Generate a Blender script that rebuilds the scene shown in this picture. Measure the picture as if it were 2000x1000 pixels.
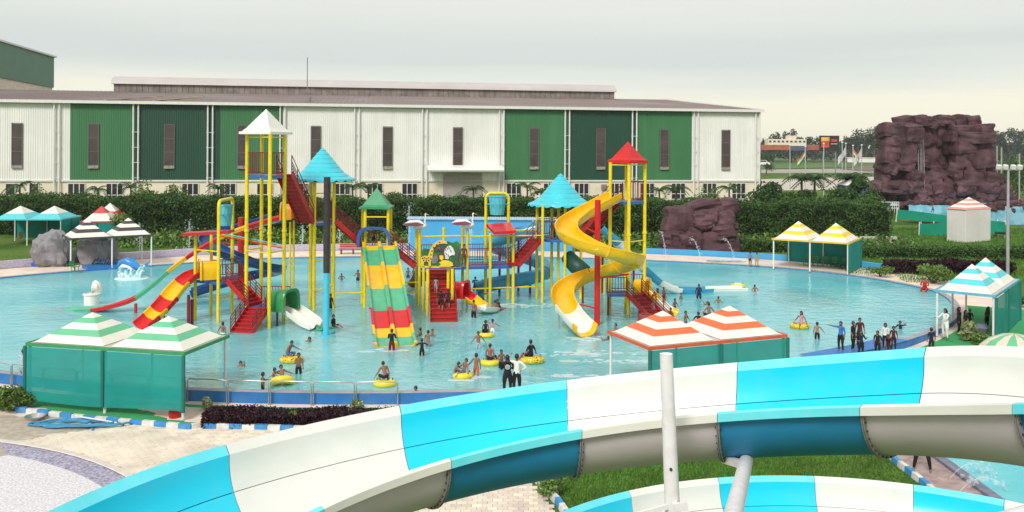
import bpy, math, random
import numpy as np
from mathutils import Vector, Matrix, Euler, noise as mnoise
for o in list(bpy.data.objects): bpy.data.objects.remove(o)
SC = bpy.context.scene
COL = SC.collection
rnd = random.Random(7)
nrg = np.random.default_rng(11)
# ------------------------------------------------------------------ camera
FPX, CX, CY, RL = 1735.0, 1000.0, 287.0, math.atan(0.0063)
CAMZ = 10.0
cd = bpy.data.cameras.new('camera'); cam = bpy.data.objects.new('camera', cd); COL.objects.link(cam)
cd.sensor_width = 36; cd.lens = 36*FPX/2000; cd.shift_y = -(500-CY)/2000; cd.clip_start = .1; cd.clip_end = 9000
cam.matrix_world = Matrix.Translation((0, 0, CAMZ)) @ Matrix.Rotation(math.pi/2, 4, 'X') @ Matrix.Rotation(RL, 4, 'Z')
SC.camera = cam
# ------------------------------------------------------------------ sky and sun
SUN_EL, SUN_AZ = math.radians(42), math.radians(203)      # azimuth clockwise from +Y (the view direction)
w = bpy.data.worlds.new('World'); SC.world = w; w.use_nodes = True
nt = w.node_tree; nt.nodes.clear(); N = nt.nodes.new; L = nt.links.new
out = N('ShaderNodeOutputWorld'); bg = N('ShaderNodeBackground'); bg.inputs[1].default_value = .1
sky = N('ShaderNodeTexSky'); sky.sky_type = 'NISHITA'; sky.sun_disc = False; sky.sun_elevation = SUN_EL; sky.sun_rotation = SUN_AZ
sky.dust_density = 3
tc = N('ShaderNodeTexCoord'); mp = N('ShaderNodeMapping'); mp.inputs['Scale'].default_value = (1.5, 1.5, 22)
L(tc.outputs['Generated'], mp.inputs[0])
n1 = N('ShaderNodeTexNoise'); n1.inputs['Scale'].default_value = 1.3; n1.inputs['Detail'].default_value = 5; n1.inputs['Roughness'].default_value = .45
L(mp.outputs[0], n1.inputs['Vector'])
sx = N('ShaderNodeSeparateXYZ'); L(tc.outputs['Generated'], sx.inputs[0])
ad = N('ShaderNodeMath'); ad.operation = 'MULTIPLY_ADD'; ad.inputs[1].default_value = .07; L(n1.outputs[0], ad.inputs[0]); L(sx.outputs[2], ad.inputs[2])
cr = N('ShaderNodeValToRGB'); L(ad.outputs[0], cr.inputs[0])
e = cr.color_ramp.elements
e[0].position = .05; e[0].color = (.97, .93, .72, 1); e[1].position = 1; e[1].color = (.74, .75, .72, 1)
for p, c in ((.08, (.93, .90, .735, 1)), (.105, (.77, .79, .725, 1)), (.135, (.64, .685, .66, 1)), (.16, (.70, .73, .69, 1)), (.20, (.77, .775, .725, 1)), (.4, (.74, .755, .72, 1))):
    q = e.new(p); q.color = c
ml = N('ShaderNodeVectorMath'); ml.operation = 'SCALE'; ml.inputs['Scale'].default_value = 8.3; L(cr.outputs[0], ml.inputs[0])
mx = N('ShaderNodeMixRGB'); mx.inputs[0].default_value = .93; L(sky.outputs[0], mx.inputs[1]); L(ml.outputs[0], mx.inputs[2])
L(mx.outputs[0], bg.inputs[0]); L(bg.outputs[0], out.inputs[0])
sd = bpy.data.lights.new('sun', 'SUN'); sd.energy = 2.0; sd.angle = math.radians(16); sd.color = (1, .965, .91)
so = bpy.data.objects.new('sun', sd); COL.objects.link(so)
sv = Vector((math.sin(SUN_AZ)*math.cos(SUN_EL), math.cos(SUN_AZ)*math.cos(SUN_EL), math.sin(SUN_EL)))
so.rotation_euler = sv.to_track_quat('Z', 'Y').to_euler(); so.location = sv*60
SC.view_settings.view_transform = 'Standard'; SC.view_settings.look = 'None'; SC.view_settings.exposure = 0.43; SC.view_settings.gamma = 1
SC.render.engine = 'CYCLES'
# ------------------------------------------------------------------ helpers
CA, SA = math.cos(RL), math.sin(RL)
def ray(px, py):
    dx, dy = px-CX, py-CY
    return (dx*CA+dy*SA)/FPX, (-dx*SA+dy*CA)/FPX      # X per metre of depth, drop per metre of depth
def at(px, py, z=None, d=None):                       # a pixel of the 2000 px photograph on height z, or at depth d
    a, b = ray(px, py)
    if d is None: d = (CAMZ-z)/b
    return Vector((a*d, d, CAMZ-b*d))
def V(*a): return Vector(a)
def lin(c): return tuple((x/12.92 if x <= .04045 else ((x+.055)/1.055)**2.4) for x in c)
MATS = {}
def mat(name, col, rough=.5, var=.12, scale=3.0, bump=0.0, bscale=20.0, metal=0.0, spec=.5, dirt=None, dirt_amt=.0, dscale=.8, island=0.0, coat=0.0, alpha=1.0, streak=0):
    if name in MATS: return MATS[name]
    m = bpy.data.materials.new(name); m.use_nodes = True; t = m.node_tree; b = t.nodes['Principled BSDF']
    nn, ll = t.nodes.new, t.links.new
    b.inputs['Roughness'].default_value = rough; b.inputs['Metallic'].default_value = metal
    b.inputs['Specular IOR Level'].default_value = spec; b.inputs['Coat Weight'].default_value = coat
    g = nn('ShaderNodeNewGeometry')
    no = nn('ShaderNodeTexNoise'); no.inputs['Scale'].default_value = scale; no.inputs['Detail'].default_value = 4
    ll(g.outputs['Position'], no.inputs['Vector'])
    hs = nn('ShaderNodeHueSaturation'); hs.inputs['Color'].default_value = (*col, 1)
    mr = nn('ShaderNodeMapRange'); mr.inputs[1].default_value = .3; mr.inputs[2].default_value = .7
    mr.inputs[3].default_value = 1-var; mr.inputs[4].default_value = 1+var; ll(no.outputs[0], mr.inputs[0])
    last = mr.outputs[0]
    if island:
        m2 = nn('ShaderNodeMapRange'); m2.inputs[3].default_value = 1-island; m2.inputs[4].default_value = 1+island
        ll(g.outputs['Random Per Island'], m2.inputs[0])
        mu = nn('ShaderNodeMath'); mu.operation = 'MULTIPLY'; ll(last, mu.inputs[0]); ll(m2.outputs[0], mu.inputs[1]); last = mu.outputs[0]
        m3 = nn('ShaderNodeMapRange'); m3.inputs[3].default_value = .48; m3.inputs[4].default_value = .52; ll(g.outputs['Random Per Island'], m3.inputs[0]); ll(m3.outputs[0], hs.inputs['Hue'])
    ll(last, hs.inputs['Value'])
    c = hs.outputs[0]
    if dirt is not None:
        dn = nn('ShaderNodeTexNoise'); dn.inputs['Scale'].default_value = dscale; dn.inputs['Detail'].default_value = 7; dn.inputs['Roughness'].default_value = .65
        if streak:
            mpp = nn('ShaderNodeMapping'); mpp.inputs['Scale'].default_value = (1, 1, streak); ll(g.outputs['Position'], mpp.inputs[0]); ll(mpp.outputs[0], dn.inputs['Vector'])
        else: ll(g.outputs['Position'], dn.inputs['Vector'])
        dr = nn('ShaderNodeMapRange'); dr.inputs[1].default_value = .48; dr.inputs[2].default_value = .75; dr.inputs[4].default_value = dirt_amt; ll(dn.outputs[0], dr.inputs[0])
        mi = nn('ShaderNodeMixRGB'); mi.inputs[2].default_value = (*dirt, 1); ll(dr.outputs[0], mi.inputs[0]); ll(c, mi.inputs[1]); c = mi.outputs[0]
    ll(c, b.inputs['Base Color'])
    if bump:
        bn = nn('ShaderNodeTexNoise'); bn.inputs['Scale'].default_value = bscale; bn.inputs['Detail'].default_value = 3; ll(g.outputs['Position'], bn.inputs['Vector'])
        bu = nn('ShaderNodeBump'); bu.inputs['Strength'].default_value = bump; bu.inputs['Distance'].default_value = .05; ll(bn.outputs[0], bu.inputs['Height']); ll(bu.outputs[0], b.inputs['Normal'])
    if alpha < 1:
        b.inputs['Alpha'].default_value = alpha
    MATS[name] = m
    return m
ORG = {}
def tag(o, label=None, cat=None, group=None, kind=None):
    for k, x in (('label', label), ('category', cat), ('group', group), ('kind', kind)):
        if x: o[k] = x
    if cat and not kind: o['kind'] = 'thing'
    return o
def thing(name, label, cat, loc=(0, 0, 0), group=None):
    o = bpy.data.objects.new(name, None); COL.objects.link(o); o.location = loc; o.empty_display_size = .2
    ORG[o.name] = Vector(loc); return tag(o, label, cat, group)
class MB:
    def __init__(s): s.v = []; s.f = []; s.m = []
    def add(s, vs, fs, mi=0):
        k = len(s.v); s.v += [Vector(v) for v in vs]; s.f += [tuple(i+k for i in f) for f in fs]; s.m += [mi]*len(fs); return s
    def obox(s, c, ax, ay, az, mi=0):                 # centre and three half-axes
        c, ax, ay, az = Vector(c), Vector(ax), Vector(ay), Vector(az)
        vs = [c+sx*ax+sy*ay+sz*az for sz in (-1, 1) for sy in (-1, 1) for sx in (-1, 1)]
        return s.add(vs, [(0, 2, 3, 1), (4, 5, 7, 6), (0, 1, 5, 4), (2, 6, 7, 3), (0, 4, 6, 2), (1, 3, 7, 5)], mi)
    def box(s, c, sz, rz=0, mi=0):
        a = V(math.cos(rz), math.sin(rz), 0); b = V(-a.y, a.x, 0)
        return s.obox(c, a*sz[0]/2, b*sz[1]/2, V(0, 0, sz[2]/2), mi)
    def beam(s, p, q, wd, ht, mi=0, up=None):         # rectangular bar from p to q
        p, q = Vector(p), Vector(q); t = q-p; l = t.length; t = t/l
        u = Vector(up) if up else (V(0, 0, 1) if abs(t.z) < .95 else V(0, 1, 0))
        sd_ = t.cross(u).normalized(); u = sd_.cross(t)
        return s.obox((p+q)/2, t*l/2, sd_*wd/2, u*ht/2, mi)
    def tube(s, pts, r, n=8, mi=0, caps=True, closed=False):
        pts = [Vector(p) for p in pts]; m = len(pts); vs = []; prev = None
        rs = r if isinstance(r, (list, tuple)) else [r]*m
        for i, p in enumerate(pts):
            if closed: t = pts[(i+1) % m]-pts[i-1]
            else: t = pts[min(i+1, m-1)]-pts[max(i-1, 0)]
            t.normalize()
            if prev is None:
                a = V(0, 0, 1) if abs(t.z) < .9 else V(1, 0, 0); a = (a-t*a.dot(t)).normalized()
            else: a = (prev-t*prev.dot(t)).normalized()
            prev = a; b = t.cross(a)
            vs += [p+(a*math.cos(2*math.pi*k/n)+b*math.sin(2*math.pi*k/n))*rs[i] for k in range(n)]
        fs = []
        for i in range(m if closed else m-1):
            j = (i+1) % m
            fs += [(i*n+k, i*n+(k+1) % n, j*n+(k+1) % n, j*n+k) for k in range(n)]
        if caps and not closed: fs += [tuple(range(n))[::-1], tuple((m-1)*n+k for k in range(n))]
        return s.add(vs, fs, mi)
    def lathe(s, c, prof, n=16, mi=0, sq=None, rot=0, caps=True):   # prof = (radius, z) rows; sq = use n sides, rotated
        c = Vector(c); vs = []
        for r, z in prof: vs += [c+V(r*math.cos(rot+2*math.pi*k/n), r*math.sin(rot+2*math.pi*k/n), z) for k in range(n)]
        fs = [(i*n+k, i*n+(k+1) % n, (i+1)*n+(k+1) % n, (i+1)*n+k) for i in range(len(prof)-1) for k in range(n)]
        if caps: fs += [tuple(range(n))[::-1], tuple((len(prof)-1)*n+k for k in range(n))]
        return s.add(vs, fs, mi)
    def prism(s, poly, o, ax, ay, nrm, th, mi=0):     # polygon in the plane o + x*ax + y*ay, thickened along nrm
        o, ax, ay, nrm = Vector(o), Vector(ax), Vector(ay), Vector(nrm); n = len(poly)
        a = [o+ax*x+ay*y for x, y in poly]; b = [p+nrm*th for p in a]
        return s.add(a+b, [tuple(range(n))[::-1], tuple(range(n, 2*n))]+[(i, (i+1) % n, n+(i+1) % n, n+i) for i in range(n)], mi)
    def sweep(s, pts, prof, mi=0, closed_prof=True, bank=None, mfun=None, caps=True):
        pts = [Vector(p) for p in pts]; m = len(pts); n = len(prof); vs = []
        for i, p in enumerate(pts):
            t = (pts[min(i+1, m-1)]-pts[max(i-1, 0)]).normalized()
            sd_ = t.cross(V(0, 0, 1)).normalized(); u = sd_.cross(t)
            if bank:
                b = bank[i] if isinstance(bank, (list, tuple)) else bank
                sd_, u = sd_*math.cos(b)+u*math.sin(b), u*math.cos(b)-sd_*math.sin(b)
            vs += [p+sd_*x+u*y for x, y in prof]
        k0 = len(s.v); s.v += vs
        for i in range(m-1):
            for k in range(n if closed_prof else n-1):
                q = (k+1) % n
                s.f.append((k0+i*n+k, k0+i*n+q, k0+(i+1)*n+q, k0+(i+1)*n+k)); s.m.append(mfun(k) if mfun else mi)
        if caps and closed_prof:
            s.f += [tuple(k0+k for k in range(n))[::-1], tuple(k0+(m-1)*n+k for k in range(n))]; s.m += [mi, mi]
        return s
    def build(s, name, mats, parent=None, smooth=False, label=None, cat=None, group=None, kind=None, org=None):
        if parent is not None: og = ORG.get(parent.name, Vector())
        elif org is not None: og = Vector(org)
        elif kind == 'structure' or kind == 'stuff': og = Vector()
        else:
            xs = [v.x for v in s.v]; ys = [v.y for v in s.v]; og = V((min(xs)+max(xs))/2, (min(ys)+max(ys))/2, min(v.z for v in s.v))
        me = bpy.data.meshes.new(name); me.from_pydata([v-og for v in s.v], [], s.f)
        if not isinstance(mats, (list, tuple)): mats = [mats]
        for q in mats: me.materials.append(q)
        if len(mats) > 1: me.polygons.foreach_set('material_index', s.m)
        if smooth: smooth_mesh(me, smooth)
        o = bpy.data.objects.new(name, me); COL.objects.link(o)
        if parent is not None: o.parent = parent
        else: o.location = og
        ORG[o.name] = og
        return tag(o, label, cat, group, kind)
def smooth_mesh(me, ang):
    me.polygons.foreach_set('use_smooth', [True]*len(me.polygons))
    if ang is not True:
        try: me.set_sharp_from_angle(angle=math.radians(ang))
        except Exception: pass
def piece(parent, name, me, loc, rot=None, scale=None):   # a child that shares mesh data
    o = bpy.data.objects.new(name, me); COL.objects.link(o); o.parent = parent
    o.location = Vector(loc)-ORG.get(parent.name, Vector())
    if rot is not None: o.rotation_euler = rot
    if scale is not None: o.scale = scale
    ORG[o.name] = Vector(loc); return o
def mesh_of(mb, name, mats, smooth=False):
    me = bpy.data.meshes.new(name); me.from_pydata(mb.v, [], mb.f)
    if not isinstance(mats, (list, tuple)): mats = [mats]
    for q in mats: me.materials.append(q)
    if len(mats) > 1: me.polygons.foreach_set('material_index', mb.m)
    if smooth: smooth_mesh(me, smooth)
    return me
def np_mesh(name, co, quads, mats, mi=None):
    me = bpy.data.meshes.new(name); nv, nf = len(co), len(quads); k = quads.shape[1]
    me.vertices.add(nv); me.vertices.foreach_set('co', np.asarray(co, np.float32).ravel())
    me.loops.add(nf*k); me.loops.foreach_set('vertex_index', np.asarray(quads, np.int32).ravel())
    me.polygons.add(nf); me.polygons.foreach_set('loop_start', np.arange(0, nf*k, k, dtype=np.int32))
    if mi is not None: me.polygons.foreach_set('material_index', np.asarray(mi, np.int32))
    for q in (mats if isinstance(mats, (list, tuple)) else [mats]): me.materials.append(q)
    me.update(calc_edges=True); return me
def leaves(name, c, s, mats, mi=None, up=0.0, aspect=.55, parent=None, vert=0.0, **kw):  # c (n,3) centres, s (n,) sizes: one leaf-shaped quad each
    c = np.asarray(c, float); n = len(c); s = np.broadcast_to(np.asarray(s, float), (n,))
    a = nrg.normal(size=(n, 3)); a[:, 2] = a[:, 2]*(1-abs(up)) + vert*2; a /= np.linalg.norm(a, axis=1)[:, None]
    b = nrg.normal(size=(n, 3)); b -= a*(a*b).sum(1)[:, None]; b /= np.linalg.norm(b, axis=1)[:, None]
    a = a*s[:, None]; b = b*(s*aspect)[:, None]
    og = np.array(ORG.get(parent.name, Vector())) if parent is not None else np.zeros(3)
    co = np.stack([c-a, c+b-a*.1, c+a, c-b-a*.1], 1).reshape(-1, 3)-og
    me = np_mesh(name, co, np.arange(4*n).reshape(n, 4), mats, mi)
    o = bpy.data.objects.new(name, me); COL.objects.link(o)
    if parent is not None: o.parent = parent
    ORG[o.name] = Vector(og); return tag(o, **kw)
def crom(pts, n=8, closed=False):
    P = [Vector(p) for p in pts]; m = len(P); res = []
    for i in range(m if closed else m-1):
        if closed: a, b, c, d = P[i-1], P[i], P[(i+1) % m], P[(i+2) % m]
        else: a, b, c, d = P[max(i-1, 0)], P[i], P[i+1], P[min(i+2, m-1)]
        for k in range(n):
            t = k/n
            res.append(.5*((2*b)+(c-a)*t+(2*a-5*b+4*c-d)*t*t+(3*b-a-3*c+d)*t**3))
    if not closed: res.append(P[-1])
    return res
def sm(a, b, x):
    t = min(1, max(0, (x-a)/(b-a))); return t*t*(3-2*t)
def gz(x, y): return -.5+.15*sm(33.6, 35.0, y)+.45*sm(41, 62, y)            # the ground drops half a metre on the near side of the pool
# ------------------------------------------------------------------ shared materials
YEL = mat('yellow_paint', (.82, .64, .012), .38, .1, 6, dirt=(.36, .20, .03), dirt_amt=.55, dscale=4, streak=.25)
YELG = mat('yellow_gelcoat', (.84, .49, .004), .22, .07, 2, dirt=(.45, .25, .02), dirt_amt=.25, dscale=1.5)
REDP = mat('red_paint', (.50, .018, .016), .35, .14, 5, dirt=(.2, .02, .02), dirt_amt=.4, dscale=2)
REDG = mat('red_gelcoat', (.60, .012, .014), .22, .1, 2, dirt=(.35, .05, .04), dirt_amt=.3)
MAR = mat('maroon_paint', (.19, .012, .016), .42, .15, 5)
BLUP = mat('blue_paint', (.03, .12, .42), .4, .15, 4, dirt=(.15, .17, .22), dirt_amt=.3)
NAVY = mat('navy_gelcoat', (.014, .055, .20), .25, .12, 2)
CYAN = mat('cyan_gelcoat', (.05, .55, .66), .35, .07, 1.5, dirt=(.10, .36, .42), dirt_amt=.35, dscale=1.2)
TUBE = mat('sky_blue_gelcoat', (.05, .32, .52), .25, .1, 1.5)
GRNG = mat('mint_gelcoat', (.09, .42, .23), .25, .1, 2)
DGRN = mat('dark_green_gelcoat', (.02, .17, .075), .3, .15, 2)
WHG = mat('white_gelcoat', (.80, .79, .72), .3, .04, 1.5, dirt=(.5, .48, .42), dirt_amt=.25, dscale=1.2)
WHP = mat('white_paint', (.76, .75, .73), .45, .06, 4, dirt=(.42, .36, .30), dirt_amt=.3, dscale=3)
STEEL = mat('steel_rail', (.52, .53, .54), .3, .1, 6, metal=.75)
BLACK = mat('black_wrap', (.030, .026, .029), .6, .3, 4, bump=.4, bscale=9)
CREAM = mat('cream_wall', (.78, .69, .55), .8, .06, .6, dirt=(.5, .42, .33), dirt_amt=.35, dscale=.5)
# ================================================================== the setting: ground, pool, paving
def node_mat(name):
    m = bpy.data.materials.new(name); m.use_nodes = True; t = m.node_tree; t.nodes.clear(); MATS[name] = m
    return m, t, t.nodes.new, t.links.new
def grass_mat():
    m, t, nn, ll = node_mat('grass_ground'); o = nn('ShaderNodeOutputMaterial'); b = nn('ShaderNodeBsdfPrincipled'); ll(b.outputs[0], o.inputs[0])
    b.inputs['Roughness'].default_value = .9; b.inputs['Specular IOR Level'].default_value = .15
    g = nn('ShaderNodeNewGeometry')
    def ns(sc, det=5): 
        n = nn('ShaderNodeTexNoise'); n.inputs['Scale'].default_value = sc; n.inputs['Detail'].default_value = det; ll(g.outputs['Position'], n.inputs['Vector']); return n
    r = nn('ShaderNodeValToRGB'); e = r.color_ramp.elements; e[0].position = .32; e[0].color = (.035, .085, .012, 1); e[1].position = .72; e[1].color = (.17, .20, .05, 1)
    q = e.new(.5); q.color = (.08, .16, .022, 1)
    ll(ns(.12, 8).outputs[0], r.inputs[0])
    m2 = nn('ShaderNodeMixRGB'); m2.blend_type = 'MULTIPLY'; m2.inputs[0].default_value = .7
    r2 = nn('ShaderNodeMapRange'); r2.inputs[1].default_value = .3; r2.inputs[2].default_value = .7; r2.inputs[3].default_value = .45; r2.inputs[4].default_value = 1.35
    ll(ns(6, 6).outputs[0], r2.inputs[0]); ll(r.outputs[0], m2.inputs[1]); ll(r2.outputs[0], m2.inputs[2]); ll(m2.outputs[0], b.inputs['Base Color'])
    bu = nn('ShaderNodeBump'); bu.inputs['Distance'].default_value = .1; bu.inputs['Strength'].default_value = .6; ll(ns(9, 6).outputs[0], bu.inputs['Height']); ll(bu.outputs[0], b.inputs['Normal'])
    return m
GRASS = grass_mat()
def water_mat():
    m, t, nn, ll = node_mat('pool_water'); o = nn('ShaderNodeOutputMaterial'); g = nn('ShaderNodeNewGeometry')
    mp = nn('ShaderNodeMapping'); mp.inputs['Scale'].default_value = (.75, 1, 1); ll(g.outputs['Position'], mp.inputs[0])
    a = nn('ShaderNodeTexNoise'); a.inputs['Scale'].default_value = 1.5; a.inputs['Detail'].default_value = 3.5; a.inputs['Roughness'].default_value = .58; a.inputs['Distortion'].default_value = .5
    ll(mp.outputs[0], a.inputs['Vector'])
    c = nn('ShaderNodeTexNoise'); c.inputs['Scale'].default_value = .13; c.inputs['Detail'].default_value = 2; ll(g.outputs['Position'], c.inputs['Vector'])
    mr = nn('ShaderNodeMapRange'); mr.inputs[1].default_value = .35; mr.inputs[2].default_value = .65; mr.inputs[3].default_value = .45; mr.inputs[4].default_value = 1; ll(c.outputs[0], mr.inputs[0])
    mu = nn('ShaderNodeMath'); mu.operation = 'MULTIPLY'; ll(a.outputs[0], mu.inputs[0]); ll(mr.outputs[0], mu.inputs[1])
    bu = nn('ShaderNodeBump'); bu.inputs['Strength'].default_value = 1; bu.inputs['Distance'].default_value = .085; ll(mu.outputs[0], bu.inputs['Height'])
    fr = nn('ShaderNodeFresnel'); fr.inputs[0].default_value = 1.33; ll(bu.outputs[0], fr.inputs['Normal'])
    gl = nn('ShaderNodeBsdfGlossy'); gl.inputs['Roughness'].default_value = .04; ll(bu.outputs[0], gl.inputs['Normal'])
    tr = nn('ShaderNodeBsdfTransparent'); tr.inputs[0].default_value = (.66, .93, .97, 1)
    df = nn('ShaderNodeBsdfDiffuse'); cm = nn('ShaderNodeMixRGB'); cm.inputs[1].default_value = (.19, .645, .70, 1); cm.inputs[2].default_value = (.33, .75, .79, 1); ll(c.outputs[0], mr.inputs[0]); c3_ = nn('ShaderNodeMapRange'); c3_.inputs[1].default_value = .38; c3_.inputs[2].default_value = .62; ll(c.outputs[0], c3_.inputs[0]); ll(c3_.outputs[0], cm.inputs[0]); ll(cm.outputs[0], df.inputs[0]); ll(bu.outputs[0], df.inputs['Normal'])
    m1 = nn('ShaderNodeMixShader'); m1.inputs[0].default_value = .68; ll(tr.outputs[0], m1.inputs[1]); ll(df.outputs[0], m1.inputs[2])
    fk = nn('ShaderNodeMath'); fk.operation = 'MULTIPLY'; fk.inputs[1].default_value = .36; ll(fr.outputs[0], fk.inputs[0])
    m2 = nn('ShaderNodeMixShader'); ll(fk.outputs[0], m2.inputs[0]); ll(m1.outputs[0], m2.inputs[1]); ll(gl.outputs[0], m2.inputs[2])
    ll(m2.outputs[0], o.inputs[0]); return m
WATER = water_mat()
FLOOR = mat('pool_floor_paint', (.27, .75, .81), .6, .1, .5, dirt=(.08, .5, .55), dirt_amt=.5, dscale=.25)
DECK = mat('cream_deck', (.74, .61, .51), .85, .1, .8, bump=.2, bscale=6, dirt=(.40, .29, .22), dirt_amt=.45, dscale=.35)
CARPET = mat('green_carpet', (.035, .30, .10), .95, .12, 2, dirt=(.05, .22, .09), dirt_amt=.4, bump=.2, bscale=40)
COPE = mat('grey_coping', (.36, .34, .36), .7, .2, 3, dirt=(.12, .11, .12), dirt_amt=.6, dscale=1.5)
WALLB = mat('blue_pool_wall', (.022, .165, .45), .55, .12, 2, dirt=(.2, .3, .42), dirt_amt=.35, dscale=.8)
LILAC = mat('lilac_mosaic', (.47, .42, .55), .6, .25, 9, dirt=(.35, .3, .42), dirt_amt=.4)
PATHG = mat('grey_path', (.36, .32, .29), .9, .15, 1.5, bump=.2, bscale=12, dirt=(.2, .17, .14), dirt_amt=.5)
OUT = [(-37.9, 65.7), (-33.9, 69.6), (-28, 74), (-22.5, 77.6), (-14, 79.6), (-5, 80.2), (4, 79.8), (11.3, 78.5), (20.7, 75), (26.6, 69.9), (29.4, 64), (29.3, 60),
       (27.6, 55.5), (24.8, 51), (20.3, 46.4), (15, 42.6), (8.5, 39.0), (3, 37.0), (-2.5, 36.2), (-7.9, 35.95), (-14, 36.5), (-21.8, 38.7), (-30, 42), (-37, 47.5), (-41.5, 54), (-41.4, 60.5)]
OL = [V(p.x, p.y, 0) for p in crom([V(x, y, 0) for x, y in OUT], 8, True)]
NO = len(OL); ON = []
for i in range(NO):
    t_ = OL[(i+1) % NO]-OL[i-1]; n_ = V(t_.y, -t_.x, 0).normalized()
    if n_.dot(OL[i]-V(-6, 58, 0)) < 0: n_ = -n_
    ON.append(n_)
def oidx(x, y): return min(range(NO), key=lambda i: (OL[i].x-x)**2+(OL[i].y-y)**2)
def off(i, d): return OL[i % NO]+ON[i % NO]*d
def strip(name, offs, zf, mats, i0=0, i1=None, mfun=None, **kw):      # a band that follows the pool outline
    idx = list(range(NO))+[0] if i1 is None else list(range(i0, i1+1))
    b = MB(); n = len(offs)
    for k in idx:
        for j, d in enumerate(offs):
            p = off(k, d); b.v.append(V(p.x, p.y, zf(p.x, p.y, j)))
    for a in range(len(idx)-1):
        for j in range(n-1):
            b.f.append((a*n+j, a*n+j+1, (a+1)*n+j+1, (a+1)*n+j)); b.m.append(mfun(j, idx[a]) if mfun else 0)
    return b.build(name, mats, **kw)
S = dict(kind='structure')
def zg(x, y, j): return gz(x, y)-.02
strip('ground', [.3, 1.5, 3, 5, 8, 12, 18, 26, 40, 70, 120, 200, 350, 700, 1500, 5000], lambda x, y, j: gz(x, y)-.02 if abs(x) < 900 else 0, GRASS, **S)
b = MB(); b.v = [V(p.x, p.y, 0) for p in OL]; b.f = [tuple(range(NO))]; b.m = [0]; b.build('pool_water', WATER, **S)
b = MB(); b.v = [off(i, .05)+V(0, 0, -.55) for i in range(NO)]; b.f = [tuple(range(NO))]; b.m = [0]; b.build('pool_floor', FLOOR, **S)
# rim: inner face, top, outer face (blue where the ground is low)
b = MB(); prof = [(0, -.6), (0, .1), (.4, .1), (.4, -1)]
for i in range(NO):
    for (d, z) in prof:
        p = off(i, d); b.v.append(V(p.x, p.y, z if z > -.9 else gz(p.x, p.y)-.05))
for i in range(NO):
    j = (i+1) % NO
    for k in range(3):
        b.f.append((i*4+k, i*4+k+1, j*4+k+1, j*4+k)); b.m.append((2, 0, 1)[k])
b.build('pool_edge', [COPE, WALLB, mat('blue_waterline_tile', (.06, .20, .34), .4, .3, 8)], **S)
i0_, i1_ = sorted((oidx(14.6, 42.2), oidx(20.2, 46.3)))
strip('blue_step', [-.75, .45], lambda x, y, j: .108, mat('step_blue', (.02, .17, .50), .5, .12, 2, dirt=(.1, .2, .4), dirt_amt=.4), i0_, i1_, **S)
strip('deck', [.41, 1.6, 3, 4.6], lambda x, y, j: gz(x, y), DECK, **S)
iL, iR = oidx(-36, 46), oidx(26.5, 53.5)
ia, ib = sorted((iL, iR))
strip('green_carpet', [.85, 2, 3.2], lambda x, y, j: gz(x, y)+.006, CARPET, ia, ib, **S)
iR2 = oidx(24, 50); iR3 = oidx(28.5, 57)
strip('green_carpet', [.86, 2, 3.4, 5.2, 6.4], lambda x, y, j: gz(x, y)+.012, CARPET, min(iR2, iR3), max(iR2, iR3), **S)
# lilac parapet behind the far deck, blue one to its right
def parapet(name, x0, x1, o0, h, m, lab, cat='wall'):
    i0, i1 = oidx(*x0), oidx(*x1); i0, i1 = min(i0, i1), max(i0, i1)
    b = MB(); n = 0
    for k in range(i0, i1+1):
        for d, z in ((o0, -.1), (o0, h), (o0+.35, h), (o0+.35, -.1)):
            p = off(k, d); b.v.append(V(p.x, p.y, gz(p.x, p.y)+z))
        n += 1
    for a in range(n-1):
        for k in range(3): b.f.append((a*4+k, a*4+k+1, a*4+k+5, a*4+k+4)); b.m.append(0)
    return b.build(name, m, label=lab, cat=cat)
parapet('low_wall', OUT[0], OUT[4], 4.7, .62, LILAC, 'low lilac tiled wall curving behind the far left deck')
parapet('low_wall', OUT[4], OUT[6], 4.7, .62, mat('lilac_tile_grey', (.40, .37, .45), .6, .2, 7), 'low lilac grey wall in front of the tall blue wall')
SKYB = mat('sky_blue_wall', (.05, .33, .62), .6, .07, .5, dirt=(.1, .38, .6), dirt_amt=.5, dscale=.3)
parapet('low_wall', OUT[7], OUT[9], 4.7, .5, SKYB, 'low sky blue wall in front of the maroon boulders')
# tall blue wall with corrugated coping behind the play towers
WB = thing('boundary_wall', 'tall plain sky blue wall with pale corrugated top behind the play towers', 'wall', (-3, 84.4, .1))
MB().box((-1.9, 84.6, 1.55), (15.8, .3, 3.1)).build('wall_face', SKYB, WB)
b = MB()
for k in range(100): b.tube([(-9.85+k*.16, 84.2, 3.14), (-9.85+k*.16, 85, 3.24)], .082, 6)
b.build('corrugated_top', mat('pale_sheet', (.42, .56, .70), .5, .1, 3), WB, 30)
# near-left paving with single pavers, kerb stones, dry mosaic basin
PAVE = mat('paver', (.74, .645, .53), .85, .13, 1.2, bump=.15, bscale=30, island=.13, dirt=(.46, .38, .30), dirt_amt=.4, dscale=.5)
JOINT = mat('paver_joint', (.42, .36, .29), .95, .2, 5)
pav = [(-30, 34.2), (-18.9, 34.3), (-11.7, 32.9), (-5.2, 32.4), (0.2, 29), (1.2, 26), (2.2, 21), (-8, 19), (-30, 20)]
b = MB(); b.v = [V(x, y, gz(x, y)+.0) for x, y in pav]; b.f = [tuple(range(len(pav)))]; b.m = [0]
PV = b.build('paving', JOINT, **S)
def inpoly(x, y, poly):
    c = False; j = len(poly)-1
    for i in range(len(poly)):
        if (poly[i][1] > y) != (poly[j][1] > y) and x < (poly[j][0]-poly[i][0])*(y-poly[i][1])/(poly[j][1]-poly[i][1])+poly[i][0]: c = not c
        j = i
    return c
BC, BR = (-21.5, 17.6), 13.9                          # the dry basin is a disc, its rim seen bottom left
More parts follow.
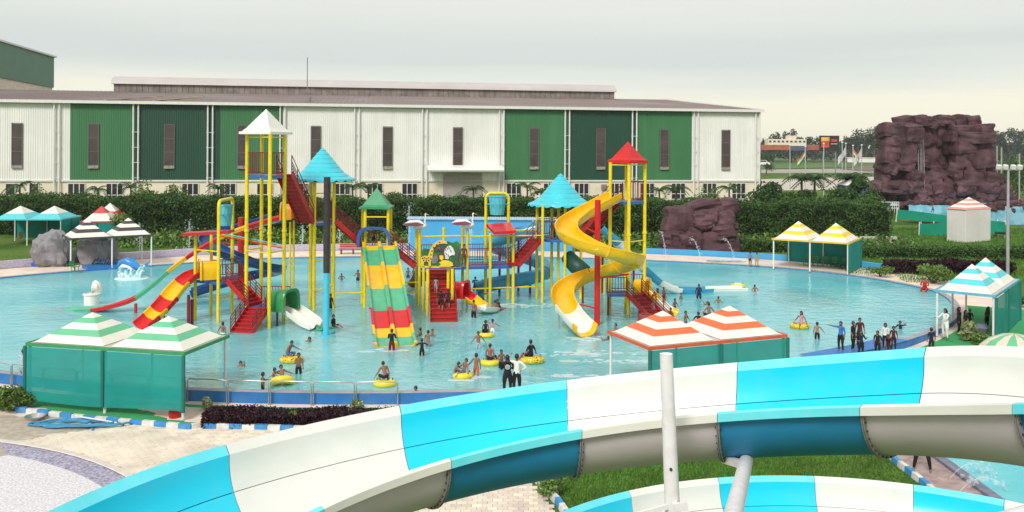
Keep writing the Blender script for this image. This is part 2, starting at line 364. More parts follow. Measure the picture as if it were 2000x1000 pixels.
pm = mesh_of(MB().obox((0, 0, .012), (.146, 0, 0), (0, .096, 0), (0, 0, .012)), 'paver', PAVE)
pp = []
for r_ in range(74):
    for c_ in range(108):
        x = -29.8+c_*.302+(.15 if r_ % 2 else 0); y = 19.2+r_*.204
        if inpoly(x, y, pav) and (x-BC[0])**2+(y-BC[1])**2 > (BR+.35)**2: pp.append((x, y))
def near_key(p): return (abs(p[0]+14.5)*.6+abs(p[1]-29.8))
vis = sorted(pp, key=near_key)
for x, y in vis[:290]: piece(PV, 'paver', pm, (x, y, -.498+rnd.uniform(0, .006)), (rnd.gauss(0, .006), rnd.gauss(0, .006), rnd.gauss(0, .006)))
b = MB()
for x, y in vis[290:]: b.box((x, y, -.486+rnd.uniform(0, .006)), (.292, .192, .024))
b.build('paver_field', PAVE, PV, kind='stuff')
# dry basin: lilac mosaic rim ring and pale pebble floor
PEB = mat('pale_pebble_floor', (.66, .64, .66), .8, .28, 14, bump=.6, bscale=22)
MOS = mat('violet_mosaic', (.34, .31, .41), .5, .6, 11, bump=.2, bscale=30)
b = MB(); n = 96
for r0, z in ((BR+.32, -.49), (BR+.3, -.42), (BR+.1, -.42), (BR+.08, -.45)): b.v += [V(BC[0]+r0*math.cos(2*math.pi*k/n), BC[1]+r0*math.sin(2*math.pi*k/n), z) for k in range(n)]
for i in range(3): b.f += [(i*n+k, i*n+(k+1) % n, (i+1)*n+(k+1) % n, (i+1)*n+k) for k in range(n)]; b.m += [0]*n
b.build('basin_kerb', mat('pale_kerb', (.62, .56, .5), .8, .1, 4), **S)
b = MB()
for r0, z in ((BR+.1, -.47), (BR-.72, -.49)): b.v += [V(BC[0]+r0*math.cos(2*math.pi*k/n), BC[1]+r0*math.sin(2*math.pi*k/n), z) for k in range(n)]
b.f = [(k, (k+1) % n, n+(k+1) % n, n+k) for k in range(n)]; b.m = [0]*n; b.build('basin_rim', MOS, **S)
b = MB(); b.v = [V(BC[0]+(BR-.64)*math.cos(2*math.pi*k/n), BC[1]+(BR-.64)*math.sin(2*math.pi*k/n), -.492) for k in range(n)]; b.f = [tuple(range(n))]; b.m = [0]; b.build('basin_floor', PEB, **S)
# kerbs of painted stones
KB = mat('kerb_blue', (.035, .25, .55), .6, .15, 5, dirt=(.35, .33, .32), dirt_amt=.4, dscale=4); KW = mat('kerb_white', (.70, .68, .65), .65, .1, 5, dirt=(.3, .25, .2), dirt_amt=.55, dscale=4)
km = {}
for nm, m_ in (('b', KB), ('w', KW)):
    q = MB(); q.add([(-.24, -.09, 0), (.24, -.09, 0), (.24, .09, 0), (-.24, .09, 0), (-.235, -.07, .2), (.235, -.07, .2), (.235, .08, .2), (-.235, .08, .2)],
                    [(4, 5, 6, 7), (0, 1, 5, 4), (1, 2, 6, 5), (2, 3, 7, 6), (3, 0, 4, 7)]); km[nm] = mesh_of(q, 'kerb_stone', m_)
def kerb(pts, lab, zz=None):
    pts = [V(x, y, 0) for x, y in pts]; kt = thing('kerb', lab, 'kerb', (pts[0].x, pts[0].y, gz(pts[0].x, pts[0].y))); k = 0
    for a, c in zip(pts[:-1], pts[1:]):
        l = (c-a).length; n = max(1, round(l/.5)); ang = math.atan2(c.y-a.y, c.x-a.x)
        for i in range(n):
            p = a.lerp(c, (i+.5)/n); piece(kt, 'kerb_stone', km['bw'[k % 2]], (p.x, p.y, gz(p.x, p.y)+rnd.uniform(-.015, .01)), (0, 0, ang+rnd.gauss(0, .015)), (l/n/.49, 1, 1)); k += 1
kerb([(-19.2, 34.5), (-11.75, 32.75), (-11.2, 33.35)], 'blue and white striped kerb in front of the green striped kiosk')
kerb([(-11.35, 32.95), (-4.6, 32.45)], 'blue and white striped kerb along the dark purple hedge')
kerb([(0.35, 29.2), (1.4, 26.2), (2.3, 22)], 'blue and white striped kerb between paving and lawn under the big slide')
kerb([(12.85, 33), (12.9, 29.9), (13.0, 22)], 'blue and white striped kerb at the right side of the near lawn')
# right: path and splash pool under the big slide
b = MB(); b.add([(13.1, 20, -.49), (14.5, 20, -.49), (14.5, 34, -.49), (13.0, 34, -.49)], [(0, 1, 2, 3)]); b.build('path', mat('pinkish_path', (.36, .27, .25), .9, .3, 3, bump=.3, bscale=9), **S)
b = MB(); b.box((14.56, 27, -.44), (.34, 14, .1)); b.build('splash_pool_rim', mat('slate_tile', (.16, .17, .23), .5, .3, 3), **S)
b = MB(); b.add([(14.73, 20, -.46), (40, 20, -.46), (40, 33, -.46), (14.73, 33, -.46)], [(0, 1, 2, 3)]); b.build('splash_pool_water', WATER, **S)
b = MB(); b.add([(14.73, 20, -.485), (40, 20, -.485), (40, 33, -.485), (14.73, 33, -.485)], [(0, 1, 2, 3)]); b.build('splash_pool_floor', FLOOR, **S)
b = MB(); b.add([(-20, 34.6, -.495), (-10.9, 33.1, -.495), (-11.0, 35, -.495), (-19.5, 37.0, -.495)], [(0, 1, 2, 3)]); b.build('kiosk_floor', PATHG, **S)
# faded painting on the pool floor at the right
def flatpoly(name, px, z, m, **kw):
    q = MB(); q.v = [at(x, y, z) for x, y in px]; q.f = [tuple(range(len(px)))]; q.m = [0]; return q.build(name, m, **kw)
flatpoly('floor_painting', [(1580, 563), (1640, 558), (1742, 592), (1690, 602)], -.53, mat('faded_mural_pale', (.95, .98, .80), .7, .3, 2, dirt=(.15, .35, .25), dirt_amt=.6, dscale=1.2), **S)
flatpoly('floor_painting', [(1490, 572), (1525, 564), (1575, 565), (1625, 583), (1640, 596), (1590, 602), (1540, 596), (1505, 585)], -.535, mat('faded_mural_brown', (.20, .10, .10), .7, .4, 2, dirt=(.2, .6, .6), dirt_amt=.9, dscale=.7), **S)
# far fields and road on the right
flatpoly('field', [(1487, 330), (1490, 302), (1720, 300), (2000, 302), (2000, 345), (1700, 326)], .3, mat('field_green', (.075, .15, .025), .9, .25, .05), **S)
flatpoly('field', [(1640, 330), (1720, 322), (1760, 326), (1700, 334)], .35, mat('field_soil', (.17, .13, .09), .9, .2, .1), **S)
flatpoly('road', [(1487, 338), (1487, 331), (1720, 329), (1720, 337)], .12, mat('pale_road', (.34, .31, .28), .9, .15, .2), **S)
flatpoly('forecourt', [(1487, 372), (1487, 350), (1720, 345), (1720, 370)], .1, mat('pale_forecourt', (.5, .45, .38), .9, .15, .2), **S)
# ================================================================== the long warehouse
WA, WBp = V(-75.5, 131, 0), V(41.8, 150, 0); WU = (WBp-WA).normalized(); WN = V(WU.y, -WU.x, 0); WL = (WBp-WA).length
def ws(px):                                            # distance along the front wall of a pixel column
    a = ray(px, 300)[0]; return (WA.x-a*WA.y)/(a*WU.y-WU.x)
def wp(s, z, o=0): p = WA+WU*s+WN*o; return V(p.x, p.y, z)
ZB, ZE = 4.5, 16.3
CORR = dict(rough=.55, var=.05, scale=.3)
CW = mat('sheet_white', (.82, .815, .78), dirt=(.66, .64, .59), dirt_amt=.6, dscale=.6, streak=.06, **CORR)
CG = mat('sheet_green', (.046, .185, .072), dirt=(.09, .24, .13), dirt_amt=.5, dscale=.6, streak=.06, **CORR)
CD = mat('sheet_dark_green', (.011, .066, .037), dirt=(.02, .09, .055), dirt_amt=.5, dscale=.6, streak=.06, **CORR)
GLASS = mat('dark_window', (.035, .032, .035), .15, .3, .8, spec=.7)
TINT = mat('brown_window_film', (.075, .058, .056), .3, .25, .6)
FRM = mat('window_frame', (.72, .71, .69), .5, .05)
ROOFM = mat('brown_roof_sheet', (.20, .145, .135), .6, .15, .15, dirt=(.30, .27, .28), dirt_amt=.7, dscale=.06)
BLD = thing('warehouse', 'long green and white corrugated warehouse with a low brown roof', 'building', (WA.x, WA.y, 0))
WS0 = -24.0
b = MB(); d_ = WN*-50
b.obox(wp((WS0+WL)/2, ZB/2-.1, -.35), WU*((WL-WS0)/2), WN*.3, V(0, 0, ZB/2+.1)); b.build('base_wall', CREAM, BLD)
b = MB(); b.obox(wp(WL-.3, 8.2, -50.7), WU*.3, WN*49.9, V(0, 0, 8.0)); b.obox(wp(WS0+.3, 8.2, -50.7), WU*.3, WN*49.9, V(0, 0, 8.0)); b.build('end_wall', CW, BLD)
bays = [(None, 137, CW), (137, 266, CG), (266, 430, CD), (430, 552, CG), (552, 697, CW), (697, 829, CW), (829, 985, CW), (985, 1108, CG), (1108, 1243, CD), (1243, 1351, CG), (1351, 1484, CW)]
for a, c, m_ in bays:
    s0 = WS0 if a is None else ws(a); s1 = min(WL, ws(c)); b = MB(); n = int((s1-s0)/.32); st = (s1-s0)/n; x = s0; row = []
    for k in range(n): row += [(x, 0), (x+st*.62, 0), (x+st*.7, .055), (x+st*.92, .055)]; x += st
    row.append((s1, 0)); q = len(row)
    b.v = [wp(s_, ZB, o_) for s_, o_ in row]+[wp(s_, ZE, o_) for s_, o_ in row]; b.f = [(i, i+1, q+i+1, q+i) for i in range(q-1)]; b.m = [0]*(q-1)
    b.build('cladding_bay', m_, BLD)
MB().obox(wp((WS0+WL)/2, ZB+.05, .05), WU*((WL-WS0)/2), WN*.13, V(0, 0, .12)).build('drip_ledge', FRM, BLD)
def local_mesh(mb, nm, m_): return mesh_of(mb, nm, m_)
WR = math.atan2(WU.y, WU.x)
# tall slot windows, three panes and a pale sill each
fm = MB()
for x in (-.72, .72): fm.box((x, -.11, 3.1), (.10, .12, 6.3))
for z in (0, 2.05, 4.1, 6.2): fm.box((0, -.11, z), (1.44, .1, .10))
fm = mesh_of(fm, 'window_frame', mat('slot_frame', (.15, .125, .115), .6, .2)); pn = mesh_of(MB().box((0, -.085, 0), (1.34, .03, 1.94)), 'window_pane', TINT); sl = mesh_of(MB().box((0, -.14, 0), (1.5, .24, .42)), 'window_sill', mat('sill_cream', (.30, .27, .23), .8, .4))
for px in (34, 183, 331, 474, 617, 757, 894, 1043, 1173, 1297, 1417):
    s = ws(px); w0 = wp(s, 6.85, .06)
    wi = piece(BLD, 'slot_window', fm, w0, (0, 0, WR)); ORG[wi.name] = w0
    for k in range(3):
        o = bpy.data.objects.new('window_pane', pn); COL.objects.link(o); o.parent = wi; o.location = (0, 0, 1.02+2.05*k)
    o = bpy.data.objects.new('window_sill', sl); COL.objects.link(o); o.parent = wi; o.location = (0, 0, -.25)
# ground floor windows
f2 = MB()
for x in (-1.2, -.4, .4, 1.2): f2.box((x, -.03, 1.35), (.11, .12, 2.7))
for z in (.05, .95, 2.68): f2.box((0, -.03, z), (2.5, .11, .1))
f2 = mesh_of(f2, 'window_frame', FRM); p2 = mesh_of(MB().box((0, 0, 0), (.69, .03, 1.62)), 'window_pane', GLASS); p3 = mesh_of(MB().box((0, 0, 0), (.69, .03, .8)), 'window_pane', GLASS)
f1 = MB()
for x in (-.66, .66): f1.box((x, -.03, 1.35), (.1, .12, 2.7))
for z in (.05, .95, 2.68): f1.box((0, -.03, z), (1.4, .11, .1))
f1 = mesh_of(f1, 'window_frame', FRM); p4 = mesh_of(MB().box((0, 0, 0), (1.22, .03, 1.62)), 'window_pane', GLASS); p5 = mesh_of(MB().box((0, 0, 0), (1.22, .03, .8)), 'window_pane', GLASS)
for px in (21, 67, 150, 224.5, 372, 445, 518, 588, 669, 732.5, 800.5, 1004, 1076, 1136, 1205, 1264.5, 1325, 1386, 1443):
    s = ws(px); w0 = wp(s, 1.45, .02); nar = px < 100
    wi = piece(BLD, 'window', f1 if nar else f2, w0, (0, 0, WR))
    for x in ((0,) if nar else (-.8, 0, .8)):
        for z, me_ in ((1.82, p4 if nar else p2), (.5, p5 if nar else p3)):
            o = bpy.data.objects.new('window_pane', me_); COL.objects.link(o); o.parent = wi; o.location = (x, 0.0, z)
# double rain pipes with clamps
rp = MB()
for x in (-.36, .36): rp.tube([(x, 0, .1), (x, 0, ZE-.2)], .13, 8)
for z in (2.5, 5, 7.3, 9.6, 11.9): rp.box((0, 0, z), (1.15, .08, .07))
rp = mesh_of(rp, 'rain_pipe', WHP, 40)
for px in (112, 266, 411, 552, 697, 829, 979, 1107, 1238, 1358, 1478): piece(BLD, 'rain_pipe', rp, wp(ws(px), 0, .34), (0, 0, WR))
# entrance canopy and shutter
s0, s1 = ws(833), ws(980); b = MB(); prof = [(0, 0), (.35, .0), (.42, .25), (.2, .55), (-2.2, .95), (-2.2, .8), (.1, .4)]
b.v = [wp(s0, 6.1+z, 2.3+o) for o, z in prof]+[wp(s1, 6.1+z, 2.3+o) for o, z in prof]; n = len(prof)
b.f = [(i, (i+1) % n, n+(i+1) % n, n+i) for i in range(n)]+[tuple(range(n)), tuple(range(n, 2*n))[::-1]]; b.m = [0]*len(b.f); b.build('entrance_canopy', WHP, BLD)
s0, s1 = ws(866), ws(942); b = MB()
for k in range(24): b.obox(wp((s0+s1)/2, .12+k*.24, .12), WU*((s1-s0)/2), WN*.06, V(0, 0, .105))
b.build('shutter_door', mat('grey_shutter', (.42, .37, .35), .6, .1), BLD)
for px in (337, 601, 1180):
    q = MB().obox(wp(ws(px), 3.5, .1), WU*.45, WN*.12, V(0, 0, .45)); q.tube([wp(ws(px), 3.5, .2), wp(ws(px), 3.5, .26)], .36, 12); q.build('exhaust_fan', mat('fan_brown', (.24, .19, .17), .7, .2), BLD)
# roof: ribbed sheets, gutter, ridge monitor
RZ = 20.8; b = MB(); n = int((WL-WS0+1)/.9)
for k in range(n+1):
    s = WS0-.4+k*(WL-WS0+.8)/n
    for o_, dz in ((0, 0), (.12, .07), (.2, .07), (.3, 0)):
        for oo, zz in ((.6, ZE+.15), (-25, (ZE+RZ)/2+.1), (-50, RZ), (-100, ZE)): b.v.append(wp(min(WL+.4, s+o_), zz+dz, oo))
for a in range((n+1)*4-1):
    for k in range(3): b.f.append((a*4+k, a*4+k+1, a*4+k+5, a*4+k+4)); b.m.append(0)
b.build('roof', ROOFM, BLD)
b = MB(); b.obox(wp((WS0+WL)/2, ZE+.02, .62), WU*((WL-WS0)/2+.5), WN*.18, V(0, 0, .22)); b.build('gutter', WHP, BLD)
b = MB(); b.beam(wp(WL+.45, ZE+.1, .6), wp(WL+.45, RZ, -50), .12, .35); b.build('roof_verge', FRM, BLD)
ga, gb = 40.0-20, None
def rs(px, o):                                        # along-wall distance for a pixel column at offset o behind the wall
    a = ray(px, 180)[0]; p = WA+WN*o; return (p.x-a*p.y)/(a*WU.y-WU.x)
s0, s1 = rs(222, -47), rs(1200, -47); MON = mat('monitor_side', (.22, .185, .165), .8, .3, .6)
b = MB(); n = int((s1-s0)/1.1)
for k in range(n): b.obox(wp(s0+(k+.5)*(s1-s0)/n, RZ+.1, -47), WU*((s1-s0)/n*.47), WN*.1, V(0, 0, 1.5))
b.obox(wp((s0+s1)/2, RZ+.1, -47.3), WU*((s1-s0)/2), WN*.1, V(0, 0, 1.45)); b.build('ridge_monitor', MON, BLD)
b = MB(); prof = [(math.cos(t)*3.6, math.sin(t)*1.7) for t in [math.pi*i/10 for i in range(11)]]
b.v = [wp(s0-.4, RZ+1.35+z, -50+o) for o, z in prof]+[wp(s1+.4, RZ+1.35+z, -50+o) for o, z in prof]; n = 11
b.f = [(i, i+1, n+i+1, n+i) for i in range(n-1)]+[tuple(range(n))[::-1], tuple(range(n, 2*n))]; b.m = [0]*len(b.f); b.build('monitor_hood', mat('monitor_hood', (.50, .46, .45), .5, .08, .4, dirt=(.35, .3, .3), dirt_amt=.4, dscale=.2), BLD, 35)
b = MB(); q = wp(rs(600, -8), ZE+1, -8); b.tube([q, q+V(0, 0, 7.2)], .07, 6); b.box(q+V(.3, 0, 0), (.6, .6, 1.6)); b.build('lightning_rod', mat('rod_grey', (.2, .2, .22), .5), label='thin lightning rod standing on the warehouse roof', cat='lightning rod')
# skylight strips, patched sheets
for px0, px1, m_ in ((205, 215, 'ochre_seam'), (300, 312, 'ochre_seam')):
    b = MB(); b.beam(wp(ws(px0), ZE+.35, .3), wp(ws(px0)+3, ZE+2.3, -24), .5, .1); b.build('seam_strip', mat(m_, (.45, .3, .14), .8, .2), BLD)
# taller green building at the left edge
TB = thing('tall_building', 'tall building with green upper cladding and cream wall at the left edge', 'building', (-112, 190, 0))
b = MB(); b.add([(-104, 160, 24.2), (-115.6, 224, 24.2), (-115.6, 224, 31.8), (-104, 160, 31.8), (-135, 160, 24.2), (-140, 224, 24.2), (-140, 224, 31.8), (-135, 160, 31.8)], [(0, 1, 2, 3), (1, 5, 6, 2), (4, 0, 3, 7)]); b.build('upper_cladding', mat('faded_green_sheet', (.10, .22, .15), .6, .05, .3), TB)
b = MB(); b.add([(-104.3, 160, 0), (-116, 224, 0), (-116, 224, 24.2), (-104.3, 160, 24.2), (-135, 160, 0), (-140, 224, 0), (-140, 224, 24.2), (-135, 160, 24.2)], [(0, 1, 2, 3), (1, 5, 6, 2), (4, 0, 3, 7)]); b.build('lower_wall', CREAM, TB)
b = MB(); b.add([(-103.6, 159, 31.8), (-115.2, 224.6, 31.8), (-140, 224.6, 31.8), (-140, 159, 31.8), (-103.6, 159, 32.2), (-115.2, 224.6, 32.2), (-140, 224.6, 32.2), (-140, 159, 32.2)], [(4, 5, 6, 7), (0, 1, 5, 4), (1, 2, 6, 5)]); b.build('roof_edge', FRM, TB)
# ================================================================== hedge and planting
LEAF = mat('hedge_leaf', (.052, .112, .022), .6, .25, .5, island=.5, spec=.25)
LEAF2 = mat('light_leaf', (.12, .20, .04), .6, .25, .6, island=.45, spec=.25)
DARKL = mat('dark_leaf', (.036, .08, .02), .65, .25, .5, island=.5, spec=.2)
PURP = mat('purple_leaf', (.030, .010, .016), .6, .3, 2, island=.6, spec=.25)
BARK = mat('bark', (.10, .075, .055), .9, .3, 6, bump=.5)
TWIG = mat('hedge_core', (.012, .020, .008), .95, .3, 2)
def hedge_thing(name, lab, cat, x0, x1, yc, th, h, n, m_, sz, jag=.35, zb=None, core=TWIG, mix=None):
    zb = gz((x0+x1)/2, yc) if zb is None else zb
    t = thing(name, lab, cat, ((x0+x1)/2, yc, zb))
    def top(x): return h*(1+jag*.12*math.sin(x*.9+1.3*math.sin(x*.37))+jag*.2*(mnoise.noise(V(x*.35, yc, 0))))
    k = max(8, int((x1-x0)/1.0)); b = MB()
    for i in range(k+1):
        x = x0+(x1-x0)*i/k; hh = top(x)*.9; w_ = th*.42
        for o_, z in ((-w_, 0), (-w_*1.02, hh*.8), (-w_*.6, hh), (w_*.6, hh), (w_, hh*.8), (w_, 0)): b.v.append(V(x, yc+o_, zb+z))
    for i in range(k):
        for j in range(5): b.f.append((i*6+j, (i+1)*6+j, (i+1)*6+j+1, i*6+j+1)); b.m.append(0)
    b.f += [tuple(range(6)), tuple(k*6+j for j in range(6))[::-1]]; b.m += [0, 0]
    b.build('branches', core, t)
    xs = nrg.uniform(x0-.15, x1+.15, n); u = nrg.random(n); tp = np.array([top(x) for x in xs])
    fr = u < .58; z = np.where(fr, nrg.random(n)**.85, .96+nrg.normal(0, .035*(1+jag), n)); y = np.where(fr, -th/2+nrg.normal(0, th*.05, n), nrg.uniform(-th/2, th/2, n))
    clump = np.array([mnoise.noise(V(a*.8, c_*1.1, 3.3)) for a, c_ in zip(xs, z*h)])
    y -= np.where(fr, clump*th*.16, 0); z += np.where(~fr, clump*.08*(1+jag), 0)
    leaves('foliage', np.stack([xs, yc+y, zb+z*tp], 1), nrg.uniform(.7, 1.3, n)*sz, [m_]+([mix] if mix else []), (nrg.random(n) < .3).astype(int) if mix else None, parent=t)
    return t
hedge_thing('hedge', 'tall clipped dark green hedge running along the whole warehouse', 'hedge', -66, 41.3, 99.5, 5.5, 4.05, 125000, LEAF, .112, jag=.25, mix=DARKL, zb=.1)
def bush(name, lab, cat, c, r, h, n, m_, sz, group=None, lobes=7, stem=True):
    c = Vector(c); t = thing(name, lab, cat, c, group)
    if stem:
        b = MB()
        for k in range(5):
            a = rnd.uniform(0, 6.3); b.tube([c, c+V(math.cos(a)*r*.3, math.sin(a)*r*.3, h*.45), c+V(math.cos(a)*r*.55, math.sin(a)*r*.55, h*.75)], [.05*h**.5, .035*h**.5, .012], 5)
        b.build('stem', BARK, t)
    P = []
    for k in range(lobes):
        a = rnd.uniform(0, 6.3); q = rnd.uniform(.1, .6)*r; lc = np.array([c.x+math.cos(a)*q, c.y+math.sin(a)*q, c.z+h*rnd.uniform(.35, .78)]); lr = rnd.uniform(.35, .6)
        g = nrg.normal(size=(n//lobes, 3)); g /= np.linalg.norm(g, axis=1)[:, None]; g *= (nrg.random(n//lobes)[:, None]**.4)*np.array([r*lr, r*lr, h*.28]); P.append(lc+g)
    P = np.concatenate(P); P[:, 2] = np.maximum(P[:, 2], c.z+.02); leaves('foliage', P, nrg.uniform(.7, 1.3, len(P))*sz, m_, parent=t); return t
def palm(lab, c, h, m_=None, fr=11, fl=1.6, group='palms behind the hedge', r0=.12):
    c = Vector(c); t = thing('palm', lab, 'palm tree', c, group); b = MB(); top = c+V(rnd.uniform(-.2, .2), 0, h)
    b.tube([c, (c+top)/2+V(.05, 0, 0), top], [r0*1.3, r0, r0*.8], 7); b.build('trunk', BARK, t); b = MB()
    for k in range(fr):
        a = k*2.4+rnd.uniform(-.3, .3); el = rnd.uniform(.2, 1.2); dr = V(math.cos(a), math.sin(a), 0); L_ = fl*rnd.uniform(.8, 1.15); pts = []
        for i in range(7):
            q = i/6; pts.append(top+dr*(L_*q*math.cos(el*.6))+V(0, 0, L_*(q*math.sin(el)-.75*q*q)))
        sdv = V(-dr.y, dr.x, 0)
        for i in range(1, 7):
            for sg in (-1, 1):
                for j in range(2):
                    p = pts[i-1].lerp(pts[i], j*.5); wl = L_*.33*(1-abs(i/6-.45))
                    e_ = p+sdv*sg*wl+dr*wl*.5+V(0, 0, -wl*.45); b.add([p, p+(pts[i]-pts[i-1])*.28, e_], [(0, 1, 2)])
        b.tube(pts, .018*fl, 4)
    b.build('crown', m_ or DARKL, t); return t
def tree(lab, c, h, r, n, m_, sz, group=None, name='tree', trunk=.35):
    c = Vector(c); t = thing(name, lab, 'tree', c, group); b = MB(); b.tube([c, c+V(.1*r, 0, h*.3), c+V(0, 0, h*.6)], [.03*h, .022*h, .01*h], 7); P = []
    for k in range(9):
        a = k*2.4; q = r*rnd.uniform(.25, .7); z = h*rnd.uniform(trunk+.08, .9); lc = c+V(math.cos(a)*q, math.sin(a)*q, z); b.tube([c+V(0, 0, h*rnd.uniform(.25, .5)), lc], [.012*h, .004*h], 5)
        g = nrg.normal(size=(n//9, 3)); g /= np.linalg.norm(g, axis=1)[:, None]; g *= (nrg.random(n//9)[:, None]**.45)*np.array([r*.5, r*.5, h*.17]); P.append(np.array(lc)+g)
    b.build('trunk', BARK, t); P = np.concatenate(P); leaves('crown', P, nrg.uniform(.7, 1.3, len(P))*sz, m_, parent=t); return t
for i, (px, h) in enumerate(((40, 6.0), (192, 5.6), (255, 5.9), (425, 5.8), (690, 6.1), (718, 6.0), (925, 5.9), (1030, 6.3), (1058, 5.6), (1290, 5.9), (1318, 6.1), (1424, 6.2))):
    palm('feathery palm top showing above the hedge by the warehouse, %s from the left' % ('first second third fourth fifth sixth seventh eighth ninth tenth eleventh twelfth'.split()[i]), at(px, 400, d=105+rnd.uniform(-1, 1)).xy.to_3d()+V(0, 0, .1), h-1.0, fl=2.0)
for i, (px, h, r) in enumerate(((282, 6.1, 2.0), (90, 5.4, 1.6), (340, 5.5, 1.8), (575, 5.3, 1.6), (1075, 5.4, 1.5), (1385, 5.5, 1.6))):
    p = at(px, 400, d=104); bush('shrub', 'leafy shrub rising over the hedge top, %s from the left' % ['second', 'first', 'third', 'fourth', 'fifth', 'last'][i], 'shrub', (p.x, p.y, .1), r, h, 900, LEAF2, .16, 'shrubs over the hedge')
# rough low shrubs between hedge and pool
n = 16000; xs = nrg.uniform(-45, 40, n); ys = nrg.uniform(84.8, 96.5, n); hz = np.array([.5+.75*max(0, mnoise.noise(V(a*.25, c_*.3, 1))+.35) for a, c_ in zip(xs, ys)])
kp = ~((xs > -11) & (xs < 7.5) & (ys < 85.5)); xs, ys, hz = xs[kp], ys[kp], hz[kp]
leaves('low_shrub_growth', np.stack([xs, ys, .1+hz*nrg.random(len(xs))], 1), nrg.uniform(.12, .28, len(xs)), [LEAF2, LEAF], (nrg.random(len(xs)) < .4).astype(int), label='rough low green growth between the far deck and the tall hedge', cat='shrubs', kind='stuff', vert=.3)
# right lawn hedges
hedge_thing('hedge', 'low trimmed hedge crossing the right lawn below the striped booth', 'hedge', 28.4, 48, 82, 2.2, .95, 9000, LEAF, .1, jag=.2, zb=.1)
hedge_thing('hedge', 'low trimmed hedge behind the yellow striped kiosk', 'hedge', 20.5, 28, 86, 1.8, 1.0, 4000, LEAF, .11, zb=.1)
hedge_thing('hedge', 'dark purple low hedge on the right lawn beyond the pool', 'hedge', 30.2, 40, 71.5, 1.6, .95, 3500, PURP, .12, zb=.1, core=mat('purple_core', (.010, .005, .007), .9))
hedge_thing('hedge', 'dark purple hedge in front of the pool wall at the near left', 'hedge', -11.3, -6.3, 33.45, 1.0, .52, 11000, PURP, .05, jag=.9, zb=-.5, core=MATS['purple_core'])
hedge_thing('hedge', 'thin dark purple hedge end beside the big slide at near left', 'hedge', -6.2, -3.3, 33.4, .85, .5, 3600, PURP, .05, jag=1.2, zb=-.5, core=MATS['purple_core'])
hedge_thing('hedge', 'dark purple round bed beside the cyan striped kiosk', 'hedge', 19.0, 22.6, 40.6, 1.6, .5, 3500, PURP, .06, jag=.6, zb=-.5, core=MATS['purple_core'])
for lab, px, py, z, r, h, n, m_, sz in (
    ('bright green round bush at the left edge beside the green kiosk', 10, 806, -.5, .9, 1.0, 1500, LEAF2, .07),
    ('dark green bush touching the left wall of the green kiosk', 38, 806, -.5, .8, .95, 1300, LEAF2, .07),
    ('small variegated pale shrub left of the purple hedge', 407, 806, -.5, .32, .62, 420, mat('pale_leaf', (.26, .30, .12), .6, .3, 3, island=.4), .06),
    ('small variegated pale shrub at the right end of the green carpet', 697, 806, -.5, .32, .55, 380, MATS['pale_leaf'], .06),
    ('small lime shrub growing in the purple hedge', 578, 832, -.5, .35, .6, 420, LEAF2, .05),
    ('round light green bush beside the yellow striped kiosk', 1718, 541, .1, 1.1, .9, 900, LEAF2, .09),
    ('tall bright leafy bush at the pool rim behind the red clad person', 1822, 556, .0, 1.5, 1.5, 1800, LEAF2, .1),
    ('dark leafy bush inside the cyan kiosk corner', 1930, 575, .0, .8, 1.3, 800, LEAF, .1),
    ('spiky light green plant in front of the cyan kiosk people', 1893, 668, -.3, .55, 1.1, 500, MATS['pale_leaf'], .16),
    ('round green bush at the foot of the cyan kiosk', 1912, 676, -.35, .7, .75, 900, LEAF2, .06),
    ('scruffy green sapling in front of the hedge behind the yellow kiosk', 1575, 452, .1, 1.7, 2.4, 900, LEAF2, .16),
    ('young green tree between the red striped and black striped kiosks', 243, 474, .1, 1.6, 3.1, 1000, LEAF2, .14),
    ('green tuft with dry leaves at the lawn corner under the big slide', 1078, 968, -.5, .55, .5, 600, LEAF2, .06),
    ('green shrub beside the blue and white kerb far right', 1990, 600, .0, .9, 1.0, 700, LEAF, .09)):
    bush('shrub', lab, 'shrub', at(px, py, z), r, h, n, m_, sz)
b = MB()
for k in range(26):
    a = rnd.uniform(0, 6.3); p = at(1585, 452, .1)+V(rnd.uniform(-1.6, 2.6), rnd.uniform(-.4, .4), 0); b.tube([p, p+V(math.cos(a)*1.1, math.sin(a)*.3, rnd.uniform(.2, 1.3))], [.03, .01], 4)
b.build('brush_pile', mat('dead_brush', (.16, .075, .045), .9, .3, 3), label='pile of reddish dead brushwood in front of the hedge', cat='brushwood')
# lawn grass blades (uncountable)
def blades(name, lab, n, gen, sz, m_):
    c = gen(n); k = len(c); a = nrg.uniform(0, 6.3, k); h = nrg.uniform(.5, 1.3, k)*sz; wv = np.stack([np.cos(a), np.sin(a), 0*a], 1)*(h*.16)[:, None]; tip = np.stack([nrg.normal(0, .35, k)*h, nrg.normal(0, .35, k)*h, h], 1)
    co = np.stack([c-wv, c+wv, c+tip], 1).reshape(-1, 3); me = np_mesh(name, co, np.arange(3*k).reshape(k, 3), m_); o = bpy.data.objects.new(name, me); COL.objects.link(o); tag(o, lab, 'grass', kind='stuff')
GB = mat('grass_blade', (.085, .19, .028), .7, .35, .7, island=.45, spec=.2)
def g_near(n):
    x = nrg.uniform(.5, 13, n); y = nrg.uniform(21, 31.5, n); k = x > (29.2-y)*.28+.5; return np.stack([x[k], y[k], np.full(k.sum(), -.52)], 1)
blades('lawn_grass', 'mown green lawn under the big striped slides', 70000, g_near, .09, GB)
def g_right(n):
    x = nrg.uniform(27, 66, n); y = nrg.uniform(66, 112, n); k = x > 22+(y-60)*.22+6*(y < 70); return np.stack([x[k], y[k], np.full(k.sum(), .08)], 1)
blades('lawn_grass', 'rough green lawn on the right between pool and booth', 60000, g_right, .22, GB)
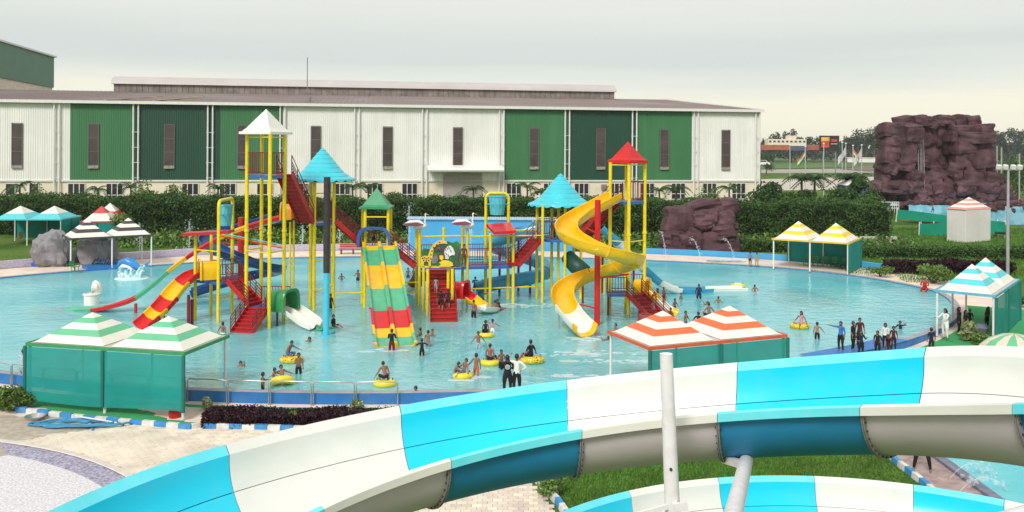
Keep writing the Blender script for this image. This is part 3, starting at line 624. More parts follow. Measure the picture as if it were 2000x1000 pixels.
def g_left(n):
    x = nrg.uniform(-30, -18.5, n); y = nrg.uniform(33.6, 37, n); k = y > 34.2-(x+19)*.0; return np.stack([x[k], y[k], np.full(k.sum(), -.52)], 1)
blades('lawn_grass', 'patch of grass at the left edge beside the green kiosk', 9000, g_left, .1, GB)
# ================================================================== rocks
ROCK = mat('maroon_rock', (.076, .030, .038), .75, .4, .5, bump=.8, bscale=2.2, dirt=(.18, .105, .11), dirt_amt=.55, dscale=.5)
ROCKG = mat('grey_rock', (.25, .235, .25), .8, .2, 1.2, bump=.5, bscale=4, dirt=(.13, .12, .13), dirt_amt=.4)
def boulder_mesh(seed, m_, e_=.5, cuts=3, rough=.16):
    r = random.Random(seed); vs = []; idx = {}; fs = []
    n = cuts
    def vid(p):
        k = tuple(round(c, 4) for c in p)
        if k not in idx: idx[k] = len(vs); vs.append(V(*p))
        return idx[k]
    for ax in range(3):
        for sg in (-1, 1):
            for i in range(n):
                for j in range(n):
                    q = []
                    for (a, c) in ((i, j), (i+1, j), (i+1, j+1), (i, j+1)):
                        p = [0, 0, 0]; p[ax] = sg; p[(ax+1) % 3] = -1+2*a/n; p[(ax+2) % 3] = -1+2*c/n; q.append(vid(p))
                    fs.append(tuple(q if sg > 0 else q[::-1]))
    of = V(r.random()*50, r.random()*50, r.random()*50)
    for v in vs:
        l = v.length; v *= (1/l)**e_*1.0
        w_ = v+of; d = mnoise.noise(w_*1.1)*rough*1.5+(.5-abs(mnoise.noise(w_*1.9)))*rough*1.1+mnoise.noise(w_*4.2)*rough*.45; st = math.floor((v.z+mnoise.noise(w_*1.3)*.35)*3.2); d += ((st*.618) % 1-.5)*rough*.55; v *= 1+d
    b = MB(); b.v = vs; b.f = fs; b.m = [0]*len(fs); return mesh_of(b, 'boulder', m_, 19)
BM = [boulder_mesh(i, ROCK, .42, 8, .18) for i in range(9)]; BG = [boulder_mesh(30+i, ROCKG, .66, 10, .2) for i in range(3)]
BSQ = [boulder_mesh(60+i, ROCK, .17, 9, .09) for i in range(10)]
MT = thing('rock_waterfall', 'huge maroon artificial rock mountain with a thin waterfall, right background', 'rock formation', at(1825, 392, d=152).xy.to_3d())
def mpt(px, py, d): return at(px, py, d=d)
r_ = random.Random(5)
def stack(root, rows, d, msh, depth, jit=.12):
    for (y0, y1, xs_) in rows:
        for a, c in zip(xs_[:-1], xs_[1:]):
            dd = d+r_.uniform(-depth, depth)*.5; p = mpt((a+c)/2, (y0+y1)/2, dd); k = dd/FPX
            piece(root, 'boulder', r_.choice(msh), p, (r_.gauss(0, .08), r_.gauss(0, .10), r_.choice((0, math.pi))+r_.gauss(0, .2)), ((c-a)/2*k*r_.uniform(1.05, 1.32), r_.uniform(.7, 1.35)*depth, (y1-y0)/2*k*r_.uniform(1.05, 1.3)))
MB().add([mpt(1735, 398, 155), mpt(1925, 398, 155), mpt(1922, 255, 155), mpt(1738, 255, 155), mpt(1735, 398, 163), mpt(1925, 398, 163), mpt(1922, 255, 163), mpt(1738, 255, 163)],
         [(0, 1, 2, 3), (1, 5, 6, 2), (5, 4, 7, 6), (4, 0, 3, 7), (3, 2, 6, 7)]).build('core', ROCK, MT)
stack(MT, [(228, 248, [1752, 1778, 1802, 1826, 1855, 1880, 1904])], 153, BSQ, 2.2)
stack(MT, [(244, 268, [1722, 1756, 1787]), (264, 292, [1723, 1752, 1786]), (292, 318, [1722, 1745, 1778]), (312, 334, [1722, 1742, 1775]), (330, 348, [1721, 1736, 1760, 1783]), (344, 360, [1716, 1730, 1758, 1784]),
            (246, 266, [1862, 1895, 1926]), (258, 276, [1852, 1868, 1928]), (270, 300, [1856, 1890, 1928]), (296, 324, [1860, 1886, 1930]), (318, 340, [1856, 1880, 1912, 1932]), (336, 360, [1852, 1878, 1908, 1940])], 150, BSQ, 2.2)
stack(MT, [(246, 262, [1786, 1810, 1836, 1862]), (258, 284, [1790, 1822, 1858]), (282, 306, [1786, 1814, 1842, 1868]), (304, 326, [1788, 1826, 1868]), (324, 342, [1784, 1808, 1838, 1864])], 153.5, BSQ, 1.4)
stack(MT, [(338, 362, [1784, 1808, 1834, 1864]), (358, 380, [1786, 1816, 1850, 1872])], 150.5, BSQ, 1.8)
stack(MT, [(356, 374, [1688, 1724, 1760, 1786]), (372, 396, [1722, 1748, 1772, 1790]), (376, 398, [1790, 1812, 1840, 1862, 1888]), (354, 378, [1868, 1900, 1940]), (374, 398, [1886, 1912, 1938, 1968]), (366, 384, [1692, 1714]), (362, 388, [1936, 1962])], 148, BM, 2.4)
b = MB()
for x0, dx in ((1794, 0), (1797, 3), (1800, 2), (1803, 5), (1792, 6)): b.tube([mpt(x0, 246, 149.6), mpt(x0+dx*.3, 300, 149.2), mpt(x0+dx*.6, 392, 147.4)], [.07, .09, .13], 5)
WHITEW = mat('falling_water', (.75, .78, .80), .2, .2, 4, alpha=.2); b.build('waterfall', mat('thin_fall', (.6, .6, .62), .3, .3, 3, alpha=.16), MT)
# middle rock by the pool
MR = thing('rock_cluster', 'cluster of big smooth maroon boulders at the far pool edge', 'rock formation', at(1362, 494, .1)+V(0, 1.2, 0))
rowsm = [((1288, 1330), (470, 500), 84), ((1325, 1378), (462, 500), 84), ((1372, 1436), (455, 500), 84), ((1294, 1338), (448, 478), 84.6), ((1330, 1380), (440, 470), 84.8), ((1376, 1434), (432, 462), 84.8), ((1298, 1350), (406, 452), 84.8),
         ((1338, 1410), (394, 426), 86), ((1380, 1435), (392, 424), 86.2), ((1356, 1400), (412, 446), 84), ((1396, 1432), (414, 446), 84.2), ((1345, 1375), (430, 455), 86), ((1290, 1310), (460, 482), 84), ((1392, 1436), (440, 470), 83.9)]
for (x0, x1), (y0, y1), d in rowsm:
    k = d/FPX; piece(MR, 'boulder', r_.choice(BM), mpt((x0+x1)/2, (y0+y1)/2, d+1), (r_.gauss(0, .1), r_.gauss(0, .12), r_.uniform(-.3, .3)), ((x1-x0)/2*k*1.12, 1.2, (y1-y0)/2*k*1.18))
def jet(lab, p, q, h, spray=True, r=.03):
    p, q = Vector(p), Vector(q); b = MB(); pts = [p.lerp(q, t/10)+V(0, 0, h*4*(t/10)*(1-t/10)) for t in range(11)]
    b.tube(pts, [r*(.7+.08*i) for i in range(11)], 5)
    if spray:
        for k in range(26):
            a = pts[r_.randrange(2, 11)]; c = a+V(r_.gauss(0, .1), r_.gauss(0, .1), r_.gauss(0, .1)); s_ = r_.uniform(.02, .05); b.obox(c, (s_, 0, 0), (0, s_, 0), (0, 0, s_))
    b.build('water_jet', WHITEW, label=lab, cat='water jet', group='fountain jets')
for lab, a, c in (('left arching water jet in front of the maroon boulders', (1287, 452), (1302, 508)), ('middle arching water jet in front of the maroon boulders', (1345, 470), (1369, 509)), ('right arching water jet in front of the maroon boulders', (1407, 470), (1436, 509))):
    q = at(c[0], c[1], .1); jet(lab, at(a[0], a[1], d=q.y+1.5), q, .8)
for i, (px, py, top) in enumerate(((272, 493, 437), (369, 492, 432), (510, 490, 425), (590, 486, 440), (662, 486, 436), (798, 484, 402), (918, 486, 448), (1040, 486, 430))):
    p = at(px, py, .7); h = (py-top)*p.y/FPX; b = MB(); b.tube([p, p+V(.05, 0, h*.6), p+V(.02, 0, h)], [.04, .05, .09], 5)
    for k in range(60):
        u = r_.random()**.6; c = p+V(r_.gauss(0, .05+.22*u), r_.gauss(0, .2), h*(u+r_.gauss(0, .08))); s_ = r_.uniform(.02, .05); b.obox(c, (s_, 0, 0), (0, s_, 0), (0, 0, s_))
    b.build('water_jet', WHITEW, label='%s upright fountain jet from the left along the far deck' % 'first second third fourth fifth sixth seventh eighth'.split()[i], cat='water jet', group='fountain jets')
# grey rocks with a small green slide at the left
for i, (px, y0, y1, wd, lab) in enumerate(((86, 456, 522, 66, 'smooth grey rock nearest the cyan kiosks'), (176, 462, 518, 62, 'smooth grey rock behind the black striped kiosk'))):
    k = at(px, y1, .1); g = thing('grey_rock', lab, 'rock', k, 'grey play rocks'); sc_ = k.y/FPX
    piece(g, 'rock_mass', BG[i], k+V(0, 1.2, (y1-y0)*.42*sc_), (0, 0, .4+i), (wd/2*sc_*.92, 1.4, (y1-y0)*.55*sc_))
b = MB(); p0, p1 = at(125, 519, .12), at(137, 488, d=at(125, 519, .12).y+2.2); b.sweep(crom([p0+V(0, -.4, 0), p0+V(.1, .3, .1), p1], 6), [(-.55, .25), (-.5, .25), (-.45, 0), (.45, 0), (.5, .25), (.55, .25), (.5, -.08), (-.5, -.08)]); b.build('small_slide', mat('moss_green_gelcoat', (.05, .13, .08), .4, .1), label='small dark green slide between the two grey rocks', cat='slide')
# stones round the upper pool and painted wall at the right
UP = thing('upper_pool', 'pale blue upper pool terrace with painted wall below the rock mountain', 'pool', at(1870, 420, d=125).xy.to_3d())
b = MB(); b.add([at(1740, 402, d=135), at(2080, 402, d=135), at(2080, 396, d=146), at(1740, 396, d=146)], [(0, 1, 2, 3)]); b.build('terrace', mat('terrace_blue', (.24, .47, .58), .6, .2, .6), UP)
b = MB(); b.add([at(1775, 418, d=118), at(2100, 470, d=118), at(2100, 405, d=118.5), at(1775, 400, d=118.5), at(1775, 400, d=122), at(2100, 405, d=122)], [(0, 1, 2, 3), (3, 2, 5, 4)]); b.build('painted_wall', mat('painted_sea_wall', (.15, .42, .55), .6, .3, .9, dirt=(.4, .3, .3), dirt_amt=.6, dscale=.9), UP)
for i in range(34):
    px = 1763+i*7.4; d = 119+r_.uniform(-.5, 1.5); k = d/FPX; s_ = r_.uniform(5, 8.5); piece(UP, 'boulder', r_.choice(BM), at(px, (397 if px < 1905 else 404)+r_.uniform(-3, 4)+(px > 1940)*6*r_.random(), d=d), (0, 0, r_.uniform(0, 6)), (s_*k, s_*k, s_*k*.7))
for i in range(16):
    px = 1935+i*5; d = 117; k = d/FPX; s_ = r_.uniform(6, 9); piece(UP, 'boulder', r_.choice(BM), at(px, 398+r_.uniform(-6, 12), d=d+2), (0, 0, r_.uniform(0, 6)), (s_*k, s_*k, s_*k*.7))
# ================================================================== distance on the right
FART = mat('far_leaf', (.055, .085, .055), .8, .3, .05, island=.5, spec=.1)
n = 26000; px_ = nrg.uniform(1480, 2080, n); d_ = nrg.uniform(640, 760, n); P = []
hh = np.array([15+9*mnoise.noise(V(x*.045, 2, 0))+5*mnoise.noise(V(x*.16, 7, 0)) for x in px_]); gap = np.array([mnoise.noise(V(x*.03, 9, 4)) for x in px_])
P = np.stack([(px_-1000)/FPX*d_, d_, hh*(.12+.88*nrg.random(n)**.7)], 1)
leaves('far_wood', P, nrg.uniform(.5, 1.5, n), FART, label='hazy line of tall trees along the horizon on the right', cat='wood', kind='stuff')
for i, (px, h, r) in enumerate(((1510, 21, 6), (1545, 23, 6), (1588, 18, 6), (1660, 22, 6), (1675, 25, 6), (1690, 24, 6), (1706, 25, 5), (1944, 24, 6), (1955, 22, 5), (1970, 25, 6), (1990, 24, 6))):
    p = at(px, 300, d=620); tree('tall roadside tree on the horizon, %s from the left' % 'first second third fourth fifth sixth seventh eighth ninth tenth eleventh'.split()[i], (p.x, p.y, 0), h, r, 700, FART, .8, 'trees on the horizon')
for i, (px, y, d, h, r) in enumerate(((1495, 372, 118, 6.2, 2.6), (1530, 372, 120, 4.4, 2.6), (1562, 372, 122, 4.6, 2.4), (1640, 372, 130, 4.6, 2.6), (1668, 372, 132, 5.4, 2.6), (1700, 372, 128, 4.0, 2.2), (1985, 372, 170, 9.5, 7), (1960, 372, 190, 9, 6), (1946, 372, 175, 7, 5), (2010, 372, 160, 9, 6), (1496, 330, 330, 8, 4))):
    p = at(px, y, d=d); tree('round leafy tree beyond the hedge at right, %s from the left' % 'first second third fourth fifth sixth seventh eighth ninth tenth eleventh'.split()[i], (p.x, p.y, .1), h, r, 1500, [DARKL, LEAF][i % 2], .22, 'trees beyond the hedge', trunk=.2)
for i, px in enumerate((1565, 1590, 1655, 1672)):
    p = at(px, 360, d=140); palm('dark drooping palm tree beyond the hedge, %s from the left' % 'first second third fourth'.split()[i], (p.x, p.y, .1), 5.2, DARKL, 14, 3.4, 'palms in the car park', .2)
for i, (x0, x1, y0, y1, c) in enumerate(((1488, 1512, 283, 293, 'o'), (1512, 1545, 283, 293, 'o'), (1545, 1580, 285, 294, 'b'), (1580, 1604, 283, 293, 'o'), (1500, 1530, 291, 296, 'b'), (1604, 1640, 288, 295, 'r'))):
    a, c2 = at(x0, y1, d=560), at(x1, y0, d=560); t = thing('freight_container', '%s freight container in the yard below the horizon, %s from the left' % ({'o': 'orange', 'b': 'blue', 'r': 'red'}[c], 'first second third fourth fifth sixth'.split()[i]), 'container', ((a.x+c2.x)/2, 560+i*.7, a.z))
    m_ = mat('container_'+c, {'o': (.42, .13, .07), 'b': (.09, .11, .20), 'r': (.26, .08, .07)}[c], .7, .2, .2); b = MB(); nn_ = 14
    b.box(((a.x+c2.x)/2, 562+i*.7, (a.z+c2.z)/2), (c2.x-a.x, 3, c2.z-a.z))
    for k in range(nn_): b.box((a.x+(k+.5)*(c2.x-a.x)/nn_, 560.4+i*.7, (a.z+c2.z)/2), ((c2.x-a.x)/nn_*.5, .3, (c2.z-a.z)*.96))
    b.build('body', m_, t)
BB = thing('billboard', 'dark roadside billboard with a red and yellow poster', 'billboard', at(1620, 330, d=300)); D = 300
def bq(x0, x1, y0, y1, nm, m_, dd=0): 
    a, c = at(x0, y1, d=D-dd), at(x1, y0, d=D-dd); MB().box(((a.x+c.x)/2, D-dd, (a.z+c.z)/2), (c.x-a.x, .3, c.z-a.z)).build(nm, m_, BB)
bq(1600, 1639, 265, 295, 'panel', mat('billboard_black', (.02, .016, .016), .6)); bq(1604, 1619, 269, 288, 'poster', mat('poster_red', (.50, .06, .03), .6, .5, .5), .3); bq(1604, 1620, 268, 276, 'poster', mat('poster_yellow', (.65, .38, .08), .6, .4, .6), .5)
bq(1623, 1635, 272, 277, 'poster', mat('poster_red2', (.4, .05, .06), .6, .5), .3); bq(1623, 1635, 280, 282, 'poster', mat('poster_grey', (.35, .3, .28), .6, .5), .3)
for px in (1608, 1632): p = at(px, 295, d=D+.5); MB().tube([(p.x, p.y, 0), p], .25, 6).build('post', mat('post_grey', (.22, .22, .23), .6), BB)
FB = thing('office_block', 'long low white office block among the far trees', 'building', at(1530, 292, d=600))
a, c = at(1500, 283, d=600), at(1575, 272, d=600); MB().box(((a.x+c.x)/2, 604, (a.z+c.z)/2-1), (c.x-a.x, 8, c.z-a.z+2)).build('wall', CREAM, FB); b = MB()
for k in range(9): b.box((a.x+(k+.5)*(c.x-a.x)/9, 599.9, (a.z+c.z)/2+.4), (1.5, .2, 1.2))
b.build('window_row', GLASS, FB); a2 = at(1548, 272, d=600); MB().box((a2.x, 604, a2.z+1), (5, 7, 3)).build('roof_tower', CREAM, FB)
SIG = thing('white_wall', 'white compound wall beside the flag poles', 'wall', at(1690, 330, d=230)); a, c = at(1655, 317, d=230), at(1722, 309, d=230)
MB().box(((a.x+c.x)/2, 230, (a.z+c.z)/2), (c.x-a.x, .4, c.z-a.z)).build('wall_face', WHP, SIG); MB().box(((a.x+c.x)/2, 230, c.z+.08), (c.x-a.x+.3, .7, .16)).build('wall_cap', CREAM, SIG)
for i, (px, y0, y1, fl) in enumerate(((1543, 285, 345, 0), (1573, 288, 340, 1), (1609, 282, 330, 0), (1645, 280, 345, 0), (1652, 282, 360, 2), (1666, 286, 342, 3), (1683, 285, 368, 2))):
    p = at(px, y1, d=150); q = at(px, y0, d=150); t = thing('flag_pole', 'white flag pole, %s from the left in the car park' % 'first second third fourth fifth sixth seventh'.split()[i], 'flag pole', p, 'flag poles')
    MB().tube([(p.x, p.y, 0), q], .07, 6).build('pole', mat('pole_grey', (.5, .5, .5), .5), t); MB().lathe(q, [(.02, 0), (.16, .08), (.16, .2), (.02, .3)], 8).build('finial', WHP, t)
    if fl:
        b = MB(); cols = ((.60, .20, .03), (.7, .68, .65), (.05, .25, .07)) if fl in (1, 3) else ((.6, .58, .56),)*3; m3 = [mat('flag%d_%d' % (fl, k), cc, .8) for k, cc in enumerate(cols)]
        for k in range(3):
            for j in range(4):
                def fp(u, v_): return q+V((-1 if fl != 3 else 1)*u*1.6*(.75)+.15*math.sin(u*5), .25*math.sin(u*6), -.3-v_*1.3-u*1.9)
                b.add([fp(j/4, k/3), fp((j+1)/4, k/3), fp((j+1)/4, (k+1)/3), fp(j/4, (k+1)/3)], [(0, 1, 2, 3)], k)
        b.build('flag', m3, t)
CAR = thing('parked_car', 'small white parked car beyond the warehouse corner', 'car', at(1488, 324, d=260)); c0 = at(1488, 323, d=260)
MB().prism([(-2.1, .3), (2.1, .3), (2.1, .85), (1.5, 1.0), (1.0, 1.5), (-1.3, 1.55), (-2.0, 1.0)], c0+V(0, -.8, 0), (1, 0, 0), (0, 0, 1), (0, 1, 0), 1.6).build('body', WHP, CAR)
for x in (-1.3, 1.3): MB().tube([c0+V(x, -.9, .33), c0+V(x, -.6, .33)], .34, 12).build('wheel', BLACK, CAR)
MB().prism([(-1.3, 1.02), (1.2, 1.02), (.85, 1.42), (-1.2, 1.46)], c0+V(0, -.83, 0), (1, 0, 0), (0, 0, 1), (0, 1, 0), .02).build('window', GLASS, CAR)
LP = thing('lamp_post', 'tall grey floodlight pole at the right edge of the lawn', 'lamp post', at(1968, 545, .1)); p = at(1968, 545, .1)
MB().tube([p, p+V(0, 0, 5), p+V(0, 0, 8.4)], [.13, .11, .08], 8).build('pole', mat('galvanised', (.42, .42, .45), .4, .1, 4, metal=.3), LP)
b = MB(); b.box(p+V(0, 0, 8.4), (1.9, .14, .12)); b.build('crossarm', MATS['galvanised'], LP)
for x in (-.8, -.3, .3, .8): MB().obox(p+V(x, -.15, 8.6), (.16, 0, 0), (0, .12, .05), (0, -.05, .14)).build('floodlight', WHP, LP)
for i, (px, y0, y1, d) in enumerate(((1947, 285, 345, 150), (1956, 288, 350, 150), (1991, 300, 350, 150))):
    p = at(px, y1, d=d); MB().tube([(p.x, d, 0), at(px, y0, d=d)], .13, 6).build('utility_pole', mat('concrete_pole', (.4, .38, .35), .8), label='concrete utility pole right of the rock mountain, %s from the left' % ('first', 'second', 'third')[i], cat='pole', group='utility poles')
# green net fences, retaining stones, railing near the upper pool
NET = mat('teal_shade_net', (.013, .275, .24), .8, .08, 1.0, dirt=(.012, .20, .175), dirt_amt=.4, dscale=.6, spec=.2, alpha=.9)
NET2 = mat('green_fence_net', (.01, .27, .17), .8, .15, .8, dirt=(.02, .2, .14), dirt_amt=.5, spec=.2)
def netfence(lab, pts, d):
    t = thing('net_fence', lab, 'fence', at(*pts[0], d=d)); b = MB(); n = len(pts)//2
    top, bot = [at(x, y, d=d) for x, y in pts[:n]], [at(x, y, d=d) for x, y in pts[n:]]
    b.v = []; K = 10
    for k in range(K+1):
        u = k/K*(n-1); i = min(int(u), n-2); f_ = u-i; w_ = V(0, .12*math.sin(k*2.1), .05*math.sin(k*3.1)); b.v += [top[i].lerp(top[i+1], f_)+w_, bot[i].lerp(bot[i+1], f_)]
    b.f = [(2*k, 2*k+2, 2*k+3, 2*k+1) for k in range(K)]; b.m = [0]*K; b.build('net', NET2, t, True)
    for k in range(n): MB().tube([bot[k]+V(0, .15, -.4), top[k]+V(0, .15, .2)], .06, 6).build('post', WHP, t)
netfence('upper green net fence left of the white striped booth', [(1754, 409), (1800, 414), (1852, 421), (1751, 427), (1800, 432), (1852, 436)], 108)
netfence('lower green net fence left of the white striped booth', [(1797, 437), (1825, 436), (1852, 434), (1796, 460), (1825, 461), (1852, 460)], 102)
netfence('green net fence right of the white striped booth', [(1934, 431), (1950, 432), (1964, 434), (1934, 456), (1950, 457), (1964, 458)], 100)
b = MB(); p0 = at(1662, 474, .1); p1 = at(1751, 474, .1); b.beam(p0+V(0, 0, .25), p1+V(0, 0, .25), .4, .8); b.build('low_wall', mat('stained_white_wall', (.55, .52, .48), .9, .2, 1, dirt=(.2, .18, .15), dirt_amt=.6, dscale=1), label='short stained white wall on the lawn behind the yellow kiosk', cat='wall')
b = MB()
for k in range(9): p = at(1722+k*4.2, 405, d=118); b.tube([p+V(0, 0, -.7), p+V(0, 0, .7)], .04, 5)
for z in (-.1, .3, .7): b.tube([at(1722, 405, d=118)+V(0, 0, z), at(1756, 405, d=118)+V(0, 0, z)], .045, 5)
b.build('railing', WHP, label='white railing at the end of the tall hedge', cat='railing')
# ================================================================== kiosks
def bandmat(nm, c): return mat('roof_'+nm, c, .55, .05, 1.5, dirt=tuple(x*.72 for x in c), dirt_amt=.25, dscale=1.2)
RW = bandmat('white', (.77, .745, .66))
chair_mb = MB()
chair_mb.add([(-.22, -.2, .43), (.22, -.2, .43), (.2, .2, .40), (-.2, .2, .40), (-.22, -.2, .39), (.22, -.2, .39), (.2, .2, .36), (-.2, .2, .36)], [(0, 1, 2, 3), (7, 6, 5, 4), (0, 4, 5, 1), (1, 5, 6, 2), (2, 6, 7, 3), (3, 7, 4, 0)])
PLG = mat('green_plastic', (.03, .22, .06), .45, .1)
def chair_set(): 
    s_ = mesh_of(chair_mb, 'seat', PLG); k = MB(); k.prism([(-.22, .42), (.22, .42), (.25, .75), (.15, .86), (-.15, .86), (-.25, .75)], (0, .2, 0), (1, 0, 0), (0, .12, .98), (0, 1, 0), .035); bk = mesh_of(k, 'backrest', PLG)
    l = mesh_of(MB().tube([(0, 0, 0), (0, 0, .4)], [.022, .03], 6), 'leg', PLG); a = MB(); a.box((0, 0, .62), (.05, .42, .035)); a.box((0, -.18, .5), (.045, .045, .24)); return s_, bk, l, mesh_of(a, 'armrest', PLG)
CH = chair_set()
def chair(lab, p, rz, grp, m_=None):
    t = thing('plastic_chair', lab, 'chair', p, grp); t.rotation_euler.z = rz
    for nm, me_, l in (('seat', CH[0], (0, 0, 0)), ('backrest', CH[1], (0, 0, 0)), ('leg', CH[2], (-.2, -.17, 0)), ('leg', CH[2], (.2, -.17, 0)), ('leg', CH[2], (-.19, .18, 0)), ('leg', CH[2], (.19, .18, 0)), ('armrest', CH[3], (-.26, 0, 0)), ('armrest', CH[3], (.26, 0, 0))):
        o = bpy.data.objects.new(nm, me_); COL.objects.link(o); o.parent = t; o.location = l
def kiosk(lab, c, pu, pv, zr, ph, bands, frame, nets=('front',), netbot=.3, units=2, post=None, seg=2, bands2=None, rim=.13, mg=.3):
    O = at(*c, zr); U = at(*pu, zr)-O; Wv = at(*pv, zr)-O; U.z = Wv.z = 0; Lu, Lv = U.length, Wv.length; u = U/Lu; v = V(-u.y, u.x, 0)
    if v.dot(Wv) < 0: v = -v
    zb = gz(O.x+(U.x)/2, O.y+U.y/2)+.01
    t = thing('kiosk', lab, 'kiosk', V(O.x, O.y, zb)); 
    def P(a, c_, z): return V(O.x, O.y, 0)+u*a+v*c_+V(0, 0, z)
    pm_ = mesh_of(MB().tube([(0, 0, 0), (0, 0, zr-zb)], .06, 8), 'post', post or WHP, 40); i_ = .1
    for a in [i_+k*(Lu-2*i_)/seg for k in range(seg+1)]:
        for c_ in (i_, Lv-i_): piece(t, 'post', pm_, P(a, c_, zb))
    b = MB(); 
    for (a0, c0, a1, c1) in ((0, 0, Lu, 0), (Lu, 0, Lu, Lv), (Lu, Lv, 0, Lv), (0, Lv, 0, 0)): b.beam(P(a0, c0, zr), P(a1, c1, zr), .07, rim)
    b.build('roof_rim', frame, t)
    b = MB(); b.add([P(.02, .02, zr+.03), P(Lu-.02, .02, zr+.03), P(Lu-.02, Lv-.02, zr+.03), P(.02, Lv-.02, zr+.03)], [(0, 1, 2, 3)]); b.build('roof_board', mat('roof_board', (.52, .47, .44), .8, .1), t)
    for k in range(units):
        a0, a1 = k*Lu/units+mg*.6, (k+1)*Lu/units-mg*.6; c0, c1 = mg*.7, Lv-mg*.7; bs = bands2 if (bands2 and k) else bands; n = len(bs); ac, cc = (a0+a1)/2, (c0+c1)/2
        tot = sum(f_ for _, f_ in bs); acc = 0
        for (m_, f_) in bs:
            t0, t1 = acc/tot, (acc+f_)/tot; acc += f_
            def ring(tt, lift): return [P(ac+(x-ac)*(1-tt), cc+(y-cc)*(1-tt), zr+.05+ph*tt+lift) for x, y in ((a0, c0), (a1, c0), (a1, c1), (a0, c1))]
            r0, r1 = ring(t0, 0), ring(min(t1, .995), 0); b = MB(); b.add(r0+r1, [(0, 1, 5, 4), (1, 2, 6, 5), (2, 3, 7, 6), (3, 0, 4, 7), (4, 5, 6, 7)])
            b.build('roof_band', m_, t)
    for s_ in nets:
        if s_ == 'front': A_, B_, Ln = (0, -.012), (1, -.012), Lu
        elif s_ == 'back': A_, B_, Ln = (0, 1), (1, 1), Lu
        elif s_ == 'left': A_, B_, Ln = (0, 0), (0, 1), Lv
        else: A_, B_, Ln = (1, 0), (1, 1), Lv
        b = MB(); K = 24
        ofs = {'front': -v*.02, 'back': v*.02, 'left': -u*.02, 'right': u*.02}[s_]
        for k in range(K+1):
            f_ = k/K; x = (A_[0]+(B_[0]-A_[0])*f_)*Lu; y = (A_[1]+(B_[1]-A_[1])*f_)*Lv
            for j, zz in enumerate((zr-.08, (zr+zb)/2, zb+netbot+.05*math.sin(f_*math.pi*2+1))): b.v.append(P(x, y, zz)+ofs*(1+1.2*math.sin(f_*9*math.pi/3)*(.4+.6*(j == 1))))
        b.f = [(3*k+j, 3*k+3+j, 3*k+4+j, 3*k+1+j) for k in range(K) for j in range(2)]; b.m = [0]*len(b.f); b.build('shade_net', NET, t, True)
        e0, e1 = P(A_[0]*Lu, A_[1]*Lv, 0)+ofs, P(B_[0]*Lu, B_[1]*Lv, 0)+ofs
        for q in (e0, (e0+e1)/2, e1): MB().tube([q+V(0, 0, zb+netbot), q+V(0, 0, zr-.06)], .075, 8).build('net_hem', mat('net_hem', (.008, .16, .13), .85, .1), t, 40)
    return t, P, Lu, Lv, zb
GB_ = bandmat('mint', (.13, .48, .26)); OB = bandmat('orange', (.78, .15, .05)); YB = bandmat('yellow', (.80, .58, .02)); CB = bandmat('cyan', (.10, .56, .62)); KB_ = bandmat('black', (.05, .05, .065)); RB = bandmat('red', (.62, .06, .07)); PB = bandmat('pink', (.66, .28, .24))
def five(c): return [(RW, 1.25), (c, 1), (RW, 1), (c, .85), (RW, .9)]
kiosk('green and white striped double kiosk with teal net wall at near left', (360, 691), (51, 672), (434, 656), 2.1, 1.0, five(GB_), mat('green_trim', (.035, .27, .10), .6))
kiosk('orange and white striped double kiosk behind the near white post', (1268, 681), (1537, 656), (1190, 648), 2.1, 1.05, five(OB), mat('orange_trim', (.62, .11, .04), .6))
K3 = kiosk('yellow and white striped double kiosk with green chairs at the far right shore', (1658, 476), (1508, 467), (1686, 466), 2.55, 1.35, five(YB), mat('yellow_trim', (.70, .48, .03), .6), ('back', 'left'), .12)
kiosk('cyan and white striped double kiosk at the right edge', (1944, 579), (1991, 547), (1825, 568), 2.3, 1.35, five(CB), mat('cyan_trim', (.10, .42, .60), .6), ('front',), .12)
kiosk('black and white striped double kiosk with open sides in the left pool', (136, 467), (299, 459), (109, 460), 2.6, 1.3, five(KB_), mat('black_trim', (.05, .05, .06), .6), (), seg=2)
kiosk('cyan kiosk with white peaked roof at the far left deck', (120, 429), (-16, 429), (136, 422), 2.65, 1.15, [(CB, .75), (RW, 1.1)], CB, ('back', 'left'), .3)
kiosk('red and white kiosk with teal net behind the young green tree', (222, 433), (252, 419), (160, 433), 2.3, 1.4, [(RW, 1), (RB, 1)], mat('red_trim', (.5, .06, .06), .6), ('front', 'left', 'right'), .2, bands2=[(RB, .7), (RW, 1)])
t, P, Lu, Lv, zb = K3
for i in range(6): chair('green plastic chair under the yellow kiosk, %s from the right' % 'first second third fourth fifth sixth'.split()[i], P(.55+i*.72, Lv-.9-(.25 if i > 3 else 0), zb), math.atan2(P(1, 0, 0).y-P(0, 0, 0).y, P(1, 0, 0).x-P(0, 0, 0).x)+math.pi+rnd.gauss(0, .1), 'green chairs under the yellow kiosk')
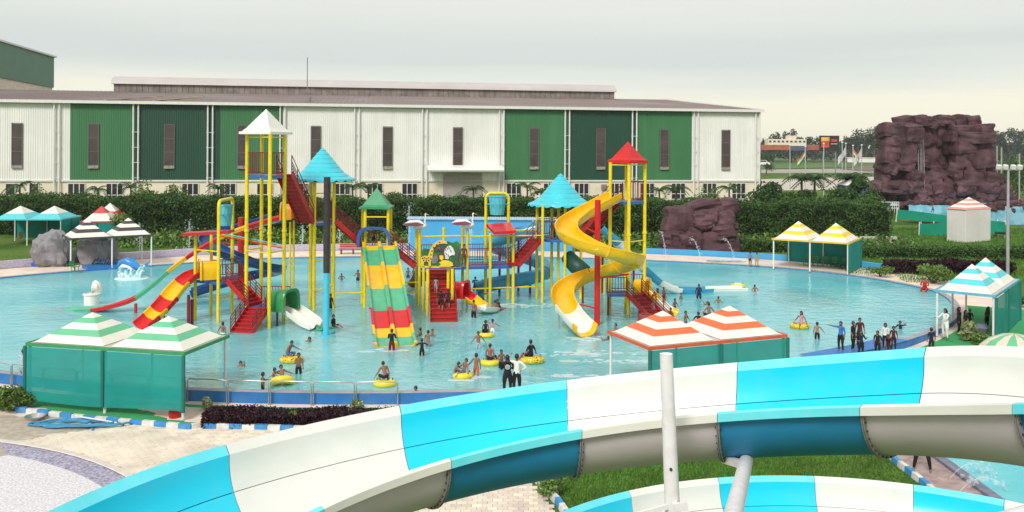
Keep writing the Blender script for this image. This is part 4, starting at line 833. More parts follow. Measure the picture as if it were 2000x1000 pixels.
# white booth with pink striped roof
BT = thing('booth', 'white closed booth with pink striped peaked roof on the right lawn', 'booth', at(1886, 474, .1)); c0 = at(1886, 474, .1); l0, r0 = at(1850, 470, .1), at(1934, 470, .1); bk = l0+r0-c0; BH = 3.5
BWH = mat('booth_white', (.70, .68, .65), .6, .05, .5, dirt=(.5, .47, .43), dirt_amt=.4, dscale=.6)
for a, c in ((c0, l0), (c0, r0), (l0, bk), (r0, bk)):
    for k in range(4):
        x, y = a.lerp(c, k/4), a.lerp(c, (k+1)/4-.006); MB().beam(x+V(0, 0, BH/2), y+V(0, 0, BH/2), .08, BH).build('wall_panel', BWH, BT)
ce = (l0+r0)/2; acc = 0; bs = [(PB, .9), (RW, 1), (PB, .9), (RW, 1), (PB, .8), (RW, .9)]; tot = sum(x for _, x in bs)
for m_, f_ in bs:
    t0, t1 = acc/tot, (acc+f_)/tot; acc += f_; R0 = [ce+(q-ce)*1.07*(1-t0)+V(0, 0, BH+1.25*t0) for q in (c0, r0, bk, l0)]; R1 = [ce+(q-ce)*1.07*(1-min(t1, .99))+V(0, 0, BH+1.25*t1) for q in (c0, r0, bk, l0)]
    MB().add(R0+R1, [(0, 1, 5, 4), (1, 2, 6, 5), (2, 3, 7, 6), (3, 0, 4, 7)]).build('roof_band', m_, BT)
b = MB(); p = at(1958, 465, .1); b.box(p+V(0, 0, .7), (1.6, .7, .06)); 
for x in (-.7, .7): b.box(p+V(x, 0, .35), (.05, .5, .7))
b.build('table', mat('dark_table', (.08, .07, .07), .6), label='dark table beside the white striped booth', cat='table')
TT = thing('tent', 'small blue tent with cream peaked roof beyond the hedge', 'tent', at(1664, 376, d=140)); q = at(1664, 376, d=140)
MB().box(q+V(0, 0, .4), (3.4, 3.4, 1.6)).build('tent_wall', mat('tent_blue', (.05, .13, .3), .7), TT); MB().lathe(q+V(0, 0, 1.2), [(2.6, 0), (.05, 1.2)], 4, rot=math.pi/4).build('tent_roof', RW, TT)
# beach umbrella behind the big slide at the right edge
UM = thing('beach_umbrella', 'green and cream striped umbrella peeking over the big slide', 'umbrella', at(1980, 760, -.5)); uc = at(1981, 677, d=36); 
MB().tube([V(uc.x, uc.y, -.5), uc+V(0, 0, .35)], .03, 8).build('pole', WHP, UM); n = 16
for k in range(n):
    b = MB(); rows = [(.03, .52), (.5, .45), (.95, .25), (1.3, -.08)]; b.v = [uc+V(r*math.cos(2*math.pi*(k+j)/n), r*math.sin(2*math.pi*(k+j)/n), z) for r, z in rows for j in (0, 1)]; b.f = [(2*i, 2*i+1, 2*i+3, 2*i+2) for i in range(3)]; b.m = [0]*3
    b.build('canopy_panel', (GB_, mat('umbrella_cream', (.72, .58, .47), .8))[k % 2], UM)
# ================================================================== big near slides
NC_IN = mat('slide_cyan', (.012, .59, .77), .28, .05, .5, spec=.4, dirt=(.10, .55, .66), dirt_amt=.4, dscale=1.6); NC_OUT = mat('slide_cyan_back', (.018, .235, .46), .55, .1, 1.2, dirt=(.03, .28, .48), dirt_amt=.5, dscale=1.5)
NC_LIP = mat('slide_cyan_lip', (.13, .70, .80), .4, .05, 1.5, dirt=(.4, .75, .8), dirt_amt=.25, dscale=3)
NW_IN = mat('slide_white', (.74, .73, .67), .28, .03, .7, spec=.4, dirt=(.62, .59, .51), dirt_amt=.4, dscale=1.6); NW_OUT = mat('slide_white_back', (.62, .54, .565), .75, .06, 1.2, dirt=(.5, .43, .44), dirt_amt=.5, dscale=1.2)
FLG = mat('slide_flange', (.28, .26, .25), .6, .2, 5, dirt=(.12, .10, .09), dirt_amt=.5, dscale=5); BOLT = mat('bolt', (.05, .045, .045), .5)
def bigslide(lab, C, rf, rn, zf, zn, ths, first_cyan, loc):
    root = thing('water_slide', lab, 'water slide', loc)
    def frame(th):
        f_ = V(C[0]+rf*math.sin(th), C[1]+rf*math.cos(th), zf(th)); n_ = V(C[0]+rn*math.sin(th), C[1]+rn*math.cos(th), zn(th)); a = (f_-n_)/2; c = (f_+n_)/2; R = a.length; a = a/R
        t_ = V(math.cos(th), -math.sin(th), 0); dn = a.cross(t_).normalized()
        if dn.z > 0: dn = -dn
        return c, a, dn, R
    PH = [math.pi*i/22 for i in range(23)]
    SPL = 4
    for k in range(len(ths)-1):
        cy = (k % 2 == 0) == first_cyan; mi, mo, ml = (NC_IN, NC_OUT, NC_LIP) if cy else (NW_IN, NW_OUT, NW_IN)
        g = .0035; t0, t1 = ths[k]+g/4, ths[k+1]-g/4; n = 12; fr_ = [frame(t0+(t1-t0)*i/n) for i in range(n+1)]
        # wall panel (upper far side with lip), floor panel (rest with near lip)
        def prof(part):
            res = []
            if part == 0: ph = PH[:SPL+1]
            else: ph = PH[SPL:]
            e_ = .004
            inn = [(math.cos(p_), math.sin(p_)) for p_ in ph]
            return inn
        for part, nm in ((0, 'wall_panel'), (1, 'floor_panel')):
            b = MB(); inn = prof(part); m = None
            for (c, a, dn, R) in fr_:
                row = [c+a*(x*R)+dn*(y*R*.84) for x, y in inn]
                ou = [c+a*(x*(R+.03))+dn*(y*(R*.84+.03)) for x, y in inn]
                if part == 0: 
                    row[-1] = row[-1]-(row[-1]-row[-2]).normalized()*.006
                    lip = [c+a*(R+.10)-dn*.10, c+a*(R+.135)-dn*.075, c+a*(R+.13)+dn*.05]
                    row = lip[::-1]+row; full = row+ou[::-1]
                    nlip = 3
                else:
                    row[0] = row[0]+(row[1]-row[0]).normalized()*.004
                    lip = [c-a*(R+.045)-dn*.085, c-a*(R+.125)-dn*.08, c-a*(R+.132)+dn*.015]
                    full = row+lip+ou[::-1]; nlip = 0
                if m is None: m = len(full)
                b.v += full
            ni = len(inn)
            for i in range(n):
                for q in range(m):
                    q2 = (q+1) % m; b.f.append((i*m+q, i*m+q2, (i+1)*m+q2, (i+1)*m+q))
                    if part == 0: mm = 2 if q < 3 else (0 if q < 3+ni-1 else 1)
                    else: mm = 0 if q < ni-1 else (2 if q < ni+2 else 1)
                    b.m.append(mm)
            b.f += [tuple(range(m)), tuple(n*m+q for q in range(m))[::-1]]; b.m += [1, 1]
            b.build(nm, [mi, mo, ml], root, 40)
        # joint flange with bolts on the near outside
        c, a, dn, R = frame(ths[k]); tv = V(math.cos(ths[k]), -math.sin(ths[k]), 0)
        for sgn in (-1, 1):
            b = MB(); ar = [math.pi*(.30+.70*i/16) for i in range(17)]
            for off_ in (.004, .018):
                for rr in (R+.035, R+.085): b.v += [c+a*(math.cos(p_)*rr)+dn*(math.sin(p_)*rr*.84)+tv*(off_*sgn) for p_ in ar]
            q = 17
            for i in range(16): b.f += [(i, i+1, q+i+1, q+i), (2*q+i, 2*q+i+1, 3*q+i+1, 3*q+i), (q+i, q+i+1, 3*q+i+1, 3*q+i)]; b.m += [0]*3
            fl = b.build('flange', FLG, root)
            b = MB()
            for i in range(1, 16):
                p_ = ar[i]; z_ = c+a*(math.cos(p_)*(R+.06))+dn*(math.sin(p_)*(R+.06)*.84); b.tube([z_+tv*(.018*sgn), z_+tv*(.036*sgn)], .012, 6)
            b.build('bolts', BOLT, fl)
    return root, frame
TH = [-.8242+.3965*k for k in range(-2, 7)]
SL1, fr1 = bigslide('big half pipe water slide with alternating cyan and white sections crossing the foreground', (1.036, 6.97), 6.235, 4.337, lambda t: 6.435+.802*t+.4715*t*t-.8*max(0, -t-.82)**2-2.2*max(0, t-.74)**2, lambda t: 6.375+.713*t+.187*t*t, TH, False, (1.04, 6.97, -.5))
JP = [at(x, y, 3.0) for x, y in ((1228, 951), (1407, 930), (1592, 926), (1783, 935), (1962, 968))]; C2 = (5.95, 12.1)
t2 = [math.atan2(p.x-C2[0], p.y-C2[1]) for p in JP]; dt = t2[1]-t2[0]; t2 = [t2[0]-2*dt, t2[0]-dt]+t2+[t2[-1]+.3]
SL2, fr2 = bigslide('lower half pipe water slide with cyan and white sections under the big one', C2, 7.05, 5.05, lambda t: 2.82, lambda t: 2.82, t2, False, (5.95, 12.1, -.5))
# support frame of the slides
SP = thing('slide_support', 'bare white steel pipe post standing in front of the big slide', 'support post', (2.2, 10.4, -.5)); b = MB()
b.tube([(2.2, 10.4, -.5), (1.906, 10.4, 5.74), (1.82, 10.4, 7.59)], [.098, .09, .075], 20, caps=False); b.tube([(1.82, 10.4, 7.59), (1.835, 10.4, 7.3)], [.064, .064], 20, caps=True); b.add([], [])
for p_ in range(20):
    a0, a1 = 2*math.pi*p_/20, 2*math.pi*(p_+1)/20; c = V(1.82, 10.4, 7.59); b.add([c+V(math.cos(a0), math.sin(a0), 0)*.075, c+V(math.cos(a1), math.sin(a1), 0)*.075, c+V(math.cos(a1), math.sin(a1), 0)*.062, c+V(math.cos(a0), math.sin(a0), 0)*.062], [(0, 1, 2, 3)])
POSTM = mat('scuffed_white_pipe', (.80, .77, .78), .45, .04, 3, dirt=(.42, .36, .34), dirt_amt=.35, dscale=7); b.build('pipe', POSTM, SP, 40)
MB().tube([(1.868, 10.318, 6.27), (1.868, 10.30, 6.27)], .018, 8).build('bolt_hole', BOLT, SP); MB().beam((1.83, 10.33, 5.83), (1.45, 10.3, 5.73), .04, .06).build('bracket', POSTM, SP); MB().beam((1.9, 10.3, 5.83), (2.06, 10.28, 5.86), .05, .09).build('bracket', POSTM, SP)
MA = thing('slide_mast', 'thick white pipe arms reaching out under the big slide joints', 'support frame', (1.7, 6.9, -.5))
MB().tube([(1.7, 6.9, -.5), (1.7, 6.9, 7.0)], .16, 20).build('mast', POSTM, MA, 40); b = MB(); b.tube([(1.72, 7.0, 6.93), (2.07, 8.2, 6.64), (3.02, 11.35, 6.02)], [.085, .085, .085], 16); b.build('arm', POSTM, MA, 40)
b = MB(); b.tube([(1.7, 6.9, 6.6), (4.3, 7.95, 6.62), (5.6, 8.5, 6.7)], [.1, .1, .1], 16); b.build('arm', POSTM, MA, 40)
c, a, dn, R = fr1(TH[5]); q = c-a*(R*.45)+dn*(R*.78); MB().beam(q, (2.86, 10.75, 6.16), .09, .09).build('bracket', POSTM, MA); MB().beam(q, (3.02, 11.3, 6.04), .16, .05).build('bracket', POSTM, MA)
# ================================================================== play structure
def W0(px, py): p = at(px, py, 0); return V(p.x, p.y, 0)
def post(root, p, zt, r=.085, m_=None, z0=-.55, collar=None, nm='post'):
    b = MB(); b.tube([(p.x, p.y, z0), (p.x, p.y, zt)], r, 10, caps=True)
    for c in (collar or []): b.tube([(p.x, p.y, c-.06), (p.x, p.y, c+.06)], r*1.35, 10)
    return b.build(nm, m_ or YEL, root, 40)
def rail(root, p, q, h=1.0, nb=None, m_=None, r=.02, nm='railing'):
    p, q = Vector(p), Vector(q); b = MB(); l = (q-p).length; nb = nb or max(3, int(l/.16))
    for z in (.12, h): b.tube([p+V(0, 0, z), q+V(0, 0, z)], r*1.3, 6)
    for k in range(nb+1): u = p.lerp(q, k/nb); b.tube([u+V(0, 0, .02 if k in (0, nb) else .12), u+V(0, 0, h)], r*(1.4 if k in (0, nb) else .8), 5)
    return b.build(nm, m_ or MAR, root)
def pyr_roof(root, c, R, z, h, n, rot, tiers, m_, lip=.14, cap=None):
    for k in range(tiers):
        t0, t1 = k/tiers, (k+1)/tiers; r0, r1 = R*(.86 if k else .90)*(1-t0)+.0, R*.86*(1-t1)+.02; zz = z+lip+h*t0
        MB().lathe((c.x, c.y, 0), [(r0*.97, zz-.02), (r0, zz), (max(r1, .02), zz+h/tiers)], n, rot=rot).build('roof_tier', m_, root)
    MB().lathe((c.x, c.y, 0), [(R*.5, z+.02), (R*1.0, z), (R*1.0, z+lip), (R*.85, z+lip+.03)], n, rot=rot).build('roof_fascia', m_, root)
def bell_roof(root, c, R, z, h, m_, under):
    prof = [(1.0, 0), (.80, .10), (.64, .22), (.52, .36), (.41, .50), (.30, .64), (.19, .78), (.09, .90), (.0, 1.0)]; NS = 20; K = NS*6
    for k in range(len(prof)-1):
        (r0, z0), (r1, z1) = prof[k], prof[k+1]; b = MB(); ph = .5*(k % 2); ov = .04
        for i in range(K):
            a = 2*math.pi*i/K; s_ = abs(math.sin((a/(2*math.pi)*NS+ph)*math.pi)); dn = s_*.085*(1.3 if k == 0 else .8); rr = R*r0*1.0+(0.02 if k else 0)
            b.v += [V(c.x+rr*math.cos(a), c.y+rr*math.sin(a), z+h*z0-dn+.0), V(c.x+rr*math.cos(a)*.985, c.y+rr*math.sin(a)*.985, z+h*z0+.05), V(c.x+(R*r1+.01)*math.cos(a), c.y+(R*r1+.01)*math.sin(a), z+h*z1+.01)]
        b.f = []
        for i in range(K):
            j = (i+1) % K; b.f += [(3*i, 3*j, 3*j+1, 3*i+1), (3*i+1, 3*j+1, 3*j+2, 3*i+2)]; b.m += [0, 0]
        b.build('roof_tier', m_, root, 25)
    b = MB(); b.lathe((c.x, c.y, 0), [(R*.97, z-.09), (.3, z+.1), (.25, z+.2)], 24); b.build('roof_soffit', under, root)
def stairs(lab, p0, p1, wd, n, rh=.95, m_=None, group='red stairs', side=(-1, 1), closed=True, bars=True):
    p0, p1 = Vector(p0), Vector(p1); m_ = m_ or REDP; d = p1-p0; hd = V(d.x, d.y, 0); hl = hd.length; u = hd/hl; s_ = V(-u.y, u.x, 0); t = thing('stairs', lab, 'stairs', V(p0.x, p0.y, p0.z), group)
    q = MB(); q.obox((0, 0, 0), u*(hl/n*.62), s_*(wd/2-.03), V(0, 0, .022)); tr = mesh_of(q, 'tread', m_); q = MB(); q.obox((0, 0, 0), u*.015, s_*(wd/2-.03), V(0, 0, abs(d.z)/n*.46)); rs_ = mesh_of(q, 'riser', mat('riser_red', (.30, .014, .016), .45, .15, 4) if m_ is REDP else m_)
    for k in range(n):
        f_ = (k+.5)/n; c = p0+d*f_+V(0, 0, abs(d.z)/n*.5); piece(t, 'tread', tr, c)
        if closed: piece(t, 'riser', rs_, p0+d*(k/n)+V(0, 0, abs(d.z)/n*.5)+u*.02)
    for sg in (-1, 1):
        e = s_*(sg*wd/2); MB().beam(p0+e+V(0, 0, .08), p1+e+V(0, 0, .08), .05, .30).build('stringer', m_, t)
        if sg in side:
            b = MB(); nb = 4
            for k in range(nb+1): x = p0.lerp(p1, k/nb)+e; b.tube([x, x+V(0, 0, rh)], .026, 6)
            for z in ((.4, .58, .76, rh) if bars else (rh,)): b.tube([p0+e+V(0, 0, z), p1+e+V(0, 0, z)], .024, 6)
            b.build('handrail', MAR, t)
    return t
def plate(root, pts, th, m_, nm='platform'):
    b = MB(); n = len(pts); b.v = [Vector(p) for p in pts]+[Vector(p)-V(0, 0, th) for p in pts]; b.f = [tuple(range(n)), tuple(range(n, 2*n))[::-1]]+[(i, n+i, n+(i+1) % n, (i+1) % n) for i in range(n)]; b.m = [0]*len(b.f)
    return b.build(nm, m_, root)
def uprof(w_, h, t=.04, lanes=1, ridge=.2, lip=.06, nseg=10):
    inn = []
    if lanes == 1:
        for i in range(nseg+1):
            a = math.pi*i/nseg; x = math.cos(a); inn.append((w_*(abs(x)**.75)*(1 if x >= 0 else -1), h*(1-math.sin(a)**.8)))
    else:
        inn = [(w_, h), (w_*.98, h*.2), (w_*.9, 0), (.14, 0), (.09, ridge), (0, ridge+.03), (-.09, ridge), (-.14, 0), (-w_*.9, 0), (-w_*.98, h*.2), (-w_, h)]
    o = [(-w_-lip, h+.02), (-w_-lip-.01, h-.05), (-w_-t, h-.06)]; ou = [(x*(1+t/w_), y-t) for x, y in inn[::-1] if y < h*.85]; e = [(w_+t, h-.06), (w_+lip+.01, h-.05), (w_+lip, h+.02)]
    return inn+o+ou+e
def trough(lab, pts, w_, h, segs, lanes=1, n=9, loc=None, group='slides', name='slide', end=None, bank=None, ridge=.2, lip=.06):
    P = crom(pts, n); t = thing(name, lab, 'slide', loc or V(P[-1].x, P[-1].y, 0), group); L_ = [0]
    for a, c in zip(P[:-1], P[1:]): L_.append(L_[-1]+(c-a).length)
    tot = L_[-1]; sm_ = sum(f_ for _, f_ in segs); acc = 0; pr = uprof(w_, h, lanes=lanes, ridge=ridge, lip=lip)
    for m_, f_ in segs:
        a, c = acc/sm_*tot, (acc+f_)/sm_*tot; acc += f_
        def pos(s):
            for i in range(len(P)-1):
                if L_[i+1] >= s-1e-6: return P[i].lerp(P[i+1], min(1, max(0, (s-L_[i])/max(1e-6, L_[i+1]-L_[i]))))
            return P[-1]
        k = max(2, int((c-a)/.22)); pts_ = [pos(a+.006+(c-a-.012)*i/k) for i in range(k+1)]
        MB().sweep(pts_, pr, bank=bank).build('slide_section', m_, t, 35)
        e0 = pts_[0]; tv = (pts_[1]-pts_[0]).normalized()
        if acc > f_: MB().sweep([e0-tv*.03, e0+tv*.03], [(x*1.06, y-.025) for x, y in pr]).build('joint_flange', m_, t)
    return t
def hood(root, c, dirv, w_, h, ln, m_, nm='entry_hood'):      # arched tunnel over a slide entry
    dirv = Vector(dirv).normalized(); s_ = V(-dirv.y, dirv.x, 0); b = MB(); ar = [math.pi*i/12 for i in range(13)]
    def P(l, k, g): a = ar[k]; x = math.cos(a); return Vector(c)+dirv*l+s_*((w_+g)*(abs(x)**.5)*(1 if x > 0 else -1))+V(0, 0, (h+g)*math.sin(a)**.6)
    for l, g in ((0, .12), (.09, .14), (.15, .0), (ln, 0), (ln, -.04), (.05, -.04)): b.v += [P(l, k, g) for k in range(13)]
    for i in range(6):
        j = (i+1) % 6; b.f += [(i*13+k, i*13+k+1, j*13+k+1, j*13+k) for k in range(12)]; b.m += [0]*12
    return b.build(nm, m_, root, 40)
def colmn(lab, p, z0, z1, r, m_, arms=()):
    t = thing('support_column', lab, 'column', V(p.x, p.y, z0)); MB().tube([(p.x, p.y, z0), (p.x, p.y, z1)], r, 12).build('shaft', m_, t, 40)
    for q in arms: MB().tube([(p.x, p.y, q[2]-.25), q], .05, 6).build('arm', m_, t)
    MB().tube([(p.x, p.y, -.55), (p.x, p.y, -.02)], r*1.8, 12).build('base_flange', m_, t); return t
# ---- tall tower with white roof
F_, L_, R_ = W0(525.5, 641), W0(480.5, 632), W0(554, 631); B_ = L_+R_-F_; ctr = (L_+R_)/2; rot = math.atan2((F_-ctr).y, (F_-ctr).x)
T1 = thing('play_tower', 'tallest yellow play tower with a white pyramid roof', 'play tower', ctr, 'play towers')
for p in (F_, L_, R_, B_): post(T1, p, 10.65, .105, collar=[5.2])
plate(T1, [p+V(0, 0, 8.35) for p in (F_, R_, B_, L_)], .16, BLUP)
rail(T1, F_+V(0, 0, 8.35), L_+V(0, 0, 8.35), 1.25); rail(T1, L_+V(0, 0, 8.35), B_+V(0, 0, 8.35), 1.25); rail(T1, F_.lerp(R_, .05)+V(0, 0, 8.35), R_+V(0, 0, 8.35), 1.25)
pyr_roof(T1, ctr, 1.48, 10.62, 1.28, 4, rot, 7, WHG, .14)
for a, c, z in ((F_, L_, 10.45), (F_, R_, 10.45), (F_, L_, 4.1), (F_, R_, 4.1), (L_, B_, 4.1)): MB().tube([a+V(0, 0, z), c+V(0, 0, z)], .035, 6).build('tie_pipe', YEL, T1)
for c_, dz, k in ((REDP, .12, .2), (mat('orange_pipe', (.7, .2, .03), .4), .2, .2), (mat('cyan_pipe', (.1, .5, .6), .4), .3, .2)): MB().tube([W0(428, 630)+V(0, 0, 4.75+dz), R_+V(0, .2, 4.05+dz)], .03, 6).build('spray_pipe', c_, T1)
# ---- left cyan bell-roof tower
P613, P607, P651 = W0(613, 607), W0(606, 597), W0(651, 602); P4 = P607+P651-P613; c2 = (P607+P651)/2
T2 = thing('play_tower', 'play tower with a flared cyan roof left of centre beside the black column', 'play tower', c2, 'play towers')
for p in (P613, P607, P651, P4): post(T2, p, 7.9, .105, collar=[5.0])
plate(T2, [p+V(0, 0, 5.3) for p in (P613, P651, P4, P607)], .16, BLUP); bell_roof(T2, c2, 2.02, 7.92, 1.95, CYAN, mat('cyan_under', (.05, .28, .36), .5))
rail(T2, P613+V(0, 0, 5.3), P651+V(0, 0, 5.3), 1.25); rail(T2, P651+V(0, 0, 5.3), P4+V(0, 0, 5.3), 1.25)
MB().tube([P613+V(0, 0, 7.1), P651+V(0, 0, 7.1)], .035, 6).build('tie_pipe', YEL, T2); MB().tube([P613+V(0, 0, 1.1), P651+V(0, 0, 1.5)], .05, 6).build('tie_pipe', YEL, T2); MB().tube([P613+V(0, 0, 3), P651+V(0, 0, 3)], .04, 6).build('tie_pipe', YEL, T2)
for px, py in ((566, 596), (573, 590)): post(T2, W0(px, py), 5.2, .07)
stairs('red stairs climbing from the left cyan tower to the white roofed tower', (-12.35, 53.5, 5.3), (-13.0, 50.7, 8.35), .95, 13, 1.1)
# ---- black and cyan column
kc = W0(637, 655); KC = thing('spray_column', 'thick column, black above and cyan below, standing in the pool', 'column', kc)
MB().tube([(kc.x, kc.y, -.55), (kc.x, kc.y, 3.35)], .165, 16).build('lower_shaft', mat('cyan_column', (.06, .50, .68), .4, .05), KC, 40); MB().tube([(kc.x, kc.y, 3.3), (kc.x, kc.y, 5.8), (kc.x, kc.y, 8.35)], [.172, .182, .176], 16).build('black_wrap', BLACK, KC, 40); MB().tube([(kc.x, kc.y, -.04), (kc.x, kc.y, .02)], .4, 16).build('base_flange', mat('cyan_column', (0, 0, 0)), KC)
# ---- green tower
a_, b_, c_, d_ = W0(712, 600), W0(707.5, 593), W0(757, 600), W0(762, 592); c3 = (a_+b_+c_+d_)/4
T3 = thing('play_tower', 'play tower with a small green pyramid roof above the double slide', 'play tower', c3, 'play towers')
for p in (a_, b_, c_, d_): post(T3, p, 6.2, .1)
plate(T3, [p+V(0, 0, 3.75) for p in (a_, c_, d_, b_)], .16, BLUP); pyr_roof(T3, c3, 1.38, 6.1, 1.15, 4, math.pi/4, 9, mat('green_roof', (.035, .27, .12), .4, .12, 2), .12)
MB().tube([a_+V(0, 0, 5.6), c_+V(0, 0, 5.6)], .05, 6).build('tie_pipe', YEL, T3); MB().tube([W0(651, 602)+V(0, 0, .9), a_+V(0, 0, .9)], .055, 8).build('tie_pipe', YEL, T3)
hood(T3, V(c3.x, 54.55, 3.75), (0, 1, 0), .92, 1.15, .75, BLUP)
rail(T3, b_+V(0, 0, 3.75), d_+V(0, 0, 3.75), 1.1)
tp, ep = at(740.5, 480, d=54.6), at(773, 678, 0)
YG, GG, RG_ = YELG, GRNG, REDG
dz = ep-tp
trough('wide double lane slide with yellow, green and red bands', [tp+V(0, 0, .02), tp+V(dz.x*.03, dz.y*.04, -.02), tp+dz*.12+V(0, 0, .06), tp+dz*.5+V(0, 0, -.02), tp+dz*.83+V(0, 0, -.16), tp+dz*.95+V(0, 0, -.10), ep+V(0, 0, -.03)], .92, .24, [(YG, .07), (GG, .17), (YG, .245), (GG, .205), (RG_, .15), (YG, .08), (GG, .085), (YG, .02)], lanes=2, ridge=.24, lip=.12)
stairs('red stairs between the left cyan tower and the green tower', (-9.45, 55.75, 3.75), (-11.0, 55.0, 5.3), .9, 8, 1.05)
stairs('red stairs descending right from the green tower', (-6.05, 55.9, 2.4), (-7.75, 55.9, 3.75), .9, 7, 1.05)
# ---- left low platform with tipping bucket
Q = {k: W0(k, y) for k, y in ((381, 624), (412, 617), (426, 630), (453, 611))}
T0 = thing('play_platform', 'low yellow platform with red slatted canopy at the left of the towers', 'play platform', (Q[381]+Q[453])/2, 'play platforms')
for k in (381, 412): post(T0, Q[k], 4.85, .095)
plate(T0, [Q[381]+V(0, 0, 2.25), Q[426]+V(.15, 0, 2.25), Q[453]+V(.5, 0, 2.25), Q[412]+V(0, 0, 2.25)], .14, BLUP)
b = MB(); p, q = at(362, 457, d=50.6), at(452, 452, d=50.6); b.beam(p, q, 1.15, .16); b.build('canopy', REDP, T0)
rail(T0, Q[412]+V(0, 0, 2.25), Q[453]+V(.4, 0, 2.25), 1.0); rail(T0, Q[426]+V(.1, 0, 2.25), Q[426]+V(.9, .8, 2.25), 1.0); hood(T0, at(388, 545, d=50.6), (.75, .35, 0), .6, 1.0, 1.15, YELG)
MB().tube([Q[412]+V(0, 0, 1), Q[453]+V(0, 0, 1)], .05, 6).build('tie_pipe', YEL, T0); MB().tube([Q[381]+V(0, 0, 4.0), Q[426]+V(0, 0, 4.0)], .04, 6).build('tie_pipe', YEL, T0)
def bucket(lab, A, B, zt, zc, rt, hb, m_, low):
    t = thing('tipping_bucket', lab, 'tipping bucket', V((A.x+B.x)/2, (A.y+B.y)/2, 0), 'tipping buckets'); rr = .35; u = (B-A).normalized(); pts = [V(A.x, A.y, low), V(A.x, A.y, zt-rr)]
    for k in range(1, 6): an = math.pi/2*k/5; pts.append(A+u*(rr*(1-math.cos(an)))+V(0, 0, zt-rr+rr*math.sin(an)))
    pts += [p_ for p_ in [(B-u*(rr*(1-math.cos(math.pi/2*k/5)))+V(0, 0, zt-rr+rr*math.sin(math.pi/2*k/5))) for k in range(5, -1, -1)]]+[V(B.x, B.y, low)]
    MB().tube(pts, .1, 10).build('frame', YEL, t, 40); c = (A+B)/2+V(0, -.1, zc)
    n = 14
    for k in range(n):
        a0, a1 = 2*math.pi*(k+.04)/n, 2*math.pi*(k+.96)/n; b = MB(); b.v = [c+V(r*math.cos(a), r*math.sin(a), z) for r, z in ((rt*.78, 0), (rt, hb), (rt-.05, hb), (rt*.78-.05, .02)) for a in (a0, a1)]
        b.f = [(0, 1, 3, 2), (2, 3, 5, 4), (4, 5, 7, 6), (6, 7, 1, 0), (0, 2, 4, 6), (1, 7, 5, 3)]; b.m = [0]*6; b.build('stave', m_, t)
    MB().lathe(c, [(rt*.76, .0), (rt*.9, hb*.55), (rt*.9, hb*.55+.02)], 20).build('bucket_inner', mat('bucket_inner', (.05, .40, .5), .4), t); MB().lathe(c, [(rt*1.02, hb-.08), (rt*1.05, hb-.06), (rt*1.05, hb), (rt*1.0, hb+.02)], 20, caps=False).build('rim', m_, t); MB().tube([A+V(0, -.1, zc+hb*.55), B+V(0, -.1, zc+hb*.55)], .035, 6).build('axle', m_, t)
BK = mat('bucket_cyan', (.10, .50, .60), .35, .08, 2)
bucket('cyan tipping bucket in a yellow frame at the left', Q[426]-V(.0, 0, 0), Q[453], 6.85, 5.35, .43, 1.2, BK, -.5)
stairs('upper red stairs from the landing to the low left platform', (-14.35, 49.9, 1.0), (-15.9, 50.75, 2.25), .95, 7, .95)
LD = thing('stair_landing', 'small blue landing between the two red left stairs', 'landing', (-14, 49.7, 0)); plate(LD, [V(-14.7, 49.2, 1.02), V(-13.2, 49.2, 1.02), V(-13.0, 50.3, 1.02), V(-14.3, 50.5, 1.02)], .12, BLUP); rail(LD, V(-14.2, 50.5, 1.02), V(-12.6, 50.6, 1.02), .95)
for p in (V(-14.5, 49.3, 0), V(-13.0, 49.4, 0)): post(LD, p, 1.0, .06, MAR)
stairs('lower red stairs rising from the pool at the left', W0(471, 650)+V(0, 0, -.12), (-13.95, 49.25, 1.0), 1.25, 7, .95)
# ---- orange entry, long narrow slide
trough('wide red and yellow slide curving down at the left', [at(393, 541, d=50.9), at(376, 546, d=50.6), at(352, 568, d=50), at(328, 598, d=49.3), at(303, 624, d=48.6), at(280, 644, 0)], .62, .42, [(REDG, .24), (YELG, .25), (REDG, .2), (YELG, .13), (REDG, .18)])
EZ = [(548, 427, 55.4), (500, 440, 55.1), (440, 462, 54.7), (390, 490, 54.3), (345, 520, 54), (303, 556, 53.7), (265, 584, 53.4), (230, 597, 53.2)]
ES = trough('long narrow double slide in red, yellow and green reaching far left', [at(x, y, d=d) for x, y, d in EZ]+[at(196, 605, .08), at(150, 608, -.13), at(100, 611, -.2), at(60, 612, -.22)], .5, .17, [(REDG, .125), (YELG, .11), (REDG, .13), (YELG, .08), (GRNG, .145), (REDG, .15), (GRNG, .13), (REDG, .09), (YELG, .04)], lanes=2, ridge=.14)
hood(ES, at(549, 425, d=55.3)+V(0, 0, -.1), (1, .1, 0), .55, .95, .7, mat('orange_gelcoat', (.75, .27, .012), .25, .08))
for i, (px, py, zt, m_) in enumerate(((265, 611, .55, REDP), (368, 636, 1.7, MAR), (375, 634, 1.4, MAR))):
    p = W0(px, py); colmn(('short red slide support in the open water at left', 'maroon support under the wide red and yellow slide', 'second maroon support under the wide red and yellow slide')[i], p, -.55, zt, .09, m_)
# ---- navy spiral
trough('navy blue open spiral slide around a red column', [(-15.1, 57.6, 5.1), (-16.6, 59.2, 4.65), (-18.4, 59.6, 4.2), (-19.7, 58.6, 3.75), (-19.5, 57.2, 3.35), (-18.2, 56.2, 2.9), (-16.6, 56, 2.4), (-15.3, 56.8, 1.9), (-15.4, 58.3, 1.5), (-16.8, 59.3, 1.15), (-18.5, 58.9, .75), (-20.2, 58.4, .25), (-20.9, 58.2, .05)], .55, .5, [(NAVY, 1)]*7)
colmn('red column carrying the navy spiral slide', V(-17.6, 57.8, 0), -.55, 5.3, .2, REDP, [V(-19.5, 58.3, 3.7), V(-16.2, 56.4, 2.3), V(-16.5, 59, 4.6)])
